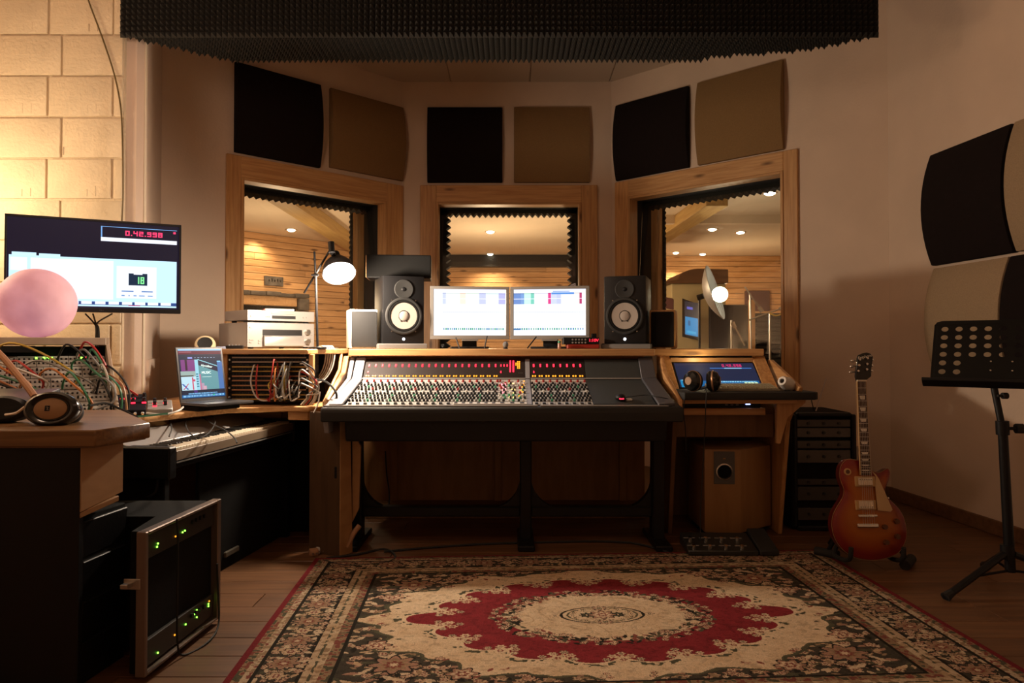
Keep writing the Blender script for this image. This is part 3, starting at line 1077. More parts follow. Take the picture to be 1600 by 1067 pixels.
# ------------------------------------------------------------------ acoustic panels
def pad(W, x0, x1, refx, yt, yb, m_, label, group, bulge=0.055, edge=0.035, dx=0.0):
    a = W.hit(x0, 300)[0]; b = W.hit(x1, 300)[0]
    if b < a: a, b = b, a
    zt = W.hit(refx, yt)[1]; zb = W.hit(refx, yb)[1]
    n = 12
    prof = [(0.0, zb)]
    for k in range(n + 1):
        q = k / n
        e = 4 * q * (1 - q)
        prof.append((-(edge + bulge * e), zb + (zt - zb) * q))
    prof.append((0.0, zt))
    m = M(W.T); m.prism([(w, z) for w, z in prof], a, b, 'x')
    c = W.T @ Vector(((a + b) / 2, 0, zb))
    return solo('acoustic_panel', m, m_, label, 'acoustic panel', c, group=group, bevel=0.008, seg=2, smooth=30)


G = 'square padded acoustic panels on the walls'
pad(WL, 364, 498, 364, 97, 238, panel_dark, 'dark padded panel above the left end of the left window', G)
pad(WL, 513, 627, 513, 138, 262, panel_tan, 'tan padded panel above the right end of the left window', G)
pad(WC, 668, 785, 700, 169, 286, panel_dark, 'dark padded panel above the left half of the middle window', G, 0.03)
pad(WC, 803, 921, 850, 169, 286, panel_tan, 'tan padded panel above the right half of the middle window', G, 0.03)
pad(WR, 965, 1079, 1079, 135, 262, panel_dark, 'dark padded panel above the left end of the right window', G)
pad(WR, 1093, 1227, 1227, 94, 234, panel_tan, 'tan padded panel above the right end of the right window', G)
Wr = WRT
def padu(W, a, b, zb, zt, m_, label):
    n = 12
    prof = [(0.0, zb)]
    for k in range(n + 1):
        q = k / n
        prof.append((-(0.04 + 0.07 * 4 * q * (1 - q)), zb + (zt - zb) * q))
    prof.append((0.0, zt))
    m = M(W.T); m.prism(prof, a, b, 'x')
    return solo('acoustic_panel', m, m_, label, 'acoustic panel', W.T @ Vector(((a + b) / 2, 0, zb)), group=G, bevel=0.008, seg=2, smooth=30)


ua, za = WRT.hit(1462, 243); _, zb = WRT.hit(1472, 414)
ub = WRT.hit(1592, 300)[0]
padu(WRT, ua, ub, zb, za, panel_dark, 'upper dark padded panel on the right wall')
padu(WRT, ub + 0.02, ub + 0.70, zb, za, panel_tan2, 'upper pale padded panel on the right wall, cut by the picture edge')
padu(WRT, ua + 0.02, ub - 0.03, zb - 0.70, zb - 0.02, panel_tan2, 'lower pale padded panel on the right wall behind the music stand')
padu(WRT, ub - 0.02, ub + 0.68, zb - 0.70, zb - 0.02, panel_dark, 'lower dark padded panel on the right wall, above the music stand')
# ------------------------------------------------------------------ rug
RW, RD = 2.62, 1.60


def make_rug(W_=780, H_=476):
    r = np.random.default_rng(3)
    K = 1.45 / 1.6 * 1.0
    x = (np.arange(W_) + 0.5) / W_ * 2 - 1
    y = (np.arange(H_) + 0.5) / H_ * 2 - 1
    X, Y = np.meshgrid(x, y)
    U = X * 1.31                      # metres along
    V = Y * 0.80 * 1.30               # stretched so the ornament comes out rounder
    VH = 0.80 * 1.30
    cream = np.array([0.66, 0.51, 0.345]); beige = np.array([0.55, 0.385, 0.235]); red = np.array([0.215, 0.024, 0.030]); dark = np.array([0.026, 0.022, 0.016])
    pink = np.array([0.40, 0.225, 0.155]); rose = np.array([0.24, 0.075, 0.055]); green = np.array([0.095, 0.090, 0.055]); tan = np.array([0.33, 0.22, 0.13])
    img = np.empty((H_, W_, 3)); img[:] = cream

    def noise(sc, seed):
        q = np.random.default_rng(seed)
        g = q.random((int(2 * VH * sc) + 3, int(2.62 * sc) + 3))
        fx = (U + 1.31) * sc; fy = (V + VH) * sc
        ix, iy = fx.astype(int), fy.astype(int)
        tx, ty = fx - ix, fy - iy
        tx = tx * tx * (3 - 2 * tx); ty = ty * ty * (3 - 2 * ty)
        return (g[iy, ix] * (1 - tx) + g[iy, ix + 1] * tx) * (1 - ty) + (g[iy + 1, ix] * (1 - tx) + g[iy + 1, ix + 1] * tx) * ty

    n1, n2, n3 = noise(9, 1), noise(30, 2), noise(70, 5)
    img += (beige - cream) * np.clip((n1 * 0.5 + n2 * 0.6 - 0.35) * 1.4, 0, 1)[..., None]

    def put(mask, col): img[mask] = col

    def blob(cx, cy, R, fn):
        i0, i1 = np.searchsorted(x * 1.31, [cx - R * 1.3, cx + R * 1.3])
        yy = y * VH
        j0, j1 = np.searchsorted(yy, [cy - R * 1.3, cy + R * 1.3])
        if i1 <= i0 or j1 <= j0: return
        du = U[j0:j1, i0:i1] - cx; dv = V[j0:j1, i0:i1] - cy
        fn(img[j0:j1, i0:i1], np.hypot(du, dv) / R, np.arctan2(dv, du))

    def flower(cx, cy, R, petals=6, c1=pink, c2=cream, c3=rose, ph=0.0, outline=dark):
        def fn(a, d, th):
            e = 0.82 + 0.18 * np.cos(petals * th + ph)
            q = d / e
            a[q < 1.12] = outline
            a[q < 0.98] = c1
            a[(q < 0.70)] = c2
            a[(q < 0.45)] = c3
            a[(q < 0.22)] = cream
        blob(cx, cy, R, fn)

    def leaf(cx, cy, R, ang, col, edge=None):
        def fn(a, d, th):
            du = d * np.cos(th - ang); dv = d * np.sin(th - ang)
            q = np.abs(dv) - 0.42 * (1 - du * du)
            if edge is not None: a[(q < 0.1) & (np.abs(du) < 1)] = edge
            a[(q < 0) & (np.abs(du) < 0.95)] = col
        blob(cx, cy, R, fn)

    def scatter(region, count, Rm, pal, seed, sym=True):
        q = np.random.default_rng(seed)
        for _ in range(count):
            cx, cy = q.uniform(0, 1.31), q.uniform(0, VH)
            R = Rm * q.uniform(0.6, 1.3); an = q.uniform(0, PI); c = pal[q.integers(len(pal))]; kind = q.random()
            i = min(W_ - 1, int((cx / 1.31 + 1) / 2 * W_)); j = min(H_ - 1, int((cy / VH + 1) / 2 * H_))
            if not region[j, i]: continue
            for sx in (1, -1):
                for sy in (1, -1):
                    if kind < 0.72:
                        leaf(sx * cx, sy * cy, R, an if sx * sy > 0 else PI - an, c)
                    else:
                        flower(sx * cx, sy * cy, R * 0.95, 5, pink if kind < 0.9 else tan, cream, rose)

    aU, aV = np.abs(U), np.abs(V)
    dU, dV = 1.31 - aU, VH - aV       # distance from the edges
    dd = np.minimum(dU, dV)
    # corner spandrels of the field
    iu, iv = 1.31 - 0.345, VH - 0.345
    field = (aU < iu) & (aV < iv)
    th = np.arctan2(V / 0.72, U / 1.02)
    rr = np.hypot(U / 0.93, V / 0.70)
    edge = 0.98 + 0.045 * np.cos(12 * th) + 0.03 * np.cos(24 * th + 0.4) + 0.02 * (n2 - 0.5)
    span = field & (rr > edge)
    put(span, dark * 2.4)
    scatter(span, 1500, 0.023, [cream, pink, tan, green, cream, beige, beige, dark], 11)
    put(field & (np.abs(rr - edge) < 0.012), green)
    scatter(field & (rr > edge - 0.10) & (rr < edge + 0.02), 260, 0.016, [green, pink, rose, dark], 12)
    for sx in (1, -1):
        for sy in (1, -1):
            flower(sx * 0.78, sy * 0.50, 0.085, 8, pink, tan, rose)
            flower(sx * 0.86, sy * 0.30, 0.055, 6, pink, cream, rose)
            flower(sx * 0.55, sy * 0.60, 0.055, 6, pink, cream, rose)
    # the red medallion
    th = np.arctan2(V / 0.56, U / 0.70)
    rm = np.hypot(U / 0.70, V / 0.545)
    k = 18
    lob = np.abs(np.cos(th * k / 2))
    em = 0.82 + 0.17 * np.sqrt(lob) + 0.12 * np.exp(-((np.abs(np.cos(th)) - 1) / 0.012) ** 2)
    speck = field & (rm > em) & (rm < em + 0.07)
    put(speck & (n3 > 0.58), green)
    put(field & (rm > em) & (rm < em + 0.022), cream * 1.05)
    put(field & (rm < em), red)
    img[field & (rm < em)] *= (0.9 + 0.25 * n2)[field & (rm < em)][:, None]
    for i in range(k):
        a = (i + 0.5) * 2 * PI / k
        for q, (ro, da, R) in enumerate([(0.93, 0, 0.030), (0.87, 0.052, 0.019), (0.87, -0.052, 0.019), (0.82, 0.0, 0.017), (0.93, 0.09, 0.016), (0.93, -0.09, 0.016)]):
            c = (0.70 * ro * math.cos(a + da), 0.545 * ro * math.sin(a + da))
            flower(c[0], c[1], R, 6, cream, pink if q % 2 else cream, green if q > 2 else rose, outline=beige if q < 3 else green)
    # cream oval with a flower garland and centre rosette
    ro = np.hypot(U / 0.425, V / 0.335)
    put(ro < 0.93, cream)
    inn = ro < 0.93
    img[inn] += ((beige - cream) * np.clip((n2 * 0.9 - 0.2), 0, 1)[..., None])[inn]
    img[inn & (np.abs(np.sin(9 * n1 + 7 * ro)) < 0.12)] = beige * 0.85
    q = np.random.default_rng(5)
    for i in range(520):
        a = q.uniform(0, 2 * PI); w = q.uniform(0.80, 1.05)
        c = (0.425 * w * math.cos(a), 0.335 * w * math.sin(a))
        if q.random() < 0.42: flower(c[0], c[1], q.uniform(0.010, 0.019), 5, pink, cream, rose, outline=dark)
        else: leaf(c[0], c[1], 0.019, q.uniform(0, PI), [green, dark, green, rose, dark][q.integers(5)])
    rc = np.hypot(U / 0.165, V / 0.105)
    put(np.abs(rc - 1) < 0.035, dark); put(np.abs(rc - 0.84) < 0.03, green)
    for i in range(14):
        a = i * 2 * PI / 14
        flower(0.125 * math.cos(a), 0.078 * math.sin(a), 0.015, 6, beige, cream, dark)
    for sx in (1, -1):
        flower(sx * 0.062, 0, 0.030, 8, dark, green, dark); flower(sx * 0.19, 0, 0.020, 6, beige, cream, dark)
        flower(0, sx * 0.09, 0.030, 8, pink, cream, green)
    flower(0, 0, 0.055, 8, pink, cream, rose)
    # borders, from the inside out
    bord = ~field
    put(bord, tan)

    def band(a, b, c): put(bord & (dd >= a) & (dd < b), c)
    band(0.333, 0.345, dark)
    band(0.295, 0.333, tan)
    m_ = bord & (dd >= 0.295) & (dd < 0.333)
    put(m_ & (n3 > 0.62), rose); put(m_ & (n3 < 0.28), green)
    band(0.240, 0.295, cream * 0.95)
    mb = bord & (dd >= 0.240) & (dd < 0.295)
    img[mb] += ((beige - cream) * np.clip(n2 * 1.6 - 0.2, 0, 1.2)[..., None])[mb]
    put(mb & (n3 > 0.66), tan); put(mb & (dd > 0.262) & (dd < 0.272) & (n3 > 0.4), green)
    band(0.225, 0.240, dark)
    main = bord & (dd >= 0.090) & (dd < 0.225)
    put(main, dark * 2.2)
    scatter(main, 3400, 0.019, [cream, pink, tan, beige, cream, green, beige], 21)
    step = 0.23
    for sgn in (1, -1):
        u_ = 0.0
        while u_ < 1.31 - 0.1:
            for su in (1, -1):
                flower(su * u_, sgn * (VH - 0.158), 0.058, 8, pink, tan, rose)
                flower(su * (u_ + step / 2), sgn * (VH - 0.158), 0.036, 6, beige, cream, rose)
            u_ += step
        v_ = 0.0
        while v_ < VH - 0.1:
            for sv in (1, -1):
                flower(sgn * (1.31 - 0.158), sv * v_, 0.058, 8, pink, tan, rose)
                flower(sgn * (1.31 - 0.158), sv * (v_ + step / 2), 0.036, 6, beige, cream, rose)
            v_ += step
    band(0.078, 0.090, dark)
    band(0.052, 0.078, cream * 0.85)
    m_ = bord & (dd >= 0.052) & (dd < 0.078)
    put(m_ & (n3 > 0.62), tan); put(m_ & (n3 < 0.25), rose)
    band(0.022, 0.052, tan)
    m_ = bord & (dd >= 0.022) & (dd < 0.052)
    put(m_ & (n3 > 0.60), green); put(m_ & (n3 < 0.3), rose)
    put((dU < 0.024) | (dV < 0.020), red * 0.9)
    img[bord] *= 0.74; img[span] *= 0.86
    img[(n3 > 0.70) & (dd > 0.345)] *= 0.80
    img *= (0.84 + 0.32 * np.random.default_rng(8).random((H_, W_)))[..., None]
    return np.clip(img, 0.004, 0.9)[::-1]


rug = thing('rug', 'red and cream oriental rug with an oval medallion on the floor', 'rug', (0.36, 2.74, 0.0), math.radians(-3.0 + 6.2))
T = wm(rug)
m = M(T); m.box(-RW / 2, RW / 2, -RD / 2, RD / 2, 0.0005, 0.009); m.build('backing', mat('rug_edge_red', (0.20, 0.02, 0.02), 0.95), rug, bevel=0.002)
pix_plane('pile', make_rug(), T @ Vector((-RW / 2, -RD / 2, 0.0105)), T.to_3x3() @ Vector((RW, 0, 0)), T.to_3x3() @ Vector((0, RD, 0)), rug_m, rug)

# ------------------------------------------------------------------ mixing console
con = thing('mixing_console', 'large grey mixing console with rows of knobs and red level lights in the middle', 'mixing console', (0.0, 3.8, 0.0))
XL, XR = -0.93, 0.83
# body in side profile (y, z)
body = [(3.45, 0.60), (3.435, 0.70), (3.43, 0.765), (3.445, 0.778), (3.50, 0.776), (3.92, 0.885), (4.03, 1.005), (4.12, 1.005), (4.16, 0.72), (3.90, 0.60)]
m = M(); m.prism(body, XL + 0.09, XR - 0.05, 'x'); m.build('body', black, con, bevel=0.006)
# cheeks: left pale, right slate
cheek = [(3.46, 0.64), (3.44, 0.70), (3.43, 0.772), (3.50, 0.786), (3.925, 0.897), (4.015, 1.015), (4.08, 1.015), (4.10, 0.72), (3.9, 0.64)]
m = M(); m.prism(cheek, XL - 0.02, XL + 0.005, 'x')
m.hexa([(XL + 0.004, 3.455, 0.776), (-0.858, 3.455, 0.776), (-0.858, 3.925, 0.884), (-0.918, 3.925, 0.884)], [(XL + 0.004, 3.455, 0.788), (-0.858, 3.455, 0.788), (-0.858, 3.918, 0.898), (-0.918, 3.918, 0.898)])
m.hexa([(-0.918, 3.925, 0.884), (-0.862, 3.925, 0.884), (-0.862, 4.03, 1.008), (-0.915, 4.03, 1.008)], [(-0.918, 3.917, 0.897), (-0.862, 3.917, 0.897), (-0.862, 4.02, 1.017), (-0.915, 4.02, 1.017)])
m.build('left_cheek', console_grey, con, bevel=0.003)
m = M()
for (xa, xb) in ((0.742, XR - 0.004),):
    m.hexa([(xa, 3.462, 0.776), (xb, 3.462, 0.776), (xb, 3.925, 0.886), (xa, 3.925, 0.886)], [(xa, 3.460, 0.792), (xb, 3.460, 0.792), (xb, 3.915, 0.902), (xa, 3.915, 0.902)])
    m.hexa([(xa, 3.925, 0.886), (xb, 3.925, 0.886), (xb, 4.03, 1.006), (xa, 4.03, 1.006)], [(xa, 3.914, 0.901), (xb, 3.914, 0.901), (xb, 4.018, 1.018), (xa, 4.018, 1.018)])
m.build('right_cheek', mat('cheek_slate', (0.085, 0.085, 0.10), 0.45, 0.1), con, bevel=0.003)
m = M(); m.hexa([(XR - 0.03, 3.44, 0.69), (XR + 0.03, 3.44, 0.73), (XR + 0.03, 4.0, 0.78), (XR - 0.03, 4.0, 0.7)], [(XR - 0.03, 3.44, 0.776), (XR + 0.03, 3.44, 0.776), (XR + 0.03, 4.0, 0.86), (XR - 0.03, 4.0, 0.90)])
m.build('end_cap', black, con, bevel=0.01)
# padded arm rest along the front
m = M(); m.prism([(3.425, 0.70), (3.42, 0.75), (3.43, 0.772), (3.455, 0.778), (3.47, 0.77), (3.47, 0.70)], XL - 0.03, XR + 0.03, 'x'); m.build('arm_rest', rubber, con, bevel=0.006)
m = M(); m.box(XL - 0.02, 0.13, 3.446, 3.50, 0.776, 0.7815); m.build('front_strip', silver, con, bevel=0.001)
m = M(); m.box(0.145, XR - 0.04, 3.446, 3.50, 0.776, 0.7815); m.build('front_strip', silver, con, bevel=0.001)

SL0, SL1 = Vector((0, 3.502, 0.779)), Vector((0, 3.918, 0.887))
st_ = (SL1 - SL0); sl = st_.length; st_.normalize(); sn = Vector((0, -st_.z, st_.y))
TS = Matrix((Vector((1, 0, 0)), st_, sn)).transposed().to_4x4(); TS.translation = SL0
M0 = Vector((0, 3.922, 0.893)); M1 = Vector((0, 4.022, 1.004))
mt = (M1 - M0); ml = mt.length; mt.normalize(); mn = Vector((0, -mt.z, mt.y))
TM = Matrix((Vector((1, 0, 0)), mt, mn)).transposed().to_4x4(); TM.translation = M0
KM = [knob_black, knob_red, knob_green, knob_grey, knob_white]


def strip_knobs(m, w, seed, rows=10, tint=0.0):
    q = random.Random(seed)
    for r in range(rows):
        v = 0.055 + (sl - 0.10) * r / (rows - 1)
        for c in range(2):
            if r > 3 and (r + c) % 5 == 4: continue
            u = w * (0.27 + 0.46 * c) + (0.004 if r % 2 else -0.004)
            m.cur = 0
            if r == rows - 1: m.cur = 1
            elif q.random() < 0.10 + tint: m.cur = q.choice([1, 2, 3, 4])
            m.cyl((u, v, 0.002), (u, v, 0.015), 0.0075, 0.0055, 8)
        m.cur = 4 if r % 2 else 3
        m.box(w * 0.44, w * 0.56, v + 0.010, v + 0.017, 0.002, 0.006)
    m.cur = 0
    m.box(w * 0.3, w * 0.72, 0.006, 0.020, 0.002, 0.009)


def make_strip(x, w, seed, first, tint):
    T = Matrix.Translation((x, 0, 0)) @ TS
    m = M(T); m.box(0.0006, w - 0.0006, 0.0, sl, -0.004, 0.002)
    s = m.build('channel_strip', console_strip, con)
    m = M(T); strip_knobs(m, w, seed, tint=tint); k = m.build('knobs', KM, s, kind='stuff')
    return s


w16 = 0.0388
x0 = -0.852
base_strips = [make_strip(x0, w16, 100 + i, i == 0, 0.05 * i) for i in range(3)]
for s in base_strips[1:]: pass
for i in range(3): base_strips[i].location.x = 0
xs = []
for i in range(20):
    xs.append(x0 + i * w16)
used = 0
for i in range(20):
    if i < 3:
        base_strips[i].location.x = xs[i] - x0
        continue
    copy_part(base_strips[(i * 7) % 3], con, (0, 0, 0)).location.x = xs[i] - x0
mx0 = x0 + 20 * w16            # master section
for i in range(3):
    m = M(Matrix.Translation((mx0 + i * 0.051, 0, 0)) @ TS); m.box(0.0006, 0.0504, 0.0, sl, -0.004, 0.002)
    s = m.build('master_strip', console_strip, con)
    m = M(Matrix.Translation((mx0 + i * 0.051, 0, 0)) @ TS); strip_knobs(m, 0.05, 300 + i, 9, 0.5); m.build('knobs', KM, s, kind='stuff')
    m = M(Matrix.Translation((mx0 + i * 0.051, 0, 0)) @ TS)
    q = random.Random(i)
    for k in range(7):
        u, v = q.uniform(0.006, 0.04), q.uniform(0.10, 0.40)
        m.box(u, u + 0.007, v, v + 0.010, 0.002, 0.008)
    m.build('lit_keys', [led_amber, mat('lit_key_pink', (0.5, 0.1, 0.15), 0.4, emit=(1.0, 0.25, 0.3), es=2.5), mat('lit_key_yellow', (0.5, 0.3, 0.1), 0.4, emit=(1.0, 0.7, 0.2), es=2.5)][(i + 1) % 3], s, kind='stuff')
mx1 = mx0 + 3 * 0.051
m = M(Matrix.Translation((mx1, 0, 0)) @ TS); m.box(0.001, 0.026, 0.0, sl, -0.004, 0.005)
m.T = Matrix.Translation((mx1, 0, 0)) @ TM; m.box(0.001, 0.026, 0, ml, -0.004, 0.004); m.build('section_divider', console_grey, con, bevel=0.001)
x8 = mx1 + 0.030
for i in range(8):
    copy_part(base_strips[(i * 5 + 1) % 3], con, (0, 0, 0)).location.x = x8 + i * w16 - x0
xe = x8 + 8 * w16
m = M(Matrix.Translation((xe, 0, 0)) @ TS); m.box(0.003, 0.741 - xe, 0.012, sl, -0.004, 0.002)
m.build('blank_panel', console_dark, con, bevel=0.001)
# white name strips across the lower faders
m = M(TS); m.box(-0.30, mx1, 0.0, 0.020, 0.0025, 0.0075); m.build('label_tape', white_plastic, con, bevel=0.001)
# meter bridge
m = M(TM); m.box(x0 - 0.005, mx1, 0, ml, -0.006, 0.002); m.build('meter_panel', meter_black, con, bevel=0.001)
m = M(TM); m.box(x8 - 0.005, xe + 0.005, 0, ml, -0.006, 0.002); m.build('meter_panel', meter_black, con, bevel=0.001)
m = M(TM); m.box(xe + 0.006, 0.741, 0, ml, -0.006, 0.001); m.build('meter_blank', console_dark, con, bevel=0.001)
m = M(TM); m.box(x0 - 0.005, mx1, -0.004, 0.004, 0.002, 0.005); m.box(x8, 0.741, -0.004, 0.004, 0.002, 0.005); m.build('meter_edge', silver, con)


def led(name, x, v, w, h, mm):
    m = M(Matrix.Translation((x, 0, 0)) @ TM); m.box(-w / 2, w / 2, v - h / 2, v + h / 2, 0.0, 0.0052)
    return m.build(name, mm, con, bevel=0.001)


lr = led('level_light', x0 + w16 * 0.5, ml * 0.66, 0.0095, 0.021, led_red)
la = led('channel_light', x0 + w16 * 0.33, ml * 0.13, 0.0085, 0.010, led_amber)
q = random.Random(4)
for i in range(28):
    xx = xs[i] if i < 20 else x8 + (i - 20) * w16
    sc = q.uniform(0.55, 1.15)
    if i == 0: lr_o, la_o = lr, la
    else:
        copy_part(lr, con, (xx - x0, 0, 0))
        copy_part(la, con, (xx - x0, 0, 0))
    copy_part(la, con, (xx - x0 + w16 * 0.36, 0, 0))
for xx in (x0 + w16 * 0.5, mx0 + 0.012, x8 + w16 * 0.5): led('level_light', xx, ml * 0.33, 0.007, 0.014, led_red)
for k in range(3): led('level_light', mx0 + 0.012 + k * 0.018, ml * 0.66, 0.007, 0.016, led_red)
for k in range(2): led('bar_meter', mx0 + 0.066 + k * 0.018, ml * 0.62, 0.009, 0.088, led_red)
m = M(Matrix.Translation((mx0 + 0.108, 0, 0)) @ TM)
q = random.Random(2)
for i in range(3):
    for j in range(5):
        if q.random() < 0.8: m.box(i * 0.010 - 0.012, i * 0.010 - 0.005, ml * 0.5 + j * 0.012, ml * 0.5 + j * 0.012 + 0.007, 0, 0.005)
m.build('routing_lights', led_amber, con, kind='stuff')
text_part('panel_lettering', 'CONSOLE' if False else '- - - -', 0.012, Matrix.Translation((mx0 + 0.125, 0, 0)) @ TM @ Matrix.Translation((0, ml * 0.28, 0.003)), knob_grey, con)

# stand: three legs, stretchers with curved gussets
def leg(x):
    m = M(); m.prism([(3.72, 0.60), (3.80, 0.60), (3.84, 0.18), (3.84, 0.012), (3.74, 0.012), (3.74, 0.18)], x - 0.032, x + 0.032, 'x')
    m.box(x - 0.045, x + 0.045, 3.60, 3.98, 0.0, 0.03)
    return m.build('leg', black, con, bevel=0.006)


legs = [(-0.855), (0.075), (0.80)]
for x in legs: leg(x)
for a, b in zip(legs[:-1], legs[1:]):
    m = M(); m.box(a + 0.03, b - 0.03, 3.76, 3.82, 0.145, 0.20); m.build('stretcher', black, con, bevel=0.006)
    for s, xx in ((1, a + 0.03), (-1, b - 0.03)):
        R = 0.17
        pl = [(xx, 0.19), (xx, 0.19 + R)]
        for k in range(1, 9):
            t_ = PI / 2 * k / 9
            pl.append((xx + s * R * (1 - math.cos(t_)), 0.19 + R * (1 - math.sin(t_))))
        pl.append((xx + s * R, 0.19))
        m = M(); m.prism(pl, 3.77, 3.81, 'y'); m.build('gusset', black, con, bevel=0.003)

# ------------------------------------------------------------------ desk around the console
desk = thing('console_desk', 'pine desk shelf and boards built around the mixing console', 'desk', (0.0, 4.3, 0.0))
m = M(); m.box(-0.955, 0.835, 3.985, 4.60, 1.023, 1.065); m.build('shelf', pine_h, desk, bevel=0.004)
def side(x, xa, mm):
    # cheek board: side profile (y,z) stepping down towards the front
    pl = [(4.10, 1.023), (4.00, 1.023), (3.93, 0.93), (3.58, 0.80), (3.56, 0.70), (4.10, 0.70)]
    m = M(); m.prism(pl, x, xa, 'x'); return m.build('cheek_board', mm, desk, bevel=0.003)
side(-0.985, -0.957, pine_y)
side(0.868, 0.892, pine_y)
m = M(); m.box(-1.06, 0.895, 4.62, 4.65, 0.0, 1.02)
m.build('back_board', back_wood, desk, bevel=0.003)
for x in (-0.82, -0.12, 0.72):
    m = M(); m.box(x, x + 0.05, 4.595, 4.62, 0.0, 0.75); m.build('batten', back_wood, desk, bevel=0.003)
m = M(); m.box(-0.92, 0.84, 4.30, 4.615, 0.0, 0.045); m.build('plinth', brown_board, desk, bevel=0.003)
# left leg board, facing the room, with its edge strip, and a thin ply offcut behind it
m = M(); m.hexa([(-1.065, 3.60, 0.0), (-0.885, 3.52, 0.0), (-0.880, 3.545, 0.0), (-1.06, 3.625, 0.0)], [(-1.065, 3.60, 0.737), (-0.885, 3.52, 0.735), (-0.880, 3.545, 0.735), (-1.06, 3.625, 0.737)])
m.build('leg_board', leg_wood, desk, bevel=0.002)
m = M(); m.hexa([(-0.883, 3.52, 0.0), (-0.835, 3.60, 0.0), (-0.85, 3.61, 0.0), (-0.895, 3.53, 0.0)], [(-0.883, 3.52, 0.735), (-0.850, 3.60, 0.735), (-0.86, 3.61, 0.735), (-0.895, 3.53, 0.735)]); m.build('edge_strip', ply, desk, bevel=0.002)
m = M(); m.prism([(-0.845, 0.15), (-0.81, 0.22), (-0.80, 0.55), (-0.825, 0.60), (-0.845, 0.60)], 3.62, 3.64, 'y'); m.build('ply_offcut', ply, desk, bevel=0.002)
m = M(); m.box(-0.915, -0.900, 3.527, 3.535, 0.40, 0.46); m.build('handle_slot', black, desk, bevel=0.002)

# ------------------------------------------------------------------ things on the shelf
SHZ = 1.065


def monitor_speaker(name, label, x, y, rz, z):
    t = thing(name, label, 'speaker', (x, y, z), rz, 'white coned studio monitor speakers on the console shelf')
    T = wm(t)
    w, d, h = 0.125, 0.30, 0.405
    m = M(T); m.box(-w, w, 0, d, 0, h); m.build('cabinet', black, t, bevel=0.006, seg=2)
    c = (0, -0.002, 0.165)
    m = M(T); m.lathe([(0.112, 0.0), (0.112, 0.006), (0.106, 0.011), (0.098, 0.011), (0.092, 0.005)], c, (0, -1, 0), 40); m.build('surround_ring', rubber, t)
    m = M(T); m.lathe([(0.094, 0.006), (0.092, 0.010), (0.084, 0.010), (0.078, 0.005)], c, (0, -1, 0), 40); m.build('surround', black_matt, t)
    m = M(T); m.lathe([(0.080, 0.006), (0.055, 0.0025), (0.030, 0.001)], c, (0, -1, 0), 40); m.lathe([(0.031, 0.001), (0.026, 0.004), (0.014, 0.007), (0.0001, 0.008)], c, (0, -1, 0), 32); m.build('cone', mat('cone_white', (0.36, 0.315, 0.28), 0.75) if 'cone_white' not in MATS else MATS['cone_white'], t)
    m = M(T); ring, e = m.ring((0, -0.0045, 0.165), (0, -1, 0), 0.0315, 28); m.tube(ring + [ring[0]], 0.0018, 5, 1)
    m.build('cap_ring', black, t)
    for sx in (-1, 1):
        m = M(T); m.cyl((sx * 0.016, -0.002, 0.134), (sx * 0.016, -0.006, 0.134), 0.0042, n=8); m.build('tuning_mark', black, t)
    c2 = (0, -0.001, 0.325)
    m = M(T); m.lathe([(0.058, 0.0), (0.058, 0.004), (0.054, 0.006), (0.030, 0.002), (0.0135, 0.001)], c2, (0, -1, 0), 36); m.build('horn', rubber, t)
    m = M(T); m.lathe([(0.0135, 0.001), (0.010, 0.005), (0.0001, 0.007)], c2, (0, -1, 0), 20); m.build('tweeter', black, t)
    m = M(T); m.cyl((0, 0.0, 0.026), (0, -0.003, 0.026), 0.0075, n=16); m.build('power_light', led_white, t)
    for sx in (-1, 1):
        for sz in (0.072, 0.258):
            m = M(T); m.cyl((sx * 0.072, 0, sz), (sx * 0.072, -0.003, sz), 0.004, n=8); m.build('screw', steel, t)
    return t


pL = px(631, 541, 4.10)
pR = px(976, 541, 4.10)
for (p, rz, lab) in ((pL, 0.36, 'grey foam pad under the left studio monitor speaker'), (pR, -0.30, 'grey foam pad under the right studio monitor speaker')):
    t = thing('speaker_pad', lab, 'pad', (p.x, 4.07, SHZ), rz, 'grey pads under the monitor speakers')
    m = M(wm(t)); m.box(-0.148, 0.148, 0.0, 0.34, 0.0, 0.028); m.build('pad', grille_grey if False else mat('pad_grey' + ('' if p is pL else '_b'), (0.16, 0.155, 0.15), 0.7), t, bevel=0.003)
    m = M(wm(t)); m.box(-0.143, 0.143, 0.008, 0.33, 0.028, 0.032); m.build('top_mat', silver if p is pL else rubber, t)
monitor_speaker('monitor_speaker', 'black studio monitor with a white cone, left of the two screens', pL.x, 4.09, 0.36, SHZ + 0.032)
monitor_speaker('monitor_speaker', 'black studio monitor with a white cone, right of the two screens', pR.x, 4.09, -0.30, SHZ + 0.032)
# black box on the left monitor
zt_ = SHZ + 0.032 + 0.405
a = px(573, 435, 4.22); b = px(673, 433, 4.22)
t = thing('black_equipment_box', 'wide flat black box lying on top of the left studio monitor', 'box', ((a.x + b.x) / 2, 4.22, zt_), 0.10)
m = M(wm(t)); hw = (b.x - a.x) / 2
m.box(-hw, hw, 0.0, 0.22, 0.0, 0.145); m.build('case', black, t, bevel=0.004)
m = M(wm(t)); m.box(-hw + 0.004, hw - 0.004, -0.003, 0.0, 0.006, 0.139); m.build('front_plate', black_matt, t, bevel=0.001)
m = M(wm(t)); m.box(-hw - 0.001, -hw + 0.10, 0.004, 0.21, -0.006, -0.0005) if False else m.box(-hw - 0.004, -hw, 0.004, 0.216, 0.004, 0.140); m.build('lamplit_end', pine_h, t, bevel=0.001)  # pine colour stands for orange lamplight on the end of the black box


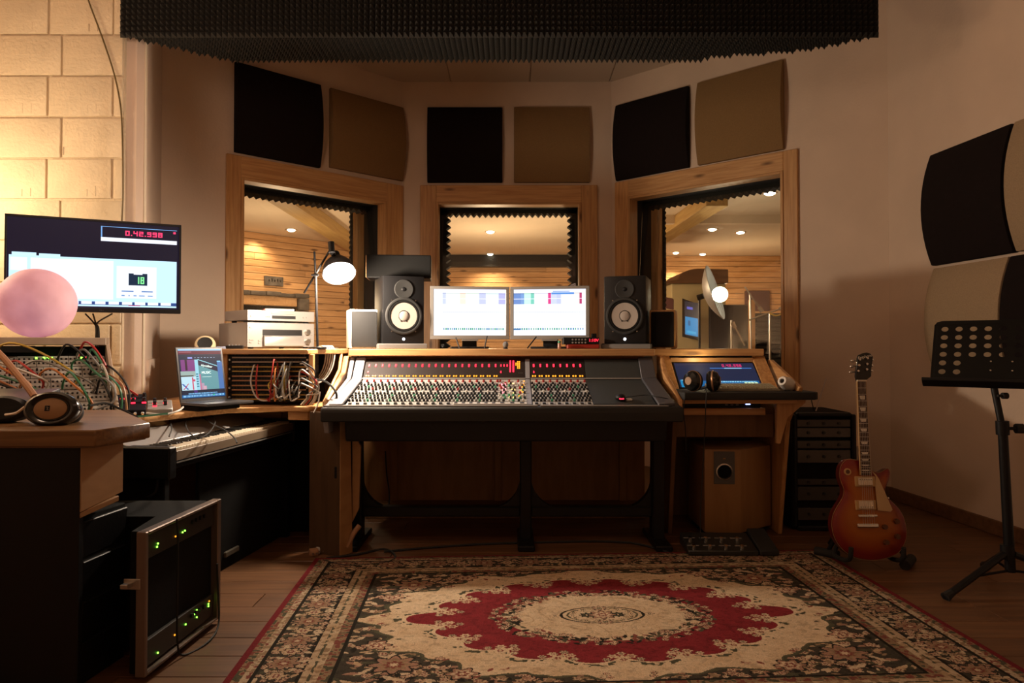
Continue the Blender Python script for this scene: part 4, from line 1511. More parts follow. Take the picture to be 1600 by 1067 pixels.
def small_speaker(label, x, y, rz, side_m, front_m, w=0.082, h=0.235, d=0.17):
    t = thing('small_speaker', label, 'speaker', (x, y, SHZ), rz, 'small bookshelf speakers at the shelf ends')
    T = wm(t)
    m = M(T); m.box(-w, w, 0.012, d, 0.004, h); m.build('cabinet', side_m, t, bevel=0.006, seg=2)
    m = M(T); m.box(-w + 0.010, w - 0.004, -0.004, 0.014, 0.010, h - 0.012); m.build('grille', front_m, t, bevel=0.008, seg=2)
    for sx in (-1, 1):
        for yy in (0.03, d - 0.03):
            m = M(T); m.cyl((sx * (w - 0.015), yy, 0), (sx * (w - 0.015), yy, 0.006), 0.008, n=8); m.build('foot', rubber, t)


p = px(569, 546, 4.06)
small_speaker('small pale speaker with a grey grille, left end of the shelf', p.x, 4.05, 0.36, white_plastic, grille_grey)
p = px(1031, 541, 4.10)
small_speaker('small pine sided speaker with a black grille, right of the right monitor', p.x + 0.012, 4.10, -0.34, pine_v, black_fabric, 0.075)

# screens
def daw_screen(n, seed):
    q = random.Random(seed)
    H_, W_ = 100, 150
    a = np.empty((H_, W_, 3)); a[:] = (0.92, 0.95, 1.05)
    rect(a, 0, 0, 1, 0.05, (0.85, 0.88, 1.05))
    x = 0.12 if n == 0 else 0.0
    cols = [(0.60, 0.66, 0.92), (0.92, 0.98, 0.98), (1.0, 0.98, 0.92), (1.0, 0.80, 0.68), (0.88, 1.0, 0.90), (0.92, 0.98, 1.0), (0.58, 0.62, 0.92), (0.82, 0.98, 0.96), (0.50, 0.50, 0.90)] if n == 0 else \
        [(0.16, 0.28, 0.62), (0.20, 0.36, 0.70), (0.60, 0.98, 0.80), (0.20, 0.62, 0.50), (0.90, 0.92, 1.0), (0.92, 0.90, 1.05), (0.75, 0.06, 0.26), (0.62, 0.68, 0.95), (0.55, 0.60, 0.92), (0.92, 0.94, 1.0), (0.92, 0.88, 0.86), (0.50, 0.05, 0.16)]
    ws = [0.05, 0.19, 0.0, 0.08, 0.19, 0.0, 0.09, 0.18, 0.10] if n == 0 else [0.10, 0.05, 0.09, 0.05, 0.09, 0.10, 0.045, 0.08, 0.06, 0.10, 0.15, 0.035]
    for c, w in zip(cols, ws):
        if w > 0:
            rect(a, x, 0.08, x + w, 0.32, c)
            rect(a, x, 0.08, x + w, 0.10, tuple(k * 0.75 for k in c))
            if w < 0.12:
                rect(a, x, 0.20, x + w, 0.205, (1.0, 1.0, 1.1))
        x += w
    if n == 1:
        rect(a, 0.53, 0.07, 0.84, 0.11, (0.10, 0.28, 0.72)); rect(a, 0.55, 0.04, 0.78, 0.06, (0.30, 0.42, 0.75))
    for k in range(30):
        xx = 0.13 + 0.85 * k / 30 if n == 0 else 0.01 + 0.97 * k / 30
        rect(a, xx, 0.34, xx + 0.004, 0.84, (0.80, 0.82, 0.92))
        if n == 1 and q.random() < 0.5: rect(a, xx, 0.52, xx + 0.006, 0.52 + 0.1 * q.random(), (0.72, 0.74, 0.86))
        if k % 1 == 0:
            c = q.choice([(0.02, 0.30, 0.24), (0.04, 0.36, 0.20), (0.05, 0.24, 0.44)])
            rect(a, xx + 0.006, 0.84, xx + 0.022, 0.885, c)
    rect(a, 0.12 if n == 0 else 0.0, 0.49, 1, 0.495, (0.62, 0.66, 0.82)); rect(a, 0.12 if n == 0 else 0.0, 0.79, 1, 0.795, (0.66, 0.70, 0.86))
    if n == 1: rect(a, 0.0, 0.85, 0.10, 0.885, (0.03, 0.16, 0.42))
    return a


def computer_monitor(label, xa, xb, ya, yb, Ya, Yb, n):
    """xa,xb pixel columns, ya top, yb bottom; Ya, Yb distances of the two edges."""
    A_ = px(xa, yb, Ya); B_ = px(xb, yb, Yb)
    z0 = SHZ + 0.075; h = 0.325
    rz = math.atan2(B_.y - A_.y, B_.x - A_.x)
    w = math.hypot(B_.x - A_.x, B_.y - A_.y)
    t = thing('computer_monitor', label, 'computer monitor', ((A_.x + B_.x) / 2, (A_.y + B_.y) / 2, SHZ), rz, 'two lit computer monitors on the console shelf')
    T = wm(t); e = 0.022; zz = 0.058
    m = M(T)
    m.box(-w / 2, w / 2, 0.012, 0.045, zz, zz + h)
    m.build('housing', silver, t, bevel=0.004)
    for (a0, a1, c0, c1) in [(-w / 2, w / 2, zz + h - e * 0.8, zz + h), (-w / 2, w / 2, zz, zz + e * 1.1), (-w / 2, -w / 2 + e, zz + e * 1.1, zz + h - e * 0.8), (w / 2 - e, w / 2, zz + e * 1.1, zz + h - e * 0.8)]:
        m = M(T); m.box(a0, a1, 0.0, 0.013, c0, c1); m.build('bezel', silver, t, bevel=0.0015)
    pix_plane('screen', daw_screen(n, 30 + n), T @ Vector((-w / 2 + e, 0.008, zz + e * 1.1)), T.to_3x3() @ Vector((w - 2 * e, 0, 0)), T.to_3x3() @ Vector((0, 0, h - e * 1.9)), screen_m, t)
    m = M(T); m.box(-0.045, 0.045, 0.05, 0.085, 0.012, zz + 0.10); m.build('neck', black, t, bevel=0.004)
    m = M(T); m.box(-0.115, 0.115, -0.02, 0.17, 0.0, 0.014); m.build('base', black, t, bevel=0.005, seg=2)
    m = M(T); m.box(-0.05, 0.05, 0.002, 0.05, zz - 0.01, zz); m.build('stand_collar', silver, t, bevel=0.002)
    return t


computer_monitor('silver framed computer monitor beside the left studio speaker, pale mixer on screen', 672, 796, 447, 527, 4.16, 4.22, 0)
computer_monitor('silver framed computer monitor beside the red box, coloured tracks on screen', 797, 921, 443, 527, 4.22, 4.14, 1)
# little ball microphone, red interface, thin rods
p = px(790, 541, 4.04)
t = thing('ball_microphone', 'small round grey microphone standing on the shelf between the screens', 'microphone', (p.x, 4.04, SHZ))
m = M(); m.sphere((p.x, 4.04, SHZ + 0.024), 0.017, 16, 10, 1, 1, 1.1); m.build('head', mat('mic_mesh', (0.20, 0.19, 0.18), 0.5, 0.4, bump=0.6, bscale=500), t)
m = M(); m.cyl((p.x, 4.04, SHZ), (p.x, 4.04, SHZ + 0.010), 0.015, 0.010, 14); m.build('base', black, t)
for (a, b, lab) in [((718, 541), (712, 527), 'thin black rod leaning left of the left monitor foot'), ((757, 541), (761, 525), 'thin black rod leaning right of the left monitor foot'), ((824, 543), (838, 526), 'thin black rod leaning left of the right monitor foot')]:
    p0 = px(*a, 4.12); p0.z = SHZ + 0.003; p1 = px(*b, 4.14)
    m = M(); m.cyl(p0, p1, 0.004, n=8)
    solo('support_rod', m, black, lab, 'rod', p0, group='thin rods under the computer monitors')
a = px(886, 541, 4.10); b = px(936, 541, 4.10)
t = thing('red_audio_interface', 'flat red audio box on the shelf under a black unit', 'audio interface', ((a.x + b.x) / 2, 4.10, SHZ))
m = M(); m.box(a.x, b.x, 4.08, 4.25, SHZ, SHZ + 0.026); m.build('case', red_case, t, bevel=0.003)
m = M(); m.box(a.x + 0.004, b.x - 0.004, 4.077, 4.08, SHZ + 0.004, SHZ + 0.022); m.build('front_plate', red_case, t, bevel=0.001)
t = thing('monitor_controller', 'black button unit with a glowing red readout on the red audio box', 'controller', ((a.x + b.x) / 2, 4.10, SHZ + 0.026))
a2 = px(880, 541, 4.10)
m = M(); m.box(a2.x, b.x, 4.085, 4.24, SHZ + 0.026, SHZ + 0.068); m.build('case', black, t, bevel=0.003)
for k in range(5):
    for r_ in range(2):
        m = M(); x = a2.x + 0.055 + k * 0.019; z = SHZ + 0.037 + r_ * 0.018
        m.cyl((x, 4.085, z), (x, 4.079, z), 0.0055, n=10); m.build('button', knob_grey, t)
T = Matrix.Translation((b.x - 0.034, 4.083, SHZ + 0.05)) @ Matrix.Rotation(PI / 2, 4, 'X')
text_part('readout', '1:10V', 0.026, T, led_red, t, 0.0006)
m = M(); m.box(b.x - 0.040, b.x - 0.012, 4.12, 4.16, SHZ + 0.068, SHZ + 0.092); m.build('top_block', black_matt, t, bevel=0.002)
t = thing('small_bottle', 'tiny pinkish bottle with a green cap between the right monitor and the black unit', 'bottle', px(874, 541, 4.05))
p = px(874, 541, 4.05); t.location.z = SHZ; reg(t, Matrix.Translation((p.x, 4.05, SHZ)))
m = M(); m.lathe([(0.0, 0.0), (0.010, 0.0), (0.010, 0.032), (0.006, 0.038)], (p.x, 4.05, SHZ), (0, 0, 1), 14); m.build('body', mat('pink_glass', (0.45, 0.22, 0.16), 0.3), t)
m = M(); m.lathe([(0.0085, 0.034), (0.0085, 0.048), (0.0, 0.049)], (p.x, 4.05, SHZ), (0, 0, 1), 14); m.build('cap', knob_green, t)
# mouse on the console
p = Vector((0.565, 3.56, 0.808))
t = thing('mouse', 'black computer mouse with a red glow on the blank console panel', 'mouse', p)
m = M(); m.sphere(p + Vector((0, 0, 0.006)), 0.03, 16, 10, 1.0, 1.35, 0.62); m.build('shell', black, t)
m = M(); m.box(p.x - 0.012, p.x + 0.012, p.y - 0.040, p.y - 0.034, p.z - 0.002, p.z + 0.005); m.build('light', led_red, t, bevel=0.002)
m = M(); m.tube([p + Vector((0.02, 0.03, 0.004)), p + Vector((0.07, 0.0, 0.012)), p + Vector((0.14, 0.03, 0.016)), p + Vector((0.20, -0.02, 0.010)), p + Vector((0.26, -0.03, -0.004))], 0.0022, 5); m.build('cable', rubber, t)
p = Vector((0.615, 3.565, 0.80))
m = M(); m.box(p.x - 0.02, p.x + 0.012, p.y - 0.01, p.y + 0.03, p.z - 0.004, p.z + 0.008)
solo('white_tag', m, white_plastic, 'small pale block beside the mouse on the console', 'block', p, bevel=0.003)
# ------------------------------------------------------------------ left side: television, desks, synthesiser
def tv_screen():
    H_, W_ = 156, 264
    a = np.empty((H_, W_, 3)); a[:] = S(14, 14, 34)
    w = np.array((0.90, 0.96, 1.1)); cyan = np.array(S(196, 232, 255)) * 1.02
    # time box top right
    rect(a, 0.525, 0.045, 0.985, 0.052, S(120, 170, 230)); rect(a, 0.525, 0.045, 0.531, 0.20, S(120, 170, 230))
    rect(a, 0.525, 0.175, 0.985, 0.222, w)
    red = np.array([1.0, 0.05, 0.16]) * 1.1
    seg7(a, '0.42.998', int(0.668 * W_), int(0.085 * H_), 7, 9, 2, 2, red)
    rect(a, 0.965, 0.07, 0.978, 0.09, red)
    # pale window with two tabs
    rect(a, 0.012, 0.425, 0.985, 0.985, cyan)
    rect(a, 0.03, 0.395, 0.16, 0.43, cyan * 1.05); rect(a, 0.175, 0.400, 0.295, 0.43, cyan * 1.05)
    rect(a, 0.02, 0.45, 0.11, 0.60, w * 0.95); rect(a, 0.13, 0.45, 0.60, 0.90, w * 0.97)
    rect(a, 0.62, 0.50, 0.86, 0.88, w * 0.93)
    rect(a, 0.69, 0.585, 0.805, 0.725, S(10, 38, 62)); rect(a, 0.72, 0.58, 0.775, 0.60, w)
    g = np.array([0.25, 1.0, 0.35])
    seg7(a, '18', int(0.733 * W_), int(0.625 * H_), 6, 13, 2, 2, g)
    a[int(0.625 * H_):int(0.625 * H_) + 13, int(0.733 * W_):int(0.733 * W_) + 4] = S(10, 38, 62)
    for (x0, x1) in ((0.65, 0.72), (0.77, 0.84)): rect(a, x0, 0.792, x1, 0.806, S(90, 130, 190))
    for (x0, x1) in ((0.65, 0.668), (0.69, 0.70), (0.72, 0.74), (0.755, 0.79), (0.81, 0.84)): rect(a, x0, 0.842, x1, 0.858, S(110, 150, 205))
    rect(a, 0.012, 0.925, 0.985, 0.965, S(40, 70, 130))
    x = 0.02
    while x < 0.96:
        rect(a, x, 0.928, x + 0.062, 0.958, w); x += 0.079
    rect(a, 0.69, 0.965, 0.765, 0.972, S(220, 40, 80))
    return a


YL, YR = 3.46, 3.80
a, b, c, d = px(5, 485, YL), px(282, 489, YR), px(282, 353, YR), px(5, 333, YL)
ctr = (a + b) / 2
t = thing('wall_television', 'large flat television on the cream block wall, showing a time readout and the number 18', 'television', ctr)
ux = (b - a); ux.z = 0; wv = ux.length; ux.normalize(); un = Vector((ux.y, -ux.x, 0))
zb, zt_ = a.z, d.z
T = Matrix((ux, -un, Vector((0, 0, 1)))).transposed().to_4x4(); T.translation = Vector((a.x, a.y, zb))
hv = zt_ - zb
m = M(T); m.box(0, wv, 0.006, 0.05, 0, hv); m.box(wv * 0.2, wv * 0.8, 0.05, 0.075, hv * 0.1, hv * 0.8); m.build('housing', black, t, bevel=0.004)
for (x0, x1, z0, z1) in ((0, wv, 0, 0.022), (0, wv, hv - 0.012, hv), (0, 0.010, 0.022, hv - 0.012), (wv - 0.010, wv, 0.022, hv - 0.012)):
    m = M(T); m.box(x0, x1, 0, 0.008, z0, z1); m.build('bezel', black, t, bevel=0.001)
o_ = T @ Vector((0.010, 0.004, 0.022))
pix_plane('screen', tv_screen(), o_, ux * (wv - 0.020), Vector((0, 0, hv - 0.034)), screen_m, t)
text_part('maker_mark', '- - -', 0.012, T @ frame((wv * 0.53, -0.0005, 0.011), (1, 0, 0), (0, -1, 0)), knob_grey, t)
p0 = T @ Vector((wv * 0.5, 0.08, hv * 0.5))
m = M(); m.cyl(p0, Vector((p0.x - 0.05, 3.94, p0.z)), 0.03, n=10); m.build('wall_arm', black, t)
for k, (dx, ex) in enumerate(((-0.02, 0.0), (0.012, 0.01), (0.05, 0.015))):
    m = M(); m.tube([px(133 + k * 12 + (18 if k == 2 else 0), 490, 3.72), px(146 + k * 3, 504, 3.76), px(150 + k * 2, 514, 3.78), px(149 + k * 3, 545, 3.78), px(152 + k, 590, 3.78), px(152 + k, 610, 3.6)], 0.0045, 5)
    solo('television_cable', m, rubber, '%s black cable hanging below the large television' % ['leftmost', 'middle', 'rightmost'][k], 'cable', px(133 + k * 12, 490, 3.72), group='black cables below the large television')
m = M(); m.tube([px(135, -8, 3.935), px(142, 12, 3.935), px(160, 60, 3.935), px(178, 115, 3.935), px(188, 165, 3.93), px(191, 215, 3.93), px(192, 300, 3.93), px(190, 345, 3.93)], 0.0045, 5)
solo('wall_cable', m, mat('wall_cable_brown', (0.12, 0.08, 0.03), 0.6), 'thin brown cable running down the cream block wall', 'cable', px(142, 12, 3.935))

# front desk at the left edge of the picture
DZ = 0.82
t = thing('front_desk', 'thick topped wooden desk at the front left with black side panel', 'desk', (-1.8, 2.4, 0))
pl = [(-2.9, 2.115), (-1.290, 2.118), (-1.232, 2.33), (-1.60, 2.80), (-2.9, 2.80)]
m = M(); m.prism(pl, DZ - 0.052, DZ); m.build('top', oak_top, t, bevel=0.004)
m = M(); m.prism([(-2.88, 2.125), (-1.30, 2.128), (-1.245, 2.325), (-1.60, 2.78), (-2.88, 2.78)], DZ - 0.056, DZ - 0.052); m.build('edge_line', brown_board, t)
m = M(); m.box(-2.9, -1.352, 2.14, 2.165, 0.0, DZ - 0.057); m.build('side_panel', black, t, bevel=0.002)
m = M(); m.hexa([(-1.350, 2.145, 0.560), (-1.325, 2.335, 0.585), (-1.345, 2.335, 0.585), (-1.370, 2.145, 0.560)], [(-1.350, 2.145, DZ - 0.057), (-1.325, 2.335, DZ - 0.057), (-1.345, 2.335, DZ - 0.057), (-1.370, 2.145, DZ - 0.057)])
m.build('end_board', ply, t, bevel=0.002)
m = M(); m.hexa([(-1.350, 2.145, 0.542), (-1.318, 2.30, 0.562), (-1.36, 2.30, 0.562), (-1.39, 2.145, 0.542)], [(-1.350, 2.145, 0.558), (-1.318, 2.30, 0.580), (-1.36, 2.30, 0.580), (-1.39, 2.145, 0.558)])
m.build('end_rail', ply, t, bevel=0.002)
t = thing('drawer_pedestal', 'black drawer pedestal standing under the end of the front desk', 'drawer unit', (-1.5, 2.3, 0))
m = M(); m.hexa([(-1.375, 2.17, 0), (-1.350, 2.395, 0), (-1.75, 2.395, 0), (-1.75, 2.17, 0)], [(-1.375, 2.17, 0.535), (-1.350, 2.395, 0.535), (-1.75, 2.395, 0.535), (-1.75, 2.17, 0.535)]); m.build('carcass', black_matt, t, bevel=0.003)
for k in range(4):
    z0, z1 = 0.02 + k * 0.128, 0.02 + k * 0.128 + 0.118
    m = M(); m.hexa([(-1.372, 2.18, z0), (-1.349, 2.388, z0 + 0.004), (-1.36, 2.388, z0 + 0.004), (-1.385, 2.18, z0)], [(-1.360, 2.18, z1), (-1.337, 2.388, z1), (-1.36, 2.388, z1), (-1.385, 2.18, z1)])
    m.build('drawer', black, t, bevel=0.003)

# rear worktop
WZ = 0.76
t = thing('rear_worktop', 'thin pine worktop behind the front desk carrying laptop and synthesiser', 'worktop', (-1.8, 3.5, 0))
pl = [(-1.735, 2.985), (-1.475, 3.545), (-1.19, 3.64), (-1.075, 3.62), (-1.015, 3.70), (-1.02, 3.95), (-1.25, 4.70), (-2.10, 4.70), (-2.12, 3.92), (-3.3, 3.90), (-3.3, 2.86), (-2.3, 2.84)]
m = M(); m.prism(pl, WZ - 0.028, WZ); m.build('top', pine_h, t, bevel=0.004)
m = M(); m.prism([(-1.20, 3.66), (-1.09, 3.65), (-1.04, 3.71), (-1.04, 3.85), (-1.20, 3.85)], WZ - 0.075, WZ - 0.028); m.build('corner_block', pine_h, t, bevel=0.004)
m = M(); m.box(-2.9, -1.30, 4.0, 4.03, 0.0, WZ - 0.028); m.build('rear_board', ply, t)
m = M(); m.box(-1.075, -1.045, 3.66, 3.95, 0.0, WZ - 0.076); m.build('leg_board', black, t, bevel=0.002)
m = M(); m.box(-2.2, -2.17, 2.95, 3.95, 0.0, WZ - 0.028); m.build('end_board', ply, t, bevel=0.002)
m = M(); m.box(-1.90, -1.34, 3.97, 3.995, 0.30, 0.73); m.build('modesty_board', ply, t, bevel=0.002)
m = M(); m.box(-1.30, -1.0, 4.0, 4.03, 0.0, WZ - 0.08); m.build('shade_board', black_matt, t)  # added black sheet that keeps the shaded gap beside the piano dark

# rack with glass door
t = thing('rack_case', 'low black rack case with a metal framed door and green lights on the floor', 'rack case', (-1.35, 2.45, 0))
FT = Matrix.Translation((-1.185, 2.20, 0))
fd = Vector((0.033, 0.49, 0)).normalized(); fo = Vector((fd.y, -fd.x, 0))
FT = Matrix((fd, -fo, Vector((0, 0, 1)))).transposed().to_4x4(); FT.translation = Vector((-1.185, 2.20, 0))   # x along the front, y into the case
FWd = 0.491; FH = 0.483
m = M(); m.prism([(-1.205, 2.222), (-1.190, 2.675), (-1.62, 2.675), (-1.62, 2.42), (-1.262, 2.42), (-1.238, 2.225)], 0.02, FH - 0.004); m.build('body', black_matt, t, bevel=0.003)
for (x0, x1, z0, z1, nm) in ((0, 0.016, 0.02, FH, 'door_stile'), (FWd - 0.026, FWd, 0.02, FH, 'door_stile'), (0.016, FWd - 0.026, FH - 0.012, FH, 'door_rail'), (0.016, FWd - 0.026, 0.02, 0.032, 'door_rail')):
    m = M(FT); m.box(x0, x1, -0.012, 0.022, z0, z1); m.build(nm, aluminium, t, bevel=0.003)
for (z0, z1, nm) in ((FH - 0.095, FH - 0.018, 'top_unit'), (0.040, 0.125, 'bottom_unit')):
    m = M(FT); m.box(0.024, FWd - 0.032, 0.002, 0.02, z0, z1)
    u_ = m.build(nm, mat(nm + '_grey', (0.028, 0.024, 0.020), 0.5), t, bevel=0.002)
    q = random.Random(3 if nm == 'top_unit' else 9)
    spots = [(0.08, 0.3, 0), (0.085, 0.42, 0), (0.19, 0.35, 1), (0.235, 0.38, 0), (0.25, 0.40, 0)] if nm == 'top_unit' else [(0.09, 0.2, 0), (0.19, 0.4, 1), (0.26, 0.5, 0), (0.32, 0.65, 0), (0.335, 0.75, 0), (0.335, 0.45, 0), (0.42, 0.55, 0), (0.42, 0.65, 0), (0.425, 0.75, 1)]
    for (x, f, cidx) in spots:
        m = M(FT); z = z0 + (z1 - z0) * f; m.box(x, x + 0.004, -0.001, 0.003, z, z + 0.005); m.build('indicator', [led_green, led_amber][cidx], u_)
    for k in range(4):
        m = M(FT); x = 0.30 + k * 0.028; m.cyl((x, 0.002, z1 - 0.024), (x, -0.006, z1 - 0.024), 0.008, n=10); m.build('knob', knob_black, u_)
m = M(FT); m.box(0.018, FWd - 0.028, 0.014, 0.02, 0.127, FH - 0.097); m.build('dark_opening', black_matt, t)
m = M(FT); m.box(-0.004, 0.0, 0.004, 0.06, 0.30, 0.335); m.box(-0.03, -0.002, 0.03, 0.055, 0.31, 0.325); m.build('door_latch', steel, t, bevel=0.002)
m = M(); m.tube([FT @ Vector(p) for p in ((0.17, -0.016, FH), (0.172, -0.02, 0.40), (0.17, -0.02, 0.2), (0.175, -0.02, 0.05), (0.20, -0.03, 0.005), (0.30, -0.06, 0.006), (0.42, -0.04, 0.02), (0.46, -0.018, 0.12), (0.455, -0.016, 0.24))], 0.0035, 5)
solo('loose_cable', m, rubber, 'thin black cable hanging over the door of the low rack case', 'cable', FT @ Vector((0.17, -0.016, FH)))

# digital piano
pA, pB = Vector((-1.407, 2.81, 0)), Vector((-1.247, 3.90, 0))
pd = (pB - pA); plen = pd.length; pd.normalize(); pn = Vector((-pd.y, pd.x, 0))     # pn points to the back
t = thing('digital_piano', 'black digital piano with silver rear strip, tucked under the worktop', 'piano', (pA + pB) / 2)
PT = Matrix((pd, pn, Vector((0, 0, 1)))).transposed().to_4x4(); PT.translation = pA
KZ = 0.655
m = M(PT); m.box(0.02, plen, 0.0, 0.33, KZ - 0.085, KZ - 0.022); m.build('key_bed', black, t, bevel=0.004)
m = M(PT); m.box(-0.02, 0.03, -0.015, 0.33, KZ - 0.12, KZ + 0.012); m.build('end_block', black, t, bevel=0.006)
m = M(PT); m.box(plen - 0.02, plen + 0.03, -0.015, 0.33, KZ - 0.12, KZ + 0.012); m.build('end_block', black, t, bevel=0.006)
m = M(PT); m.prism([(-0.012, KZ - 0.050), (-0.012, KZ - 0.010), (0.012, KZ - 0.010), (0.012, KZ - 0.050)], 0.031, plen - 0.021, 'x'); m.build('key_slip', mat('key_slip_beige', (0.19, 0.14, 0.095), 0.5), t, bevel=0.002)
m = M(PT); m.box(0.031, plen - 0.021, -0.014, -0.010, KZ - 0.060, KZ - 0.055); m.build('slip_edge', silver, t)
m = M(PT); m.prism([(0.16, KZ - 0.02), (0.16, KZ + 0.008), (0.20, KZ + 0.016), (0.29, KZ + 0.048), (0.33, KZ + 0.05), (0.33, KZ - 0.02)], 0.0, plen, 'x')
m.build('control_panel', mat('piano_silver', (0.50, 0.49, 0.49), 0.4, 0.6), t, bevel=0.003)
nw = 52
kw = (plen - 0.056) / nw
m = M(PT); m.box(0.0006, kw - 0.0006, 0.012, 0.155, KZ - 0.02, KZ)
k0 = m.build('white_key', ivory, t, bevel=0.0012)
for i in range(nw):
    off = PT.to_3x3() @ Vector((0.033 + i * kw, 0, 0))
    if i == 0: k0.location = off
    else: copy_part(k0, t, (0, 0, 0)).location = off
m = M(PT); m.box(-0.0036, 0.0036, 0.070, 0.155, KZ, KZ + 0.006)
b0 = m.build('black_key', knob_black, t, bevel=0.001)
fst = True
for i in range(nw - 1):
    if (i + 5) % 7 in (2, 6): continue
    off = PT.to_3x3() @ Vector((0.033 + (i + 1) * kw, 0, 0))
    if fst: b0.location = off; fst = False
    else: copy_part(b0, t, (0, 0, 0)).location = off
m = M(PT); m.box(0.0, 0.035, 0.02, 0.32, 0.0, KZ - 0.085); m.build('leg', black_matt, t, bevel=0.004)
m = M(PT); m.box(plen - 0.03, plen + 0.01, 0.02, 0.32, 0.0, KZ - 0.085); m.build('leg', black_matt, t, bevel=0.004)
m = M(PT); m.box(0.30, plen - 0.03, 0.06, 0.08, 0.0, KZ - 0.085); m.build('knee_board', black_matt, t, bevel=0.004)
m = M(PT); m.box(0.5, 0.62, 0.045, 0.0605, 0.06, 0.085); m.build('pedal_plate', mat('dull_plate', (0.10, 0.09, 0.07), 0.5), t, bevel=0.003)
for pts, lab in (([(300, 652), (290, 660), (296, 676), (312, 684), (330, 672), (336, 655), (322, 645)], 'thin black cable looped on the silver strip of the piano'), ([(255, 632), (262, 650), (268, 668), (264, 682)], 'thin black cable crossing the left part of the piano strip'), ([(316, 652), (335, 664), (352, 672), (366, 684), (370, 692)], 'thin black cable crossing the piano keys')):
    m = M()
    P_ = []
    for x, y in pts:
        r = px(x, y, 1.0) - Vector((0, 0, CAMZ)); r = Vector((r.x, r.y, r.z))
        # rest on the top of the piano strip
        tt = (KZ + 0.055 - CAMZ) / r.z
        q_ = Vector((0, 0, CAMZ)) + r * tt
        P_.append(q_)
    m.tube(P_, 0.003, 5); solo('thin_cable', m, rubber, lab, 'cable', P_[0], group='thin black cables on the piano')
m = M(); m.tube([px(215, 745, 2.85), px(218, 765, 2.84), px(230, 775, 2.83), px(243, 768, 2.82), px(248, 745, 2.82)], 0.006, 6)
solo('pedal_cable', m, rubber, 'black cable hanging in a loop below the left end of the piano', 'cable', px(230, 775, 2.83))

# ------------------------------------------------------------------ modular synthesiser with moon lamp
rz = math.radians(36)
t = thing('modular_synthesiser', 'sloping modular synthesiser of pale panels full of sockets on the rear worktop', 'synthesiser', (-1.74, 3.03, WZ), rz)
T = wm(t)
LX = -0.95
prof = [(0.0, 0.0), (0.0, 0.03), (0.44, 0.285), (0.44, 0.335), (0.42, 0.335), (0.42, 0.362), (0.80, 0.362), (0.80, 0.0)]
case_m = wood('case_ply', (0.42, 0.33, 0.25), (0.36, 0.27, 0.20), (5, 5, 5), 0.6, objvar=0.0)
m = M(T); m.prism([(0.0, 0.0), (0.0, 0.018), (0.445, 0.272), (0.445, 0.32), (0.80, 0.32), (0.80, 0.0)], LX, -0.016, 'x'); m.build('body', black_matt, t)
m = M(T); m.prism([(-0.02, 0.0), (-0.02, 0.035), (0.42, 0.33), (0.42, 0.362), (0.80, 0.362), (0.80, 0.0)], -0.016, 0.0, 'x'); m.build('side_cheek', case_m, t, bevel=0.002)
m = M(T); m.box(LX, -0.016, 0.40, 0.80, 0.325, 0.362); m.build('top_board', case_m, t, bevel=0.003)
s0 = Vector((0, 0.008, 0.024)); s1 = Vector((0, 0.44, 0.273)); sd = (s1 - s0); L_ = sd.length; sd.normalize(); sn_ = Vector((0, -sd.z, sd.y))
ST = T @ (lambda q: (q.__setattr__('translation', s0), q)[1])(Matrix((Vector((1, 0, 0)), sd, sn_)).transposed().to_4x4())
mod_m = [mat('module_grey', (0.33, 0.315, 0.29), 0.5), mat('module_cream', (0.34, 0.29, 0.21), 0.5), mat('module_black', (0.03, 0.03, 0.03), 0.5)]
rows = 5
q = random.Random(12)
for r in range(rows):
    v0 = L_ * r / rows + 0.003; v1 = L_ * (r + 1) / rows - 0.003
    x = -0.02
    while x > LX + 0.05:
        w = q.choice([0.05, 0.075, 0.10, 0.15]); w = min(w, x - LX)
        mi = 0 if (x > -0.42) else q.choice([2, 2, 0, 1])
        m = M(ST); m.box(x - w + 0.001, x - 0.001, v0, v1, -0.008, 0.003)
        p_ = m.build('module_panel', mod_m[mi], t, bevel=0.001)
        m = M(ST)
        nx = max(2, int(w / 0.0165))
        for i in range(nx):
            for j in range(2):
                u = x - w + w * (i + 0.5) / nx; v = v0 + (v1 - v0) * (j + 0.6) / 2.4
                m.cur = 0 if q.random() < 0.9 else 1
                if mi and q.random() < 0.35: m.cur = 1
                m.cyl((u, v, 0.002), (u, v, 0.009 if m.cur == 0 else 0.016), 0.0047, 0.004, 6)
        m.build('sockets', [knob_black, chrome if mi else knob_black], p_, kind='stuff')
        x -= w
for k, (u, v, mm) in enumerate([(-0.30, 0.47, led_green), (-0.27, 0.47, led_green), (-0.255, 0.47, led_green), (-0.24, 0.47, led_green), (-0.12, 0.468, led_green), (-0.10, 0.468, led_red), (-0.62, 0.22, led_green), (-0.60, 0.13, led_green)]):
    m = M(ST); m.box(u, u + 0.008, v, v + 0.007, 0.003, 0.008); m.build('indicator', mm, t)
m = M(T); m.box(-0.62, -0.30, 0.405, 0.43, 0.292, 0.322); m.build('dark_drawer', black, t)
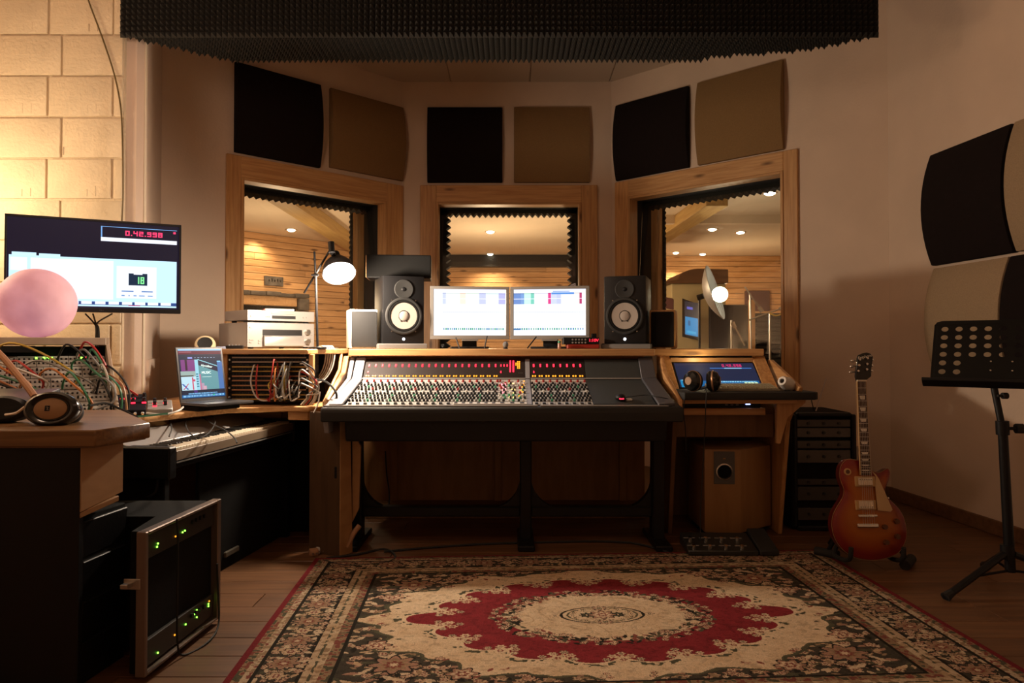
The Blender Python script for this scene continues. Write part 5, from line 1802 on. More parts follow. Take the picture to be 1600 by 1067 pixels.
# moon lamp
moon = bpy.data.materials.new('moon_lamp_glow'); moon.use_nodes = True
nt = moon.node_tree; bb = nt.nodes['Principled BSDF']; bb.inputs['Base Color'].default_value = (0.55, 0.36, 0.38, 1); bb.inputs['Roughness'].default_value = 0.7
n_ = nt.nodes.new('ShaderNodeTexNoise'); n_.inputs['Scale'].default_value = 7; n_.inputs['Detail'].default_value = 6
tc_ = nt.nodes.new('ShaderNodeTexCoord'); nt.links.new(tc_.outputs['Object'], n_.inputs['Vector'])
r_ = nt.nodes.new('ShaderNodeValToRGB'); r_.color_ramp.elements[0].position = 0.35; r_.color_ramp.elements[1].position = 0.68
r_.color_ramp.elements[0].color = (*S(176, 104, 128), 1); r_.color_ramp.elements[1].color = (*S(222, 150, 168), 1)
nt.links.new(n_.outputs['Fac'], r_.inputs['Fac']); nt.links.new(r_.outputs['Color'], bb.inputs['Emission Color']); bb.inputs['Emission Strength'].default_value = 0.45
oc = T @ Vector((-0.275, 0.56, 0.362)); 
oc = Vector((-2.305, 3.31, WZ + 0.362)); R = 0.167
m = M(); m.sphere(oc + Vector((0, 0, R)), R, 48, 28)
for i, v in enumerate(m.v):
    d_ = (v - oc - Vector((0, 0, R))).normalized()
    m.v[i] = v + d_ * 0.0006 * (math.sin(9 * d_.x + 3 * d_.z) + math.sin(13 * d_.y + 7 * d_.z))
solo('moon_lamp', m, moon, 'glowing pink moon globe lamp on top of the synthesiser', 'lamp', oc + Vector((0, 0, 0.0)))

# headphones on the front desk
hc = px(82, 639, 2.26)
t = thing('headphones', 'black headphones with tan band and oval tan badge on the front desk', 'headphones', (hc.x, hc.y, DZ))
ax = Vector((0.10, -0.97, 0.22)).normalized(); ex = Vector((1, 0.10, 0)).normalized(); ez = ax.cross(ex) * -1
EC = Matrix((ex, ez, ax)).transposed().to_4x4(); EC.translation = Vector((hc.x, hc.y, DZ + 0.052))


def oval(m, prof, a, b, n=40):
    vs, fs = [], []
    for (s, h) in prof:
        for k in range(n):
            an = 2 * PI * k / n
            vs.append((a * s * math.cos(an), b * s * math.sin(an), h))
    for i in range(len(prof) - 1):
        for k in range(n): fs.append((i * n + k, i * n + (k + 1) % n, (i + 1) * n + (k + 1) % n, (i + 1) * n + k))
    m.add(vs, fs)


m = M(EC); oval(m, [(0.0, -0.05), (0.8, -0.05), (0.92, -0.03), (1.0, 0.0), (0.98, 0.012), (0.86, 0.020), (0.78, 0.018), (0.66, 0.010), (0.0, 0.008)], 0.086, 0.058); m.build('ear_cup', mat('gloss_black', (0.012, 0.012, 0.012), 0.18), t)
m = M(EC); oval(m, [(0.60, 0.008), (0.60, 0.014), (0.54, 0.016), (0.0, 0.017)], 0.086, 0.058); m.build('badge', mat('badge_tan', (0.34, 0.19, 0.09), 0.45), t)
m = M(EC); m.box(-0.016, 0.0, -0.010, 0.008, 0.0165, 0.0185); m.build('badge_mark', black, t, bevel=0.002)
text_part('badge_letter', 'S', 0.016, EC @ Matrix.Translation((-0.008, -0.001, 0.0188)), mod_m[1], t, 0.0003, 0.3)
m = M(EC @ Matrix.Translation((-0.02, 0.0, -0.075))); oval(m, [(0.0, -0.03), (0.85, -0.03), (1.0, 0.0), (0.95, 0.02), (0.0, 0.02)], 0.080, 0.056); m.build('ear_pad', rubber, t)
P_ = [px(54, 620, 2.27), px(44, 606, 2.30), px(25, 583, 2.36), px(2, 556, 2.42), px(-25, 535, 2.48), px(-60, 545, 2.50), px(-80, 590, 2.48)]
m = M(); m.tube(P_, 0.011, 8); m.build('head_band', tan_leather, t)
c2 = EC @ Matrix.Translation((-0.20, -0.012, -0.08))
m = M(c2); oval(m, [(0.0, -0.05), (0.8, -0.05), (1.0, -0.01), (1.0, 0.012), (0.8, 0.022), (0.0, 0.02)], 0.092, 0.045); m.build('ear_cup', black, t)
m = M(); m.tube([px(8, 648, 2.22), px(25, 645, 2.21), px(38, 636, 2.22)], 0.004, 5); m.build('yoke', chrome, t)

# box behind the headphones: black unit with a green light
a, b = px(-30, 662, 2.50), px(58, 612, 2.50)
t = thing('black_desk_unit', 'black desk unit with a bright green light behind the headphones', 'audio unit', ((a.x + b.x) / 2, 2.6, DZ))
m = M(); m.prism([(2.46, DZ), (2.46, DZ + 0.05), (2.70, DZ + 0.095), (2.72, DZ)], a.x - 0.15, px(38, 612, 2.5).x, 'x'); m.build('case', mat('unit_black', (0.02, 0.022, 0.028), 0.3), t, bevel=0.006, seg=2)
p_ = px(9, 617, 2.46); p_ = Vector((p_.x, 2.495, DZ + 0.058))
m = M(); m.sphere(p_, 0.006, 10, 6); m.build('indicator', led_green, t)

# ------------------------------------------------------------------ small mixer, laptop
t = thing('small_mixer', 'small black wedge mixer with red lit knobs beside the laptop', 'mixer', (-1.730, 3.14, WZ), math.radians(28))
T = wm(t)
m = M(T); m.prism([(0.0, 0.0), (0.0, 0.030), (0.03, 0.040), (0.17, 0.090), (0.20, 0.085), (0.20, 0.0)], -0.175, 0.045, 'x'); m.build('case', mat('mixer_case', (0.010, 0.011, 0.016), 0.8, spec=0.1), t, bevel=0.004)
m = M(T); m.prism([(0.01, 0.0), (0.01, 0.028), (0.17, 0.055), (0.20, 0.055), (0.20, 0.0)], 0.046, 0.155, 'x'); m.build('silver_wing', silver, t, bevel=0.004)
q = random.Random(1)
for i in range(6):
    for j in range(2):
        u, v = -0.10 + i * 0.045, 0.08 + j * 0.05
        z = 0.040 + (v - 0.03) * 0.357 if u < 0.045 else 0.028 + (v - 0.01) * 0.17
        m = M(T); m.cyl((u, v, z - 0.002), (u, v - 0.006, z + 0.022), 0.0085, 0.007, 10); m.build('knob', knob_black, t)
        if q.random() < 0.75 and i > 0:
            m = M(T); m.box(u - 0.009, u + 0.009, v - 0.022, v - 0.012, z - 0.006, z + 0.001); m.build('lit_key', led_red, t, bevel=0.001)
for k in range(4):
    m = M(T); m.sphere((-0.06 + k * 0.03, -0.010, 0.012), 0.008, 10, 8); m.build('plug', chrome, t)


def laptop_screen():
    H_, W_ = 120, 140
    a = np.empty((H_, W_, 3)); a[:] = S(34, 40, 60)
    rect(a, 0, 0.0, 1, 0.035, S(150, 200, 240)); rect(a, 0, 0.035, 1, 0.115, S(96, 26, 48)); rect(a, 0.02, 0.06, 0.3, 0.07, S(200, 120, 140))
    for k in range(7): rect(a, 0.36 + k * 0.075, 0.175, 0.39 + k * 0.075 + 0.012 * (k % 2), 0.19, S(150, 170, 200))
    rect(a, 0.20, 0.17, 0.31, 0.20, S(140, 150, 220)); rect(a, 0.05, 0.23, 0.09, 0.27, S(190, 225, 235))
    # a photograph of a shop front: violet sky strip, white posts, dark fascia and teal window
    rect(a, 0.04, 0.22, 0.36, 0.45, S(124, 60, 122)); rect(a, 0.13, 0.22, 0.18, 0.44, S(54, 30, 44)); rect(a, 0.02, 0.45, 0.36, 0.56, S(150, 170, 165))
    rect(a, 0.02, 0.54, 0.30, 0.565, S(70, 60, 50)); rect(a, 0.02, 0.565, 0.36, 0.84, S(184, 216, 228))
    for k in range(10): rect(a, 0.02 + 0.012 * k, 0.70 + 0.012 * k, 0.06 + 0.012 * k, 0.712 + 0.012 * k, S(60, 90, 170)); rect(a, 0.16 - 0.012 * k, 0.70 + 0.012 * k, 0.185 - 0.012 * k, 0.712 + 0.012 * k, S(190, 60, 90))
    rect(a, 0.26, 0.58, 0.29, 0.83, S(196, 70, 100)); rect(a, 0.29, 0.62, 0.33, 0.66, S(196, 70, 100))
    rect(a, 0.35, 0.22, 0.43, 0.84, S(150, 205, 222))
    for k in range(6): rect(a, 0.36, 0.50 + k * 0.05, 0.41, 0.525 + k * 0.05, S(60, 120, 140))
    for k in range(62):
        x = 0.435 + k * 0.0082
        top = 0.215 + 0.16 * k / 62
        rect(a, x, top, x + 0.0082, top + 0.015, S(150, 215, 230))
        rect(a, x, top + 0.015, x + 0.0082, top + 0.125, S(44, 38, 58))
        rect(a, x, top + 0.125, x + 0.0082, 0.84, S(98, 148, 154) if k < 57 else S(70, 110, 150))
    rect(a, 0.43, 0.52, 0.47, 0.84, S(190, 110, 140)); rect(a, 0.47, 0.70, 0.53, 0.84, S(170, 150, 170)); rect(a, 0.50, 0.76, 0.58, 0.84, S(200, 160, 175))
    rect(a, 0.88, 0.27, 1.0, 0.84, S(74, 112, 170)); rect(a, 0.885, 0.25, 0.97, 0.28, S(130, 200, 240))
    rect(a, 0, 0.84, 1, 0.905, S(30, 36, 54)); rect(a, 0.28, 0.84, 0.36, 0.90, S(70, 40, 110))
    q = np.random.default_rng(4)
    for k in range(26): rect(a, 0.15 + k * 0.026, 0.895, 0.15 + k * 0.026 + 0.018, 0.92, np.array(S(120, 180, 225)) * q.uniform(0.7, 1.2))
    rect(a, 0, 0.925, 1, 0.985, S(28, 98, 160))
    for k in range(36): rect(a, 0.03 + k * 0.0265, 0.935, 0.03 + k * 0.0265 + 0.015, 0.97, np.array(S(150, 205, 240)) * q.uniform(0.6, 1.1))
    rect(a, 0.72, 0.935, 0.75, 0.965, S(40, 190, 110))
    return a


Lh, Rh = Vector((-1.645, 3.40, 0)), Vector((-1.512, 3.625, 0))
lx = (Rh - Lh); lw = lx.length; lx.normalize(); ln_ = Vector((lx.y, -lx.x, 0))
BZ = 0.788
t = thing('tablet_riser', 'thin dark plate under the laptop on the rear worktop', 'plate', (Lh + Rh) / 2 + Vector((0, 0, WZ)))
RT = Matrix((lx, -ln_, Vector((0, 0, 1)))).transposed().to_4x4(); RT.translation = Vector((Lh.x, Lh.y, 0))
m = M(RT); m.box(0.01, lw - 0.01, -0.12, 0.02, WZ, BZ - 0.001); m.build('plate', black_matt, t, bevel=0.003)
t = thing('laptop', 'open laptop showing a shop front picture on the rear worktop', 'laptop', (Lh + Rh) / 2 + Vector((0, 0, BZ)))
m = M(RT); m.box(-0.004, lw + 0.004, -0.21, 0.004, BZ, BZ + 0.014); m.build('base', mat('laptop_grey', (0.12, 0.12, 0.125), 0.35, 0.6), t, bevel=0.004, seg=2)
kb = M(RT)
for i in range(12):
    for j in range(5):
        kb.box(0.018 + i * (lw - 0.036) / 12, 0.018 + (i + 0.86) * (lw - 0.036) / 12, -0.11 + j * 0.02, -0.093 + j * 0.02, BZ + 0.014, BZ + 0.0155)
kb.build('keys', knob_black, t, kind='stuff')
up = Vector((-ln_.x * 0.17, -ln_.y * 0.17, 0.985)).normalized(); fn = lx.cross(up) * -1
if fn.dot(ln_) < 0: fn = -fn
LT = Matrix((lx, up, fn)).transposed().to_4x4(); LT.translation = Vector((Lh.x, Lh.y, BZ + 0.012))
lh = 0.280
m = M(LT); m.box(-0.004, lw + 0.004, 0.0, lh, -0.008, 0.0); m.build('lid', mat('laptop_lid', (0.10, 0.10, 0.105), 0.35, 0.6), t, bevel=0.003)
pix_plane('screen', laptop_screen(), LT @ Vector((0.008, 0.016, 0.0008)), lx * (lw - 0.016), up * (lh - 0.026), screen_m, t)
glow = mat('sign_letter', (0.5, 0.6, 0.6), 0.5, emit=S(190, 235, 240), es=0.95)
def on_scr(fx, fy): return LT @ Vector((0.008 + (lw - 0.016) * fx, 0.016 + (lh - 0.026) * (1 - fy), 0.0013))
def scr_T(fx, fy, rot): return Matrix.Translation(on_scr(fx, fy)) @ LT.to_3x3().to_4x4() @ Matrix.Rotation(rot, 4, 'Z')
text_part('sign_lettering', 'Hyntillear', 0.0165, scr_T(0.62, 0.355, -0.17), glow, t, 0.0002, 0.3)
text_part('sign_lettering', 'MUSIC', 0.019, scr_T(0.60, 0.49, 0.0), glow, t, 0.0002)
text_part('sign_lettering', 'INSTRUMENTS' if False else '_______', 0.016, scr_T(0.60, 0.55, 0.0), glow, t, 0.0002)

# ------------------------------------------------------------------ patch bay rack on the worktop
RY = 3.70
a, b = px(345, 600, RY).x, px(489, 600, RY).x
t = thing('patch_rack', 'pine rack full of patch bays on the rear worktop beside the laptop', 'rack', ((a + b) / 2, RY + 0.2, WZ))
for (x0, x1, dpt) in ((a, a + 0.032, 0.36), (b - 0.024, b, 0.035)):
    m = M(); m.box(x0, x1, RY, RY + dpt, WZ, 1.037); m.build('side_board', pine_v, t, bevel=0.003)
m = M(); m.prism([(a - 0.004, RY - 0.02), (-1.10, RY - 0.02), (-0.99, 3.99), (-0.99, 4.62), (-1.30, 4.90), (-1.95, 4.75), (-1.98, 4.15), (-1.72, 3.98)], 1.037, 1.065); m.build('top_board', pine_h, t, bevel=0.004)
m = M(); m.box(a + 0.032, b - 0.024, RY + 0.30, RY + 0.32, WZ, 1.037); m.build('back_board', black_matt, t)
m = M(); m.box(-1.32, -1.02, 4.55, 4.58, WZ, 1.037); m.build('rear_support', brown_board, t)
for x0 in (-1.95 + 0.05, -1.06):
    m = M(); m.box(x0, x0 + 0.03, 4.40, 4.60, WZ, 1.037); m.build('support', pine_v, t, bevel=0.003)
m = M(); m.prism([(RY + 0.29, 1.037), (3.98, 1.037), (3.94, 0.95), (3.62, 0.79), (3.62, 0.762), (RY + 0.29, 0.762)], -1.004, -0.988, 'x'); m.build('end_cheek', pine_y, t, bevel=0.003)
nU = 5
u0, u1 = a + 0.034, b - 0.026
names = ['topmost', 'second', 'middle', 'fourth', 'lowest']
bar_cols = [mat('bar_steel', (0.50, 0.42, 0.34), 0.35, 0.7), mat('bar_brass', (0.52, 0.34, 0.10), 0.35, 0.6), mat('bar_copper', (0.50, 0.26, 0.14), 0.35, 0.6)]
for k in range(nU):
    z1 = 1.030 - k * 0.0505; z0 = z1 - 0.049
    p_ = thing('patch_bay', '%s of the five black patch bays in the pine rack' % names[k], 'patch bay', ((u0 + u1) / 2, RY + 0.02, z0), 0, 'patch bays stacked in the pine rack')
    m = M(); m.box(u0, u1, RY + 0.012, RY + 0.20, z0, z1); m.build('case', black, p_, bevel=0.002)
    for r in range(2):
        zz = z0 + 0.010 + r * 0.024
        cm = bar_cols[[0, 1, 2, 2, 1][k]]
        m = M(); m.box(u0 + 0.022, u1 - 0.015, RY + 0.006, RY + 0.013, zz, zz + 0.0075); m.build('metal_bar', cm, p_, bevel=0.001)
        m = M()
        for i in range(24):
            x = u0 + 0.03 + i * (u1 - u0 - 0.055) / 23
            m.cyl((x, RY + 0.012, zz + 0.0145), (x, RY + 0.008, zz + 0.0145), 0.0042, n=6)
        m.build('sockets', rubber, p_, kind='stuff')
    for x in (u0 + 0.010, u1 - 0.008):
        m = M(); m.cyl((x, RY + 0.012, z0 + 0.025), (x, RY + 0.005, z0 + 0.025), 0.006, n=10); m.build('screw', chrome, p_)

# amplifier and disc player
AL = Vector((-1.583, 4.08, 1.065)); arz = math.radians(45)


def hifi(name, label, z, h, d, w, dx):
    t = thing(name, label, name.replace('_', ' '), (AL.x, AL.y, z), arz)
    T = wm(t)
    m = M(T); m.box(dx, w, 0.012, d, 0.012, h); m.build('case', silver_side, t, bevel=0.003)
    m = M(T); m.box(dx, w, 0.0, 0.014, 0.010, h); m.build('front_plate', silver, t, bevel=0.002)
    for x in (dx + 0.04, w - 0.04):
        for y in (0.04, d - 0.05):
            m = M(T); m.cyl((x, y, 0), (x, y, 0.012), 0.016, n=12); m.build('foot', rubber, t)
    return t, T


t, T = hifi('amplifier', 'silver amplifier with an open front flap, under the disc player', 1.065, 0.160, 0.42, 0.44, 0)
m = M(T); m.box(0.095, 0.355, -0.002, 0.001, 0.082, 0.118); m.build('display', black, t, bevel=0.001)
m = M(T); m.prism([(-0.004, 0.014), (-0.022, 0.016), (-0.022, 0.074), (-0.010, 0.082), (0.0, 0.082), (0.0, 0.014)], 0.097, 0.357, 'x'); m.build('flap', silver, t, bevel=0.002)
for zz in (0.105, 0.045):
    m = M(T); m.cyl((0.388, 0, zz), (0.388, -0.022, zz), 0.018, 0.016, 20); m.build('knob', steel, t)
for (x, zz) in ((0.018, 0.125), (0.018, 0.05), (0.03, 0.05), (0.018, 0.035), (0.072, 0.045), (0.072, 0.03), (0.415, 0.085), (0.415, 0.06)):
    m = M(T); m.box(x - 0.005, x + 0.008, -0.004, 0.0, zz, zz + 0.008); m.build('button', silver, t, bevel=0.001)
t, T = hifi('disc_player', 'slim silver disc player on top of the amplifier', 1.065 + 0.161, 0.074, 0.33, 0.44, 0)
m = M(T); m.box(0.155, 0.31, -0.002, 0.001, 0.024, 0.043); m.build('display', black, t, bevel=0.001)
m = M(T); m.box(0.15, 0.30, -0.003, 0.0, 0.052, 0.062); m.build('tray', silver, t, bevel=0.001)
for x in (0.02, 0.115, 0.125, 0.135, 0.36, 0.38):
    m = M(T); m.box(x, x + 0.007, -0.004, 0.0, 0.032, 0.040); m.build('button', silver, t, bevel=0.001)
text_part('maker_mark', '-----', 0.012, T @ frame((0.04, -0.0006, 0.063), (1, 0, 0), (0, -1, 0)), knob_black, t)
pt = T @ Vector((0.25, 0.10, 0.075))
t = thing('remote_control', 'white remote control with a red tip on top of the disc player', 'remote control', pt, 0.5)
m = M(wm(t)); m.box(-0.09, 0.09, -0.025, 0.025, 0.0, 0.016); m.build('body', white_plastic, t, bevel=0.004)
m = M(wm(t)); m.box(-0.098, -0.090, -0.02, 0.02, 0.0, 0.013); m.build('red_tip', knob_red, t, bevel=0.002)
m = M(wm(t)); m.box(-0.08, -0.01, -0.015, 0.015, 0.016, 0.0185); m.build('key_field', grille_grey, t, bevel=0.001)
# things beside the amplifier
p_ = px(366, 541, 3.95); p_.z = 1.065
t = thing('black_remote', 'black remote control lying on the rack top left of the amplifier', 'remote control', p_, 0.2)
m = M(wm(t)); m.box(-0.045, 0.05, -0.02, 0.02, 0, 0.02); m.build('body', black, t, bevel=0.005, seg=2)
for i in range(4):
    m = M(wm(t)); m.cyl((-0.03 + i * 0.018, 0, 0.02), (-0.03 + i * 0.018, 0, 0.024), 0.005, n=8); m.build('button', knob_grey, t)
p_ = px(342, 541, 4.02); p_.z = 1.065
m = M(); m.hexa([p_ + Vector((-0.06, -0.05, 0)), p_ + Vector((0.05, -0.03, 0)), p_ + Vector((0.05, 0.05, 0)), p_ + Vector((-0.05, 0.05, 0))], [p_ + Vector((-0.06, -0.05, 0.012)), p_ + Vector((0.05, -0.03, 0.014)), p_ + Vector((0.05, 0.05, 0.014)), p_ + Vector((-0.05, 0.05, 0.012))])
solo('folded_leaflet', m, mat('leaflet_blue', (0.35, 0.42, 0.62), 0.6), 'pale blue folded leaflet on the rack top beside the black remote', 'leaflet', p_, bevel=0.002)
p_ = px(320, 543, 3.86); p_.z = 1.065
t = thing('round_speakerphone', 'cream round edged desk speaker left of the amplifier', 'speaker', p_, 0.35)
RT_ = wm(t) @ Matrix.Rotation(-0.55, 4, 'X')
m = M(RT_); m.lathe([(0.0, 0.0), (0.050, 0.0), (0.056, 0.010), (0.052, 0.026), (0.040, 0.030)], (0, 0.012, 0.028), (0, -1, 0), 28); m.build('shell', cream_m, t)
m = M(RT_); m.lathe([(0.040, 0.029), (0.03, 0.026), (0.0001, 0.025)], (0, 0.012, 0.028), (0, -1, 0), 28); m.build('grille', grille_grey, t)
m = M(wm(t)); m.box(-0.04, 0.04, -0.01, 0.04, 0.0, 0.006); m.build('foot', cream_m, t, bevel=0.002)
p_ = px(512, 543, 4.10); p_.z = 1.065
m = M(); m.box(p_.x - 0.05, p_.x + 0.05, p_.y - 0.04, p_.y + 0.06, 1.065, 1.071)
solo('metal_plate', m, silver, 'thin metal plate on the rack top right of the amplifier', 'plate', p_, bevel=0.002)

# articulated work lamp
LP = px(530, 427, 3.85); la = Vector((0.28, -0.55, -0.79)).normalized()
t = thing('work_lamp', 'bright dome work lamp on a jointed black stand before the left window', 'lamp', (-1.085, 3.80, 1.065))
base = Vector((-1.085, 3.81, 1.065)); J1 = px(493, 430, 3.81); top = px(491, 393, 3.81)
m = M(); m.cyl(base, J1, 0.007, n=8); m.cyl(J1, top, 0.006, n=8); m.build('pole', black, t)
m = M(); m.cyl(base, base + Vector((0, 0, 0.012)), 0.05, n=20); m.build('base', black, t, bevel=0.002)
arm0 = px(475, 458, 3.83); arm1 = px(517, 388, 3.79)
m = M(); m.cyl(arm0, arm1, 0.006, n=8); m.build('arm', black, t)
m = M(); m.sphere(J1, 0.014, 12, 8); m.cyl(J1 + Vector((-0.02, -0.01, 0)), J1 + Vector((0.02, -0.01, 0)), 0.006, n=8); m.build('joint', black, t)
m = M(); m.cyl(arm1 + Vector((0, 0, 0.035)), arm1 + Vector((0.008, -0.01, -0.025)), 0.017, n=12); m.build('head_clamp', black, t)
apex = LP - la * 0.112
m = M(); m.cyl(arm1 + Vector((0.006, -0.01, -0.02)), apex - la * 0.0, 0.014, n=10); m.cyl(apex - la * 0.05, apex + la * 0.01, 0.022, 0.030, 14); m.build('lamp_holder', black, t)
prof = [(0.028, 0.0), (0.054, 0.017), (0.078, 0.050), (0.090, 0.088), (0.094, 0.112)]
m = M(); m.lathe(prof, apex, la, 36); m.lathe([(r - 0.003, h + 0.001) for r, h in prof], apex, la, 36); m.build('shade', [mat('shade_grey', (0.09, 0.09, 0.10), 0.4, 0.3)], t)
m = M(); m.lathe([(0.0001, 0.088), (0.045, 0.092), (0.075, 0.096), (0.086, 0.100)][::-1], apex, la, 32); m.sphere(LP + la * -0.004, 0.042, 20, 12); m.build('bulb', bulb_m, t)
# ------------------------------------------------------------------ right side: producer desk
t = thing('producer_desk', 'pine side desk with a slanted screen, right of the mixing console', 'desk', (1.2, 4.0, 0))
m = M(); m.box(0.842, 1.50, 4.06, 4.60, 1.023, 1.065); m.build('shelf', pine_h, t, bevel=0.005)
m = M(); m.prism([(0.895, 3.60), (0.905, 3.58), (1.60, 3.60), (1.625, 3.63), (1.61, 3.95), (0.895, 3.95)], 0.797, 0.838); m.build('worktop', rubber, t, bevel=0.008, seg=2)
m = M(); m.box(0.90, 1.53, 3.66, 3.95, 0.772, 0.797); m.build('apron', pine_h, t, bevel=0.003)


def slant(x0, x1, xt0, xt1, y0, z0, y1, z1, th, mm, nm):
    d = Vector((0, y1 - y0, z1 - z0)).normalized(); n = Vector((0, -d.z, d.y)) * th
    m = M(); m.hexa([(x0, y0, z0), (x1, y0, z0), Vector((x1, y0, z0)) - n, Vector((x0, y0, z0)) - n], [(xt0, y1, z1), (xt1, y1, z1), Vector((xt1, y1, z1)) - n, Vector((xt0, y1, z1)) - n])
    return m.build(nm, mm, t, bevel=0.002)


slant(0.897, 0.950, 0.897, 0.945, 3.88, 0.838, 4.10, 1.022, 0.02, pine_v, 'slanted_post')
slant(1.432, 1.512, 1.440, 1.515, 3.88, 0.838, 4.10, 1.022, 0.02, pine_v, 'slanted_post')
m = M(); m.box(0.945, 1.44, 4.075, 4.10, 0.985, 1.012); m.build('top_rail', pine_h, t, bevel=0.002)
m = M(); m.box(0.93, 1.45, 4.12, 4.14, 0.838, 1.022); m.build('dark_recess', black_matt, t)
for x in (0.897, 1.53):
    m = M(); m.prism([(3.70, 0.797), (3.82, 0.66), (3.95, 0.0), (4.45, 0.0), (4.45, 0.797)], x, x + 0.026, 'x'); m.build('leg_board', brown_board if x < 1 else pine_v, t, bevel=0.003)
m = M(); m.prism([(3.66, 0.838), (3.655, 0.86), (3.72, 0.885), (4.06, 1.0), (4.10, 1.0), (4.10, 0.838)], 1.535, 1.556, 'x'); m.build('cheek_board', pine_y, t, bevel=0.003)
m = M(); m.box(0.923, 1.53, 4.40, 4.42, 0.0, 0.797); m.build('back_board', brown_board, t)
m = M(); m.box(0.923, 1.42, 3.83, 4.38, 0.695, 0.733); m.build('shelf_board', pine_h, t, bevel=0.003)
m = M(); m.box(0.923, 1.50, 3.92, 3.94, 0.56, 0.695); m.build('lower_board', brown_board, t, bevel=0.003)
m = M(); m.prism([(1.44, 0.796), (1.60, 0.796), (1.60, 0.775), (1.50, 0.69), (1.46, 0.55), (1.44, 0.55)], 3.72, 3.75, 'y'); m.build('bracket', pine_v, t, bevel=0.003)

# slanted monitor in the desk
d0, d1 = Vector((0, 3.885, 0.842)), Vector((0, 4.065, 0.985))
sd = (d1 - d0); hh = sd.length; sd.normalize(); sn2 = Vector((0, -sd.z, sd.y))
s_ = thing('slanted_monitor', 'wide dark computer screen slanted in the pine side desk', 'computer monitor', (1.19, 3.97, 0.84))
DT = Matrix((Vector((1, 0, 0)), sd, sn2)).transposed().to_4x4(); DT.translation = d0
m = M(DT); m.box(0.952, 1.436, 0.0, hh, -0.016, -0.001); m.build('housing', black, s_, bevel=0.003)
H_, W_ = 80, 220
arr = np.empty((H_, W_, 3)); arr[:] = S(34, 40, 66)
rect(arr, 0.44, 0.20, 0.96, 0.24, S(60, 110, 180)); rect(arr, 0.62, 0.20, 0.84, 0.24, S(150, 200, 240))
seg7(arr, '0.42.998', int(0.60 * W_), int(0.05 * H_), 6, 9, 2, 2, np.array(S(220, 50, 110)))
rect(arr, 0.02, 0.70, 0.16, 1.0, S(30, 130, 180)); rect(arr, 0.04, 0.70, 0.12, 0.73, S(170, 225, 245))
rect(arr, 0.22, 0.74, 0.985, 1.0, S(24, 96, 150))
for k in range(22): rect(arr, 0.50 + k * 0.021, 0.76, 0.50 + k * 0.021 + 0.013, 0.80, S(150, 215, 245))
for k in range(4):
    for j in range(2): rect(arr, 0.80 + k * 0.043, 0.80 + j * 0.09, 0.835 + k * 0.043, 0.87 + j * 0.09, S(215, 240, 190))
pix_plane('screen', arr, DT @ Vector((0.960, 0.008, 0.0)), Vector((0.468, 0, 0)), sd * (hh - 0.016), attr_mat('dim_screen', 0.15, emission=0.85), s_)
# keyboard
k_ = thing('computer_keyboard', 'grey computer keyboard on the side desk below the slanted screen', 'keyboard', (1.27, 3.76, 0.838))
m = M(); m.prism([(3.68, 0.838), (3.68, 0.848), (3.83, 0.872), (3.83, 0.838)], 1.08, 1.445, 'x'); m.build('case', mat('keyboard_case', (0.22, 0.20, 0.15), 0.5), k_, bevel=0.002)
m = M(); m.box(0.0, 0.017, 0.0, 0.019, 0.0, 0.009)
kc = None
for j in range(5):
    for i in range(18):
        loc = (1.089 + i * 0.0196, 3.690 + j * 0.026, 0.8475 + j * 0.0042)
        if kc is None:
            m = M(); m.box(loc[0], loc[0] + 0.017, loc[1], loc[1] + 0.022, loc[2], loc[2] + 0.009); kc = m.build('key', mat('key_olive', (0.42, 0.39, 0.27), 0.5), k_, bevel=0.002); base_loc = loc
        else: copy_part(kc, k_, (loc[0] - base_loc[0], loc[1] - base_loc[1], loc[2] - base_loc[2]))
# headphones standing on the worktop
def headphones(c, label):
    t = thing('headphones', label, 'headphones', c)
    for sx, yaw in ((-1, 0.55), (1, -0.35)):
        cc = Vector((c[0] + sx * 0.056, c[1], c[2] + 0.056)); ax = Vector((sx * math.cos(yaw), -abs(math.sin(yaw)) * 1.2, 0.05)).normalized()
        m = M(); m.lathe([(0.0001, 0.033), (0.022, 0.036), (0.029, 0.031), (0.047, 0.022), (0.055, 0.004), (0.055, -0.004)], cc, ax, 28); m.build('ear_cup', MATS['gloss_black'], t)
        m = M(); m.lathe([(0.055, 0.004), (0.0575, 0.0), (0.055, -0.006), (0.052, -0.006)], cc, ax, 28); m.build('trim_ring', mat('copper_ring' + str(sx), (0.50, 0.30, 0.18), 0.3, 0.6), t)
        m = M(); m.lathe([(0.053, -0.006), (0.055, -0.018), (0.044, -0.032), (0.024, -0.030), (0.022, -0.012)], cc, ax, 28); m.build('ear_pad', rubber, t)
        m = M(); m.lathe([(0.0001, 0.0375), (0.021, 0.0375), (0.023, 0.034)], cc, ax, 20); m.build('badge', MATS['badge_tan'], t)
    m = M(); n = 14; P_ = []
    for i in range(n + 1):
        a_ = PI * i / n
        P_.append(Vector((c[0] - 0.075 * math.cos(a_), c[1] + 0.03 + 0.13 * math.sin(a_), c[2] + 0.05 - 0.045 * math.sin(a_))))
    m.tube(P_, 0.008, 8, 2); m.build('head_band', rubber, t)
    return t


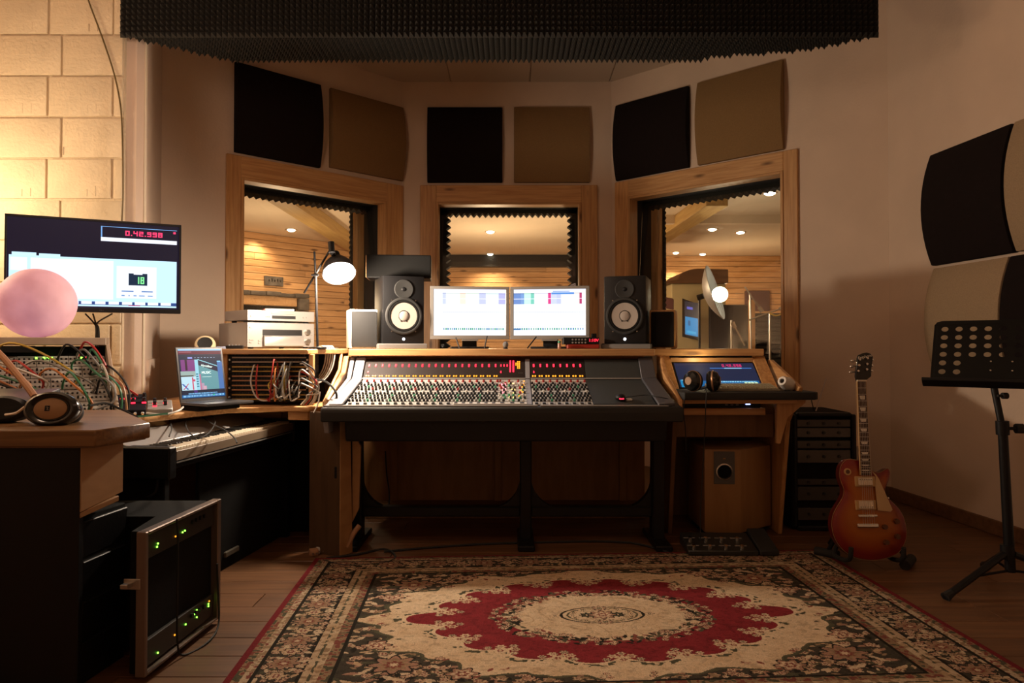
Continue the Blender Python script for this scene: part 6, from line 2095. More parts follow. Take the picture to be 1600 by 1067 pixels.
hp = px(1099, 612, 3.66)
headphones((hp.x, 3.665, 0.838), 'black headphones with copper rings on the side desk before the slanted screen')
m = M(); m.tube([Vector((hp.x + 0.0, 3.63, 0.845)), Vector((hp.x - 0.005, 3.585, 0.846)), Vector((hp.x - 0.012, 3.568, 0.80)), Vector((hp.x - 0.018, 3.57, 0.65)), Vector((hp.x - 0.03, 3.575, 0.42)), Vector((hp.x - 0.035, 3.6, 0.2)), Vector((hp.x - 0.03, 3.62, 0.005))], 0.0028, 5)
solo('headphone_cable', m, rubber, 'black headphone cable hanging down from the side desk', 'cable', (hp.x, 3.58, 0.84))
m = M(); m.tube([px(1066, 612, 3.60) + Vector((0.02, 0, 0)), px(1068, 640, 3.56), px(1071, 670, 3.58), px(1072, 705, 3.6)], 0.0028, 5)
solo('hanging_cable', m, rubber, 'second thin cable hanging left of the headphone cable', 'cable', px(1066, 625, 3.58))
p_ = Vector((1.495, 3.72, 0.838))
m = M(); m.lathe([(0.0001, -0.058), (0.022, -0.056), (0.036, -0.03), (0.038, 0.0), (0.030, 0.035), (0.024, 0.05), (0.014, 0.05), (0.012, 0.042)][::-1], p_ + Vector((0, 0, 0.039)), Vector((-0.72, -0.55, 0.32)), 28)
solo('white_speaker_bulb', m, white_plastic, 'white rounded plastic pod at the right end of the side desk', 'pod', p_)
# device with blue light on the shelf below
b_ = thing('audio_unit', 'black rack audio unit with a blue light under the side desk top', 'audio unit', (1.15, 3.95, 0.733))
m = M(); m.box(0.93, 1.40, 3.85, 4.10, 0.734, 0.768); m.build('case', black, b_, bevel=0.002)
m = M(); m.box(1.315, 1.34, 3.846, 3.85, 0.752, 0.760); m.build('light', led_blue, b_)
for k in range(3):
    m = M(); m.box(1.20 + k * 0.03, 1.215 + k * 0.03, 3.846, 3.85, 0.748, 0.753); m.build('button', knob_grey, b_)

# ------------------------------------------------------------------ floor things
sub_m = wood('subwoofer_veneer', (0.36, 0.20, 0.08), (0.30, 0.155, 0.06), (9, 9, 1.0), 0.42, objvar=0.0)
t = thing('subwoofer', 'tall pine veneered subwoofer with a round port under the side desk', 'subwoofer', (1.28, 4.0, 0))
poly2 = [(1.085, 3.865), (1.285, 3.850), (1.518, 4.02), (1.518, 4.22), (1.085, 4.22)]
m = M(); m.prism(poly2, 0.03, 0.500); m.build('cabinet', sub_m, t, bevel=0.010, seg=2)
m = M(); m.prism([(1.10, 3.89), (1.28, 3.875), (1.49, 4.03), (1.49, 4.2), (1.10, 4.2)], 0.0, 0.03); m.build('plinth', black_matt, t)
SBT = frame((1.085, 3.865, 0), (0.200, -0.015, 0), (-0.015, -0.2, 0))
SBT = Matrix((Vector((0.9972, -0.0748, 0)), Vector((0, 0, 1)), Vector((-0.0748, -0.9972, 0)))).transposed().to_4x4(); SBT.translation = Vector((1.085, 3.865, 0))
m = M(SBT); m.box(0.052, 0.168, 0.305, 0.488, 0.0, 0.004); m.build('port_plate', mat('port_grey', (0.10, 0.10, 0.10), 0.45), t, bevel=0.002)
m = M(SBT); m.lathe([(0.046, 0.004), (0.046, 0.010), (0.040, 0.012), (0.036, 0.005)], (0.11, 0.375, 0), (0, 0, 1), 28); m.build('port_ring', steel, t)
m = M(SBT); m.lathe([(0.037, 0.0052), (0.0001, 0.0045)], (0.11, 0.375, 0), (0, 0, 1), 28); m.build('port_hole', black_matt, t)
m = M(SBT); m.box(0.103, 0.117, 0.445, 0.452, 0.004, 0.006); m.build('badge', MATS['badge_tan'], t)

t = thing('pedal_board', 'black multi effects pedal board with foot switches on the rug edge', 'pedal board', (1.12, 3.60, 0), -0.03)
T = wm(t)
PBZ = 0.0
m = M(T); m.prism([(-0.10, 0.012), (-0.10, 0.036), (0.11, 0.075), (0.11, 0.012)], -0.215, 0.14, 'x'); m.build('case', mat('pedal_black', (0.022, 0.024, 0.022), 0.35), t, bevel=0.004)
for i in range(4):
    for j in range(2):
        u, v = -0.18 + i * 0.082, -0.065 + j * 0.085; z = 0.036 + (v + 0.10) * 0.186
        m = M(T); m.cyl((u, v, z), (u, v - 0.002, z + 0.014), 0.011, 0.010, 12); m.build('foot_switch', chrome, t)
        m = M(T); m.box(u - 0.03, u + 0.03, v + 0.018, v + 0.026, z + 0.003, z + 0.0055); m.build('label_strip', knob_grey, t)
m = M(T); m.prism([(-0.10, 0.012), (-0.10, 0.04), (0.13, 0.095), (0.13, 0.012)], 0.148, 0.245, 'x'); m.build('treadle', rubber, t, bevel=0.006)
for (u, v) in ((-0.19, -0.08), (0.22, -0.08), (-0.19, 0.09), (0.22, 0.09)):
    m = M(T); m.cyl((u, v, 0.0), (u, v, 0.014), 0.012, n=8); m.build('foot', rubber, t)

t = thing('equipment_rack', 'black moulded rack case holding grey audio units beside the guitar', 'rack case', (1.83, 4.2, 0))
m = M(); m.box(1.645, 2.02, 4.04, 4.42, 0.0, 0.69); m.build('shell', black_fabric, t, bevel=0.03, seg=3)
for (x0, x1, z0, z1) in ((1.645, 1.672, 0.02, 0.68), (1.993, 2.02, 0.02, 0.68), (1.672, 1.993, 0.665, 0.69), (1.672, 1.993, 0.0, 0.03)):
    m = M(); m.box(x0, x1, 4.005, 4.05, z0, z1); m.build('rim', black, t, bevel=0.008)
un = mat('rack_unit_grey', (0.085, 0.075, 0.068), 0.45, 0.3, objvar=0.3)
for (z0, z1) in ((0.605, 0.650), (0.545, 0.600), (0.480, 0.525), (0.395, 0.470), (0.265, 0.30), (0.175, 0.255), (0.06, 0.13)):
    m = M(); m.box(1.675, 1.990, 4.02, 4.06, z0, z1); u_ = m.build('rack_unit', un, t, bevel=0.003)
    for k in range(3):
        m = M(); x = 1.74 + k * 0.09; zc = (z0 + z1) / 2; m.cyl((x, 4.02, zc), (x, 4.012, zc), 0.009, n=10); m.build('knob', knob_black, u_)
pa, pb_ = px(1275, 645, 4.12), px(1291, 591, 4.15); pa.z = 0.69
m = M(); m.cyl(pa, pb_, 0.0045, 0.003, 8)
solo('antenna_rod', m, mat('pale_rod', (0.42, 0.34, 0.30), 0.4), 'thin pale antenna rod leaning up from the black equipment rack', 'antenna', pa)
pa2 = px(1272, 643, 4.12); pa2.z = 0.69
m = M(); m.cyl(pa2, px(1268, 625, 4.12), 0.003, n=6)
solo('antenna_rod', m, black, 'short black antenna on the equipment rack left of the pale one', 'antenna', pa2)

# ------------------------------------------------------------------ electric guitar on its stand
GK = 3.37 / FPX
GX, GZ = (1344.8 - 800) * GK, CAMZ - (868.1 - 541) * GK
GT = Matrix.Translation((GX, 3.34, GZ)) @ Matrix.Rotation(math.radians(-8), 4, 'X')     # leans back
gt = thing('electric_guitar', 'sunburst single cutaway electric guitar leaning on a black stand', 'guitar', (GX, 3.37, 0))


def gp(x, y): return ((x - 1344.8) * GK * 0.975, (868.1 - y) * GK * 1.01)


crop = [(325, 150), (270, 145), (225, 170), (197, 215), (188, 275), (200, 330), (214, 375), (206, 420), (182, 462), (150, 505), (116, 560), (97, 630), (103, 710), (133, 780), (185, 840), (262, 885), (350, 903), (440, 903), (530, 884), (608, 850), (658, 790), (685, 720), (686, 650), (672, 580), (640, 520), (592, 470), (552, 430), (543, 385), (563, 335), (585, 290), (594, 245), (583, 216), (556, 226), (520, 245), (482, 246), (452, 230), (434, 190), (427, 150)]
out = [gp(1270 + x / 5.08, 690 + y / 5.08) for x, y in crop]
out = [(p.x, p.y) for p in spline([Vector((a_, b_, 0)) for a_, b_ in out] , 3)]
cxg = sum(p[0] for p in out) / len(out); czg = sum(p[1] for p in out) / len(out) - 0.02
amber = (0.36, 0.105, 0.008); orange = (0.28, 0.052, 0.005); redc = (0.19, 0.012, 0.008); deep = (0.085, 0.006, 0.006)
steps = [(1.0, 0.0, deep), (1.0, -0.040, deep), (0.985, -0.046, redc), (0.90, -0.052, redc), (0.76, -0.057, orange), (0.55, -0.061, amber), (0.30, -0.063, amber), (0.02, -0.064, amber)]
m = M(GT)
vs, cs, fs = [], [], []
n = len(out)
for (s_c, yy, c_) in steps:
    for (x, z) in out:
        vs.append((cxg + (x - cxg) * s_c, yy, czg + (z - czg) * s_c)); cs.append(c_)
for i in range(len(steps) - 1):
    for k in range(n): fs.append((i * n + k, i * n + (k + 1) % n, (i + 1) * n + (k + 1) % n, (i + 1) * n + k))
fs.append(tuple(range(n))); fs.append(tuple(range((len(steps) - 1) * n, len(steps) * n))[::-1])
m.add(vs, fs, cs)
body = m.build('body', attr_mat('sunburst_lacquer', 0.3, coat=0.45, spec=0.35), gt, colors=True, smooth=40)
m = M(GT); ring = [Vector((cxg + (x - cxg) * 1.002, -0.042, czg + (z - czg) * 1.002)) for x, z in out]; m.tube(ring + [ring[0]], 0.0011, 5, 1); m.build('binding', mat('aged_binding', (0.40, 0.25, 0.11), 0.4), gt)


def quad(pts, y0, y1, name, mm, bevel=0.001):
    m = M(GT); P2 = [gp(*p) for p in pts]; m.prism(P2, y0, y1, 'y'); return m.build(name, mm, gt, bevel=bevel)


# neck
q0 = [(1341.9, 598.5), (1355.8, 598.5), (1351.9, 742), (1335.2, 742)]
quad([(1342.6, 600), (1355.2, 600), (1351.2, 700), (1335.9, 700)], -0.068, -0.046, 'neck', brown_board, 0.004)
quad(q0, -0.074, -0.068, 'fretboard', mat('rosewood', (0.055, 0.022, 0.014), 0.5), 0.0008)
for (xa, xb) in ((0, 1), ):
    quad([(1341.5, 598.5), (1342.6, 598.5), (1336.1, 742), (1334.8, 742)], -0.0745, -0.066, 'neck_binding', MATS['aged_binding'], 0.0004)
    quad([(1355.1, 598.5), (1356.2, 598.5), (1352.3, 742), (1351.0, 742)], -0.0745, -0.066, 'neck_binding', MATS['aged_binding'], 0.0004)
quad([(1341.5, 597), (1356.2, 597), (1356.2, 599.5), (1341.5, 599.5)], -0.077, -0.068, 'nut', ivory, 0.0004)


def xl(y): return 1342.2 + (1335.5 - 1342.2) * (y - 598.5) / 143.5


def xr(y): return 1355.5 + (1351.7 - 1355.5) * (y - 598.5) / 143.5


for y in (609.5, 619.3, 629.5, 638, 647, 656, 664, 671, 678, 684.5, 691, 698, 704.5, 712, 717, 722, 727, 731, 735, 738.5):
    quad([(xl(y), y - 0.35), (xr(y), y - 0.35), (xr(y), y + 0.35), (xl(y), y + 0.35)], -0.0755, -0.074, 'fret', steel, 0)
for y, hgt in ((624.3, 6), (642.4, 5.5), (659.2, 4.6), (674.2, 4.4), (693.8, 3.8), (709.1, 3.4), (719.3, 2.2), (727.4, 2.2), (735, 2.0)):
    a_, b_ = xl(y) + 2.2, xr(y) - 2.6
    quad([(a_, y - hgt / 2), (b_, y - hgt / 2), (b_ - 1.3, y + hgt / 2), (a_ + 1.3, y + hgt / 2)], -0.0748, -0.074, 'inlay', mat('pearl', (0.80, 0.76, 0.68), 0.3) if 'pearl' not in MATS else MATS['pearl'], 0)
# headstock
hs = [(1342.5, 598.5), (1341, 592), (1342.8, 580), (1345.3, 570), (1346, 563), (1349, 557.5), (1355, 555), (1362, 553.6), (1369, 556), (1372, 560), (1370.5, 567), (1367.5, 580), (1366.5, 591), (1361, 595), (1356, 598.5)]
m = M(GT @ Matrix.Rotation(0.0, 4, 'X')); m.prism([gp(*p) for p in hs], -0.066, -0.052, 'y'); m.build('headstock', MATS['gloss_black'], gt, bevel=0.002)
text_part('maker_script', 'Epiphone', 0.020, GT @ Matrix.Translation((*gp(1358.2, 560.5)[:1], -0.0672, gp(1358.2, 560.5)[1])) @ Matrix.Rotation(PI / 2, 4, 'X') @ Matrix.Rotation(0.22, 4, 'Z'), MATS['pearl'], gt, 0.0003, 0.25)
for (x, y, sx) in ((1349, 565, -1), (1347, 574, -1), (1345, 583, -1), (1361.5, 563, 1), (1360, 572, 1), (1358.8, 580.5, 1)):
    a_, b_ = gp(x, y)
    m = M(GT); m.cyl((a_, -0.066, b_), (a_, -0.074, b_), 0.0055, n=10); m.cyl((a_, -0.074, b_), (a_, -0.080, b_), 0.003, n=8); m.build('tuner_post', chrome, gt)
    e_ = a_ + sx * (0.027 if sx > 0 else 0.017)
    m = M(GT); m.cyl((a_, -0.050, b_), (e_, -0.050, b_ - 0.004), 0.0028, n=6); m.sphere((e_ + sx * 0.008, -0.050, b_ - 0.004), 0.010, 10, 8, 1.0, 0.5, 0.75); m.build('tuner', chrome if sx > 0 else steel, gt)


def cq(x0, y0, x1, y1, a0, a1, name, mm, bevel=0.002):
    P2 = [(1270 + x / 5.08, 690 + y / 5.08) for x, y in ((x0, y0), (x1, y0), (x1, y1), (x0, y1))]
    return quad(P2, a0, a1, name, mm, bevel)


cream_ring = mat('cream_ring', (0.52, 0.34, 0.15), 0.4)
nickel = mat('nickel_cover', (0.78, 0.70, 0.58), 0.25, 0.85)
for (r, c_) in (((290, 275, 450, 352), (308, 284, 424, 343)), ((279, 455, 441, 527), (299, 458, 417, 518))):
    cq(*r, -0.070, -0.058, 'pickup_ring', cream_ring)
    cq(*c_, -0.077, -0.070, 'pickup_cover', nickel)
    yy = c_[1] + 14 if c_[1] < 400 else c_[3] - 14
    for k in range(6):
        xx = c_[0] + 14 + k * (c_[2] - c_[0] - 28) / 5
        a_, b_ = gp(1270 + xx / 5.08, 690 + yy / 5.08)
        m = M(GT); m.cyl((a_, -0.077, b_), (a_, -0.078, b_), 0.0022, n=8); m.build('pole_piece', knob_black, gt)
cq(285, 560, 440, 578, -0.079, -0.058, 'bridge', chrome, 0.003)
cq(275, 628, 445, 656, -0.077, -0.058, 'tailpiece', chrome, 0.004)
P2 = [(1270 + x / 5.08, 690 + y / 5.08) for x, y in ((425, 235), (455, 258), (478, 295), (566, 525), (548, 541), (445, 530), (443, 353), (452, 275))]
quad(P2, -0.073, -0.070, 'pick_guard', mat('pick_guard_cream', (0.55, 0.38, 0.20), 0.4))
for (x, y) in ((497, 653), (595, 612), (500, 768), (592, 725)):
    a_, b_ = gp(1270 + x / 5.08, 690 + y / 5.08)
    m = M(GT); m.cyl((a_, -0.054, b_), (a_, -0.075, b_), 0.013, 0.0115, 18); m.build('control_knob', mat('knob_amber_brown', (0.10, 0.035, 0.012), 0.3) if 'knob_amber_brown' not in MATS else MATS['knob_amber_brown'], gt)
a_, b_ = gp(1270 + 243 / 5.08, 690 + 240 / 5.08)
m = M(GT); m.cyl((a_, -0.050, b_), (a_, -0.059, b_), 0.0165, n=22); m.build('selector_plate', cream_ring, gt)
m = M(GT); m.cyl((a_, -0.059, b_), (a_, -0.0595, b_), 0.010, n=18); m.build('selector_mark', MATS['knob_amber_brown'], gt)
for k in range(6):
    f = (k + 0.5) / 6
    xa = 1343.2 + f * 11.6; xb = 1330.4 + f * 21.5
    a0_, b0_ = gp(xa, 598); a1_, b1_ = gp(xb, 690 + 640 / 5.08)
    m = M(GT); m.cyl((a0_, -0.0775, b0_), (a1_, -0.0805, b1_), 0.0006, n=4); m.build('string', steel, gt, smooth=0)
a_, b_ = gp(1270 + 640 / 5.08, 690 + 822 / 5.08)
m = M(GT); m.cyl((a_ - 0.006, -0.03, b_ + 0.004), (a_ + 0.010, -0.034, b_ - 0.004), 0.007, n=10); m.build('output_jack', chrome, gt)
a_, b_ = gp(1270 + 556 / 5.08, 690 + 450 / 5.08)
m = M(GT); m.cyl((a_, -0.03, b_), (a_ + 0.014, -0.03, b_ + 0.004), 0.006, n=10); m.build('strap_button', chrome, gt)

# stand
t = thing('guitar_stand', 'low black guitar stand with padded feet under the sunburst guitar', 'guitar stand', (1.76, 3.45, 0))
fR, fL = px(1419, 878, 3.36), px(1292, 858, 3.50); fR.z = 0.025; fL.z = 0.025
hub = Vector((GX + 0.03, 3.50, 0.30))
for nm, f in (('right', fR), ('left', fL)):
    m = M(); m.tube([hub, hub * 0.5 + f * 0.5 + Vector((0, -0.03, 0.03)), f], 0.011, 8); m.build('leg', black, t)
    d_ = Vector((0.045, 0.05, 0.0)) if nm == 'right' else Vector((0.04, -0.04, 0))
    m = M(); m.cyl(f - d_, f + d_, 0.024, 0.024, 12); m.build('foot_pad', rubber, t)
m = M(); m.tube([hub, Vector((GX + 0.02, 3.60, 0.15)), Vector((GX, 3.72, 0.012))], 0.011, 8); m.build('leg', black, t)
m = M(); m.tube([hub, Vector((GX + 0.05, 3.50, 0.42)), Vector((GX + 0.055, 3.48, 0.50))], 0.013, 8); m.build('back_rest', rubber, t)
for sx in (-1, 1):
    xx = GX + 0.01 + sx * 0.125
    zz = GZ + 0.035
    m = M(); m.tube([Vector((xx - sx * 0.06, 3.47, 0.12)), Vector((xx, 3.42, zz - 0.035)), Vector((xx, 3.33, zz - 0.036)), Vector((xx, 3.262, zz - 0.01)), Vector((xx + sx * 0.0, 3.250, zz + 0.045))], 0.011, 8); m.build('cradle_arm', rubber, t)
m = M(); m.tube([Vector((GX - 0.06, 3.47, 0.12)), Vector((GX, 3.485, 0.14)), Vector((GX + 0.08, 3.47, 0.12))], 0.011, 8); m.build('cross_bar', black, t)

# ------------------------------------------------------------------ music stand
MY = 3.03
t = thing('music_stand', 'black perforated music stand at the right edge of the picture', 'music stand', (px(1575, 890, MY).x, MY, 0))
pb_, pc, ptp = px(1579, 893, MY), px(1567, 672, MY), px(1559, 606, MY)
m = M(); m.cyl(pb_, pc, 0.021, 0.019, 14); m.build('lower_tube', black, t)
m = M(); m.cyl(pc, ptp + Vector((0.01, 0.045, 0.03)), 0.014, n=12); m.build('upper_tube', black, t)
m = M(); m.cyl(pc + Vector((0, 0, -0.02)), pc + Vector((-0.002, 0, 0.04)), 0.026, n=14); m.build('clamp', black, t)
kn = pc + Vector((0.05, -0.01, 0.008)); m = M(); m.cyl(pc + Vector((0.01, 0, 0.008)), kn, 0.007, n=8); m.cyl(kn, kn + Vector((0.03, -0.004, 0)), 0.022, n=9); m.build('clamp_knob', rubber, t)
kn = ptp + Vector((0.02, 0, -0.035)); m = M(); m.cyl(ptp + Vector((0, 0, -0.035)), kn, 0.006, n=8); m.cyl(kn, kn + Vector((0.022, 0, 0)), 0.014, n=10); m.build('tilt_knob', rubber, t)
hubp = px(1574, 862, MY)
feet = [px(1477, 934, 2.92), Vector((2.62, 2.85, 0)), Vector((2.30, 3.34, 0))]
feet[0].z = 0.012
for f in feet:
    f = Vector((f.x, f.y, 0.014))
    m = M(); m.cyl(hubp + (f - hubp) * 0.06, f, 0.015, n=8); m.build('leg', black, t)
    m = M(); m.cyl(f + (hubp - f) * 0.10, f, 0.016, 0.021, 10); m.build('leg_tip', rubber, t)
    mid = hubp + (f - hubp) * 0.55
    m = M(); m.cyl(pb_ + Vector((0, 0, 0.005)), mid, 0.006, n=6); m.build('brace', black, t)
m = M(); m.cyl(hubp + Vector((0, 0, -0.03)), hubp + Vector((0, 0, 0.03)), 0.027, n=14); m.build('hub', black, t)
# desk plate with real holes
yaw = math.radians(-38); tilt = math.radians(36)
xd = Vector((math.cos(yaw), math.sin(yaw), 0)); bk = Vector((-math.sin(yaw), math.cos(yaw), 0)); ud = (bk * math.sin(tilt) + Vector((0, 0, 1)) * math.cos(tilt)); nd = xd.cross(ud)
lip = px(1448, 602, 3.22)
PTT = Matrix((xd, ud, nd)).transposed().to_4x4(); PTT.translation = lip
pw, ph = 0.578, 0.39
m = M(PTT)
NX, NY = 9, 7
cw, ch_ = 0.058, 0.0500
ox, oy = 0.028, 0.055
hole = {(i, j) for j in range(6) for i in range(NX) if (j >= 2 or i < 2 or i >= NX - 2)}


def cell(m, x0, y0, x1, y1, holed, z):
    if not holed:
        m.add([(x0, y0, z), (x1, y0, z), (x1, y1, z), (x0, y1, z)], [(0, 1, 2, 3)]); return
    cx, cy, r = (x0 + x1) / 2, (y0 + y1) / 2, 0.0148
    N = 16
    sq = []
    for k in range(N):
        a = 2 * PI * k / N; c, s = math.cos(a), math.sin(a); q = 1 / max(abs(c), abs(s))
        sq.append((cx + c * q * (x1 - x0) / 2, cy + s * q * (y1 - y0) / 2, z))
    ci = [(cx + r * math.cos(2 * PI * k / N), cy + r * math.sin(2 * PI * k / N), z) for k in range(N)]
    m.add(sq + ci, [(k, (k + 1) % N, N + (k + 1) % N, N + k) for k in range(N)])


for j in range(6):
    for i in range(NX):
        cell(m, ox + i * cw, oy + j * ch_, ox + (i + 1) * cw, oy + (j + 1) * ch_, (i, j) in hole, 0)
X1, Y1 = ox + NX * cw, oy + 6 * ch_
rr = 0.03
m.add([(0.012, 0, 0), (pw - 0.012, 0, 0), (pw - 0.012, oy, 0), (0.012, oy, 0)], [(0, 1, 2, 3)])
m.add([(0.012, oy, 0), (ox, oy, 0), (ox, Y1, 0), (0.012, Y1, 0)], [(0, 1, 2, 3)])
m.add([(X1, oy, 0), (pw - 0.012, oy, 0), (pw - 0.012, Y1, 0), (X1, Y1, 0)], [(0, 1, 2, 3)])
m.add([(0.012, Y1, 0), (pw - 0.012, Y1, 0), (pw - 0.022, Y1 + 0.018, 0), (pw - 0.045, Y1 + 0.026, 0), (0.045, Y1 + 0.026, 0), (0.022, Y1 + 0.018, 0)], [(0, 1, 2, 3, 4, 5)])
pl_ = m.build('plate', mat('stand_black', (0.005, 0.005, 0.005), 0.6, spec=0.25), t, merge=True, smooth=0)
md = pl_.modifiers.new('thickness', 'SOLIDIFY'); md.thickness = 0.002; md.offset = 0
m = M(PTT); m.box(-0.015, pw + 0.015, -0.006, 0.0, 0.0, 0.055); m.box(-0.015, pw + 0.015, -0.006, 0.010, 0.052, 0.056); m.build('lip', black, t, bevel=0.002)
for (u, v) in ((0.245, 0.09), (0.325, 0.09), (0.245, 0.14), (0.325, 0.14)):
    m = M(PTT); m.cyl((u, v, 0), (u, v, 0.003), 0.004, n=8); m.build('rivet', chrome, t)
m = M(PTT); m.box(0.235, 0.335, 0.07, 0.15, -0.03, -0.003); m.build('mount', black, t, bevel=0.003)

# ------------------------------------------------------------------ cables
def mcol(name, c): return mat(name, c, 0.45)


CC = {'green': mcol('cable_green', (0.03, 0.16, 0.08)), 'orange': mcol('cable_orange', (0.48, 0.16, 0.03)), 'red': mcol('cable_red', (0.38, 0.025, 0.02)), 'white': mcol('cable_white', (0.58, 0.55, 0.50)), 'black': rubber, 'grey': mcol('cable_grey', (0.22, 0.22, 0.21)), 'yellow': mcol('cable_yellow', (0.55, 0.38, 0.05)), 'tan': mcol('cable_tan', (0.40, 0.22, 0.12))}


def cable(cols, pts, r, label, group, name='patch_cable'):
    m = M(); m.tube(pts, r, 5, 5)
    return solo(name, m, CC[cols], label, 'cable', pts[0], group=group)


# synthesiser patch cables: (colour, start, end) in panel coordinates, sagging out in front of the panel
q = random.Random(21)
spec = ['green', 'orange', 'white', 'green', 'orange', 'red', 'grey', 'tan', 'green', 'white', 'black', 'orange', 'black', 'grey', 'red', 'tan', 'green', 'yellow', 'orange', 'black']
G1 = 'patch cables on the modular synthesiser'
SY = []
for k, c in enumerate(spec):
    u0_ = -0.06 - 0.62 * q.random(); v0_ = 0.12 + 0.36 * q.random()
    u1_ = min(-0.03, u0_ + q.uniform(0.08, 0.34)); v1_ = max(0.03, v0_ - q.uniform(0.10, 0.34))
    h = q.uniform(0.05, 0.11)
    P_ = [ST @ Vector(p) for p in ((u0_, v0_, 0.004), (u0_ + 0.004, v0_ + 0.008, 0.035), (u0_ * 0.75 + u1_ * 0.25, v0_ * 0.85 + v1_ * 0.15 + 0.02, h), (u0_ * 0.4 + u1_ * 0.6, v0_ * 0.45 + v1_ * 0.55, h * 1.05), (u1_, v1_, 0.05), (u1_, v1_, 0.004))]
    SY.append((c, cable(c, P_, 0.0052, 'x', G1)))
ORD = ['leftmost', 'second from the left', 'third from the left', 'fourth from the left', 'fifth from the left', 'sixth from the left', 'seventh from the left', 'eighth from the left', 'ninth from the left']


def name_by_place(lst, txt):
    for c in sorted({c for c, o in lst}):
        os_ = [o for cc, o in lst if cc == c]
        os_.sort(key=lambda o: np.mean([(v.co.x + o.location.x) / (v.co.y + o.location.y) for v in o.data.vertices]))
        for i, o in enumerate(os_):
            o['label'] = ('%s %s patch cable %s' % (ORD[i], c, txt)) if len(os_) > 1 else 'only %s patch cable %s' % (c, txt)


name_by_place(SY, 'on the modular synthesiser')
# bundles running from the synthesiser over the worktop
for k, (c, pts, lab) in enumerate([
    ('red', [(150, 575, 3.30), (172, 590, 3.22), (195, 605, 3.16), (215, 618, 3.20)], 'red cable arching from the synthesiser to the small mixer'),
    ('tan', [(140, 580, 3.28), (168, 584, 3.20), (190, 600, 3.10), (196, 622, 3.08), (198, 640, 3.09)], 'tan cable curving down at the right end of the synthesiser'),
    ('green', [(128, 588, 3.25), (160, 584, 3.16), (184, 602, 3.06), (190, 625, 3.05), (188, 646, 3.06)], 'green cable curving down at the right end of the synthesiser'),
    ('black', [(135, 572, 3.30), (165, 570, 3.24), (190, 590, 3.14), (202, 615, 3.12), (200, 640, 3.12)], 'black cable curving down at the right end of the synthesiser'),
    ('grey', [(130, 600, 3.2), (158, 590, 3.12), (178, 606, 3.02), (176, 628, 3.0), (150, 640, 2.95)], 'grey cable looping in front of the synthesiser panels'),
    ('black', [(140, 634, 2.9), (165, 630, 2.96), (190, 640, 3.0), (215, 652, 3.0)], 'black cable lying along the worktop edge before the small mixer'),
    ('green', [(160, 648, 2.98), (190, 655, 3.02), (225, 650, 3.08), (262, 646, 3.14)], 'green cable lying along the worktop in front of the small mixer'),
    ('white', [(228, 645, 3.12), (255, 648, 3.16), (278, 642, 3.22), (286, 636, 3.28)], 'white cable looped at the right of the small mixer')]):
    P_ = []
    for (x, y, Y) in pts:
        p_ = px(x, y, Y); p_.z = max(p_.z, WZ + 0.006); P_.append(p_)
    cable(c, P_, 0.005, lab, 'loose cables on the rear worktop', 'loose_cable')
# patch bay cables
q = random.Random(5)
zt_, zb_ = 1.02, 0.79
cols = ['white', 'grey', 'white', 'red', 'grey', 'black', 'white', 'grey', 'yellow', 'white', 'black', 'red', 'grey', 'white', 'orange', 'grey', 'white', 'yellow', 'grey', 'black', 'red', 'white', 'grey', 'grey', 'white', 'black']
wid = u1 - u0 if False else (b - a)
A0 = px(345, 600, RY).x + 0.034; A1 = px(489, 600, RY).x - 0.026
def pf(f, g, d): return Vector((A0 + (A1 - A0) * f, RY - d, zt_ + (zb_ - zt_) * g))
fixed = [('white', [(0.34, 0.18, 0.0), (0.35, 0.22, 0.03), (0.33, 0.55, 0.045), (0.38, 0.85, 0.05), (0.47, 0.99, 0.06), (0.58, 0.97, 0.05), (0.66, 0.80, 0.03), (0.64, 0.55, 0.0)], 'white patch cable in a wide loop across the patch bays'),
         ('red', [(0.38, 0.18, 0.0), (0.40, 0.22, 0.035), (0.40, 0.6, 0.05), (0.43, 0.93, 0.055), (0.52, 0.99, 0.055), (0.62, 0.85, 0.04), (0.65, 0.5, 0.03), (0.62, 0.12, 0.0)], 'red patch cable in a wide loop across the patch bays')]
for c, pts, lab in fixed:
    cable(c, [pf(*p) for p in pts], 0.0042, lab, 'patch cables on the patch bays, wide loops')
TG = []
for k, c in enumerate(cols):
    f0 = q.uniform(0.60, 0.92); g0 = q.uniform(0.05, 0.7); f1 = min(0.98, max(0.55, f0 + q.uniform(-0.16, 0.16))); g1 = q.uniform(0.35, 0.95)
    sag = q.uniform(0.05, 0.25)
    gm = min(1.0, max(g0, g1) + sag)
    dd_ = q.uniform(0.03, 0.075)
    TG.append((c, cable(c, [pf(f0, g0, 0), pf(f0, g0 + 0.02, dd_ * 0.7), pf(f0 * 0.7 + f1 * 0.3, gm * 0.75 + g0 * 0.25, dd_), pf((f0 + f1) / 2, gm, dd_), pf(f1, (gm + g1) / 2, dd_), pf(f1, g1, 0)], 0.0040, 'x', 'tangled patch cables on the patch bays')))
name_by_place(TG, 'tangled on the patch bays')
LV = []
for k, (c, g0) in enumerate([('white', 0.15), ('white', 0.30), ('black', 0.12), ('red', 0.35), ('grey', 0.5), ('white', 0.62)]):
    P_ = [pf(0.9, g0, 0.0), pf(0.98, g0, 0.05), pf(1.08 + 0.02 * k, g0 + 0.2, 0.06), Vector((-1.035 - 0.012 * k, 3.66, 0.87 - 0.01 * k)), Vector((-1.05 - 0.01 * k, 3.66, 0.80)), Vector((-1.07 - 0.012 * k, 3.66, 0.767))]
    LV.append((c, cable(c, P_, 0.0042, 'x', 'cables leaving the patch bays to the right')))
name_by_place(LV, 'leaving the patch bays to the right')
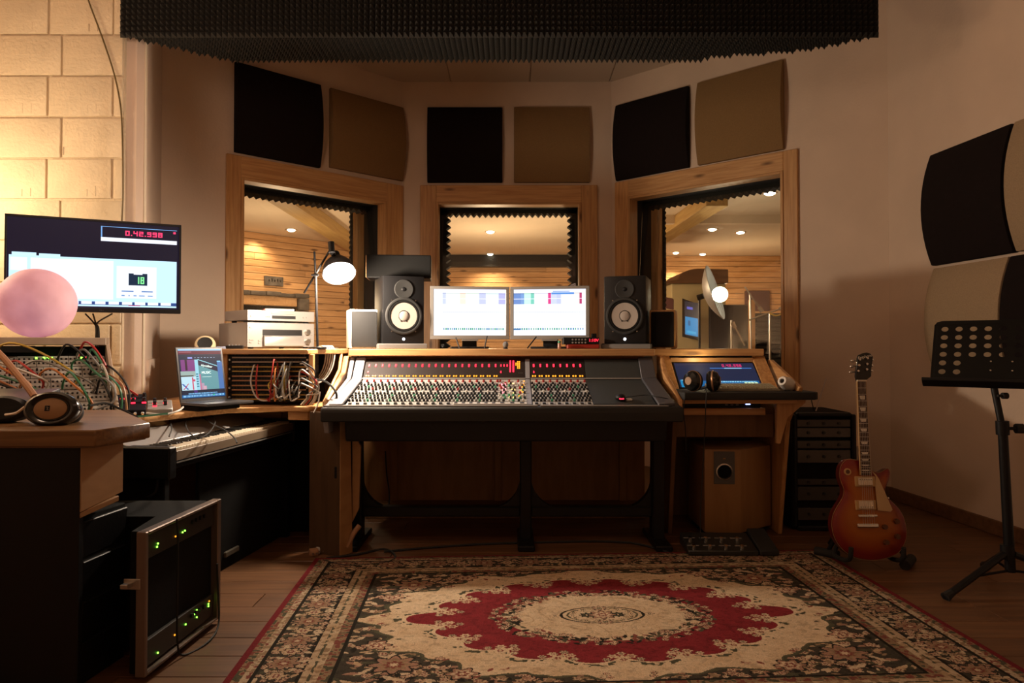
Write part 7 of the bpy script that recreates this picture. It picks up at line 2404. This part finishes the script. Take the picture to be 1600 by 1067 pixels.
for k in range(5):
    x = 499 + k * 3.5
    P_ = [px(x - 4, 538, 4.08), px(x + 6, 541, 4.0), px(x + 10, 552, 3.93), px(x + 6, 575, 3.92), px(x - 5, 592, 3.90), px(x - 22, 602, 3.80)]
    P_[0].z = 1.077; P_[1].z = 1.08
    cable('white', P_, 0.004, '%s white cable falling from the rack top by the amplifier' % ORD[k], 'white cables falling right of the amplifier', 'hanging_cable')
P_ = [px(485, 590, 3.70), px(510, 597, 3.62), px(524, 612, 3.56), px(526, 625, 3.55)]
cable('black', P_, 0.006, 'thick black cable ending beside the console cheek', None, 'thick_cable')
P_ = [px(500, 612, 3.62), px(497, 630, 3.60), px(490, 645, 3.58)]
cable('white', P_, 0.004, 'short white cable hanging in front of the brown leg board', None, 'short_cable')
# floor cables and plugs
for (pts, lab) in (([(510, 872), (560, 866), (600, 858), (618, 870), (600, 880), (540, 884), (505, 876)], 'black cable coiled on the floor at the left leg board'), ([(600, 862), (680, 855), (760, 850), (830, 848), (930, 846), (985, 848)], 'long black cable lying on the floor under the console'), ([(985, 848), (1010, 853), (1040, 862), (1060, 870)], 'black cable lying on the floor towards the pedal board')):
    P_ = []
    for x, y in pts:
        Y = 1.08 * FPX / (y - 541); p_ = px(x, y, Y); p_.z = 0.007; P_.append(p_)
    cable('black', P_, 0.006, lab, None, 'floor_cable')
P_ = [px(602, 705, 4.5), px(604, 740, 4.5), px(608, 770, 4.5), px(606, 790, 4.48), px(590, 800, 4.45)]
cable('black', P_, 0.005, 'thin black cable hanging in front of the brown back board', None, 'hanging_cable')
for (x, y, c, lab) in ((500, 862, 'white', 'white mains plug on the floor by the leg board'), (490, 866, 'tan', 'pinkish mains plug on the floor by the leg board'), (509, 858, 'green', 'green plug on the floor by the leg board')):
    Y = 1.08 * FPX / (y - 541); p_ = px(x, y, Y); p_.z = 0
    t = thing('mains_plug', lab, 'plug', p_, 0.5, 'plugs on the floor by the leg board')
    m = M(wm(t)); m.box(-0.022, 0.022, -0.02, 0.02, 0.0, 0.035); m.build('body', CC[c], t, bevel=0.008, seg=2)
    for dx in (-0.01, 0.01):
        m = M(wm(t)); m.box(dx - 0.003, dx + 0.003, -0.036, -0.02, 0.012, 0.02); m.build('pin', steel, t)
m = M(); p0 = px(560, 826, 3.66); 
m.tube([Vector((-0.80, 3.60, 0.14)), Vector((-0.83, 3.59, 0.10)), Vector((-0.86, 3.57, 0.035))], 0.014, 8)
solo('plastic_tube', m, CC['tan'], 'short pinkish tube lying behind the brown leg board', 'tube', (-0.83, 3.59, 0.06))
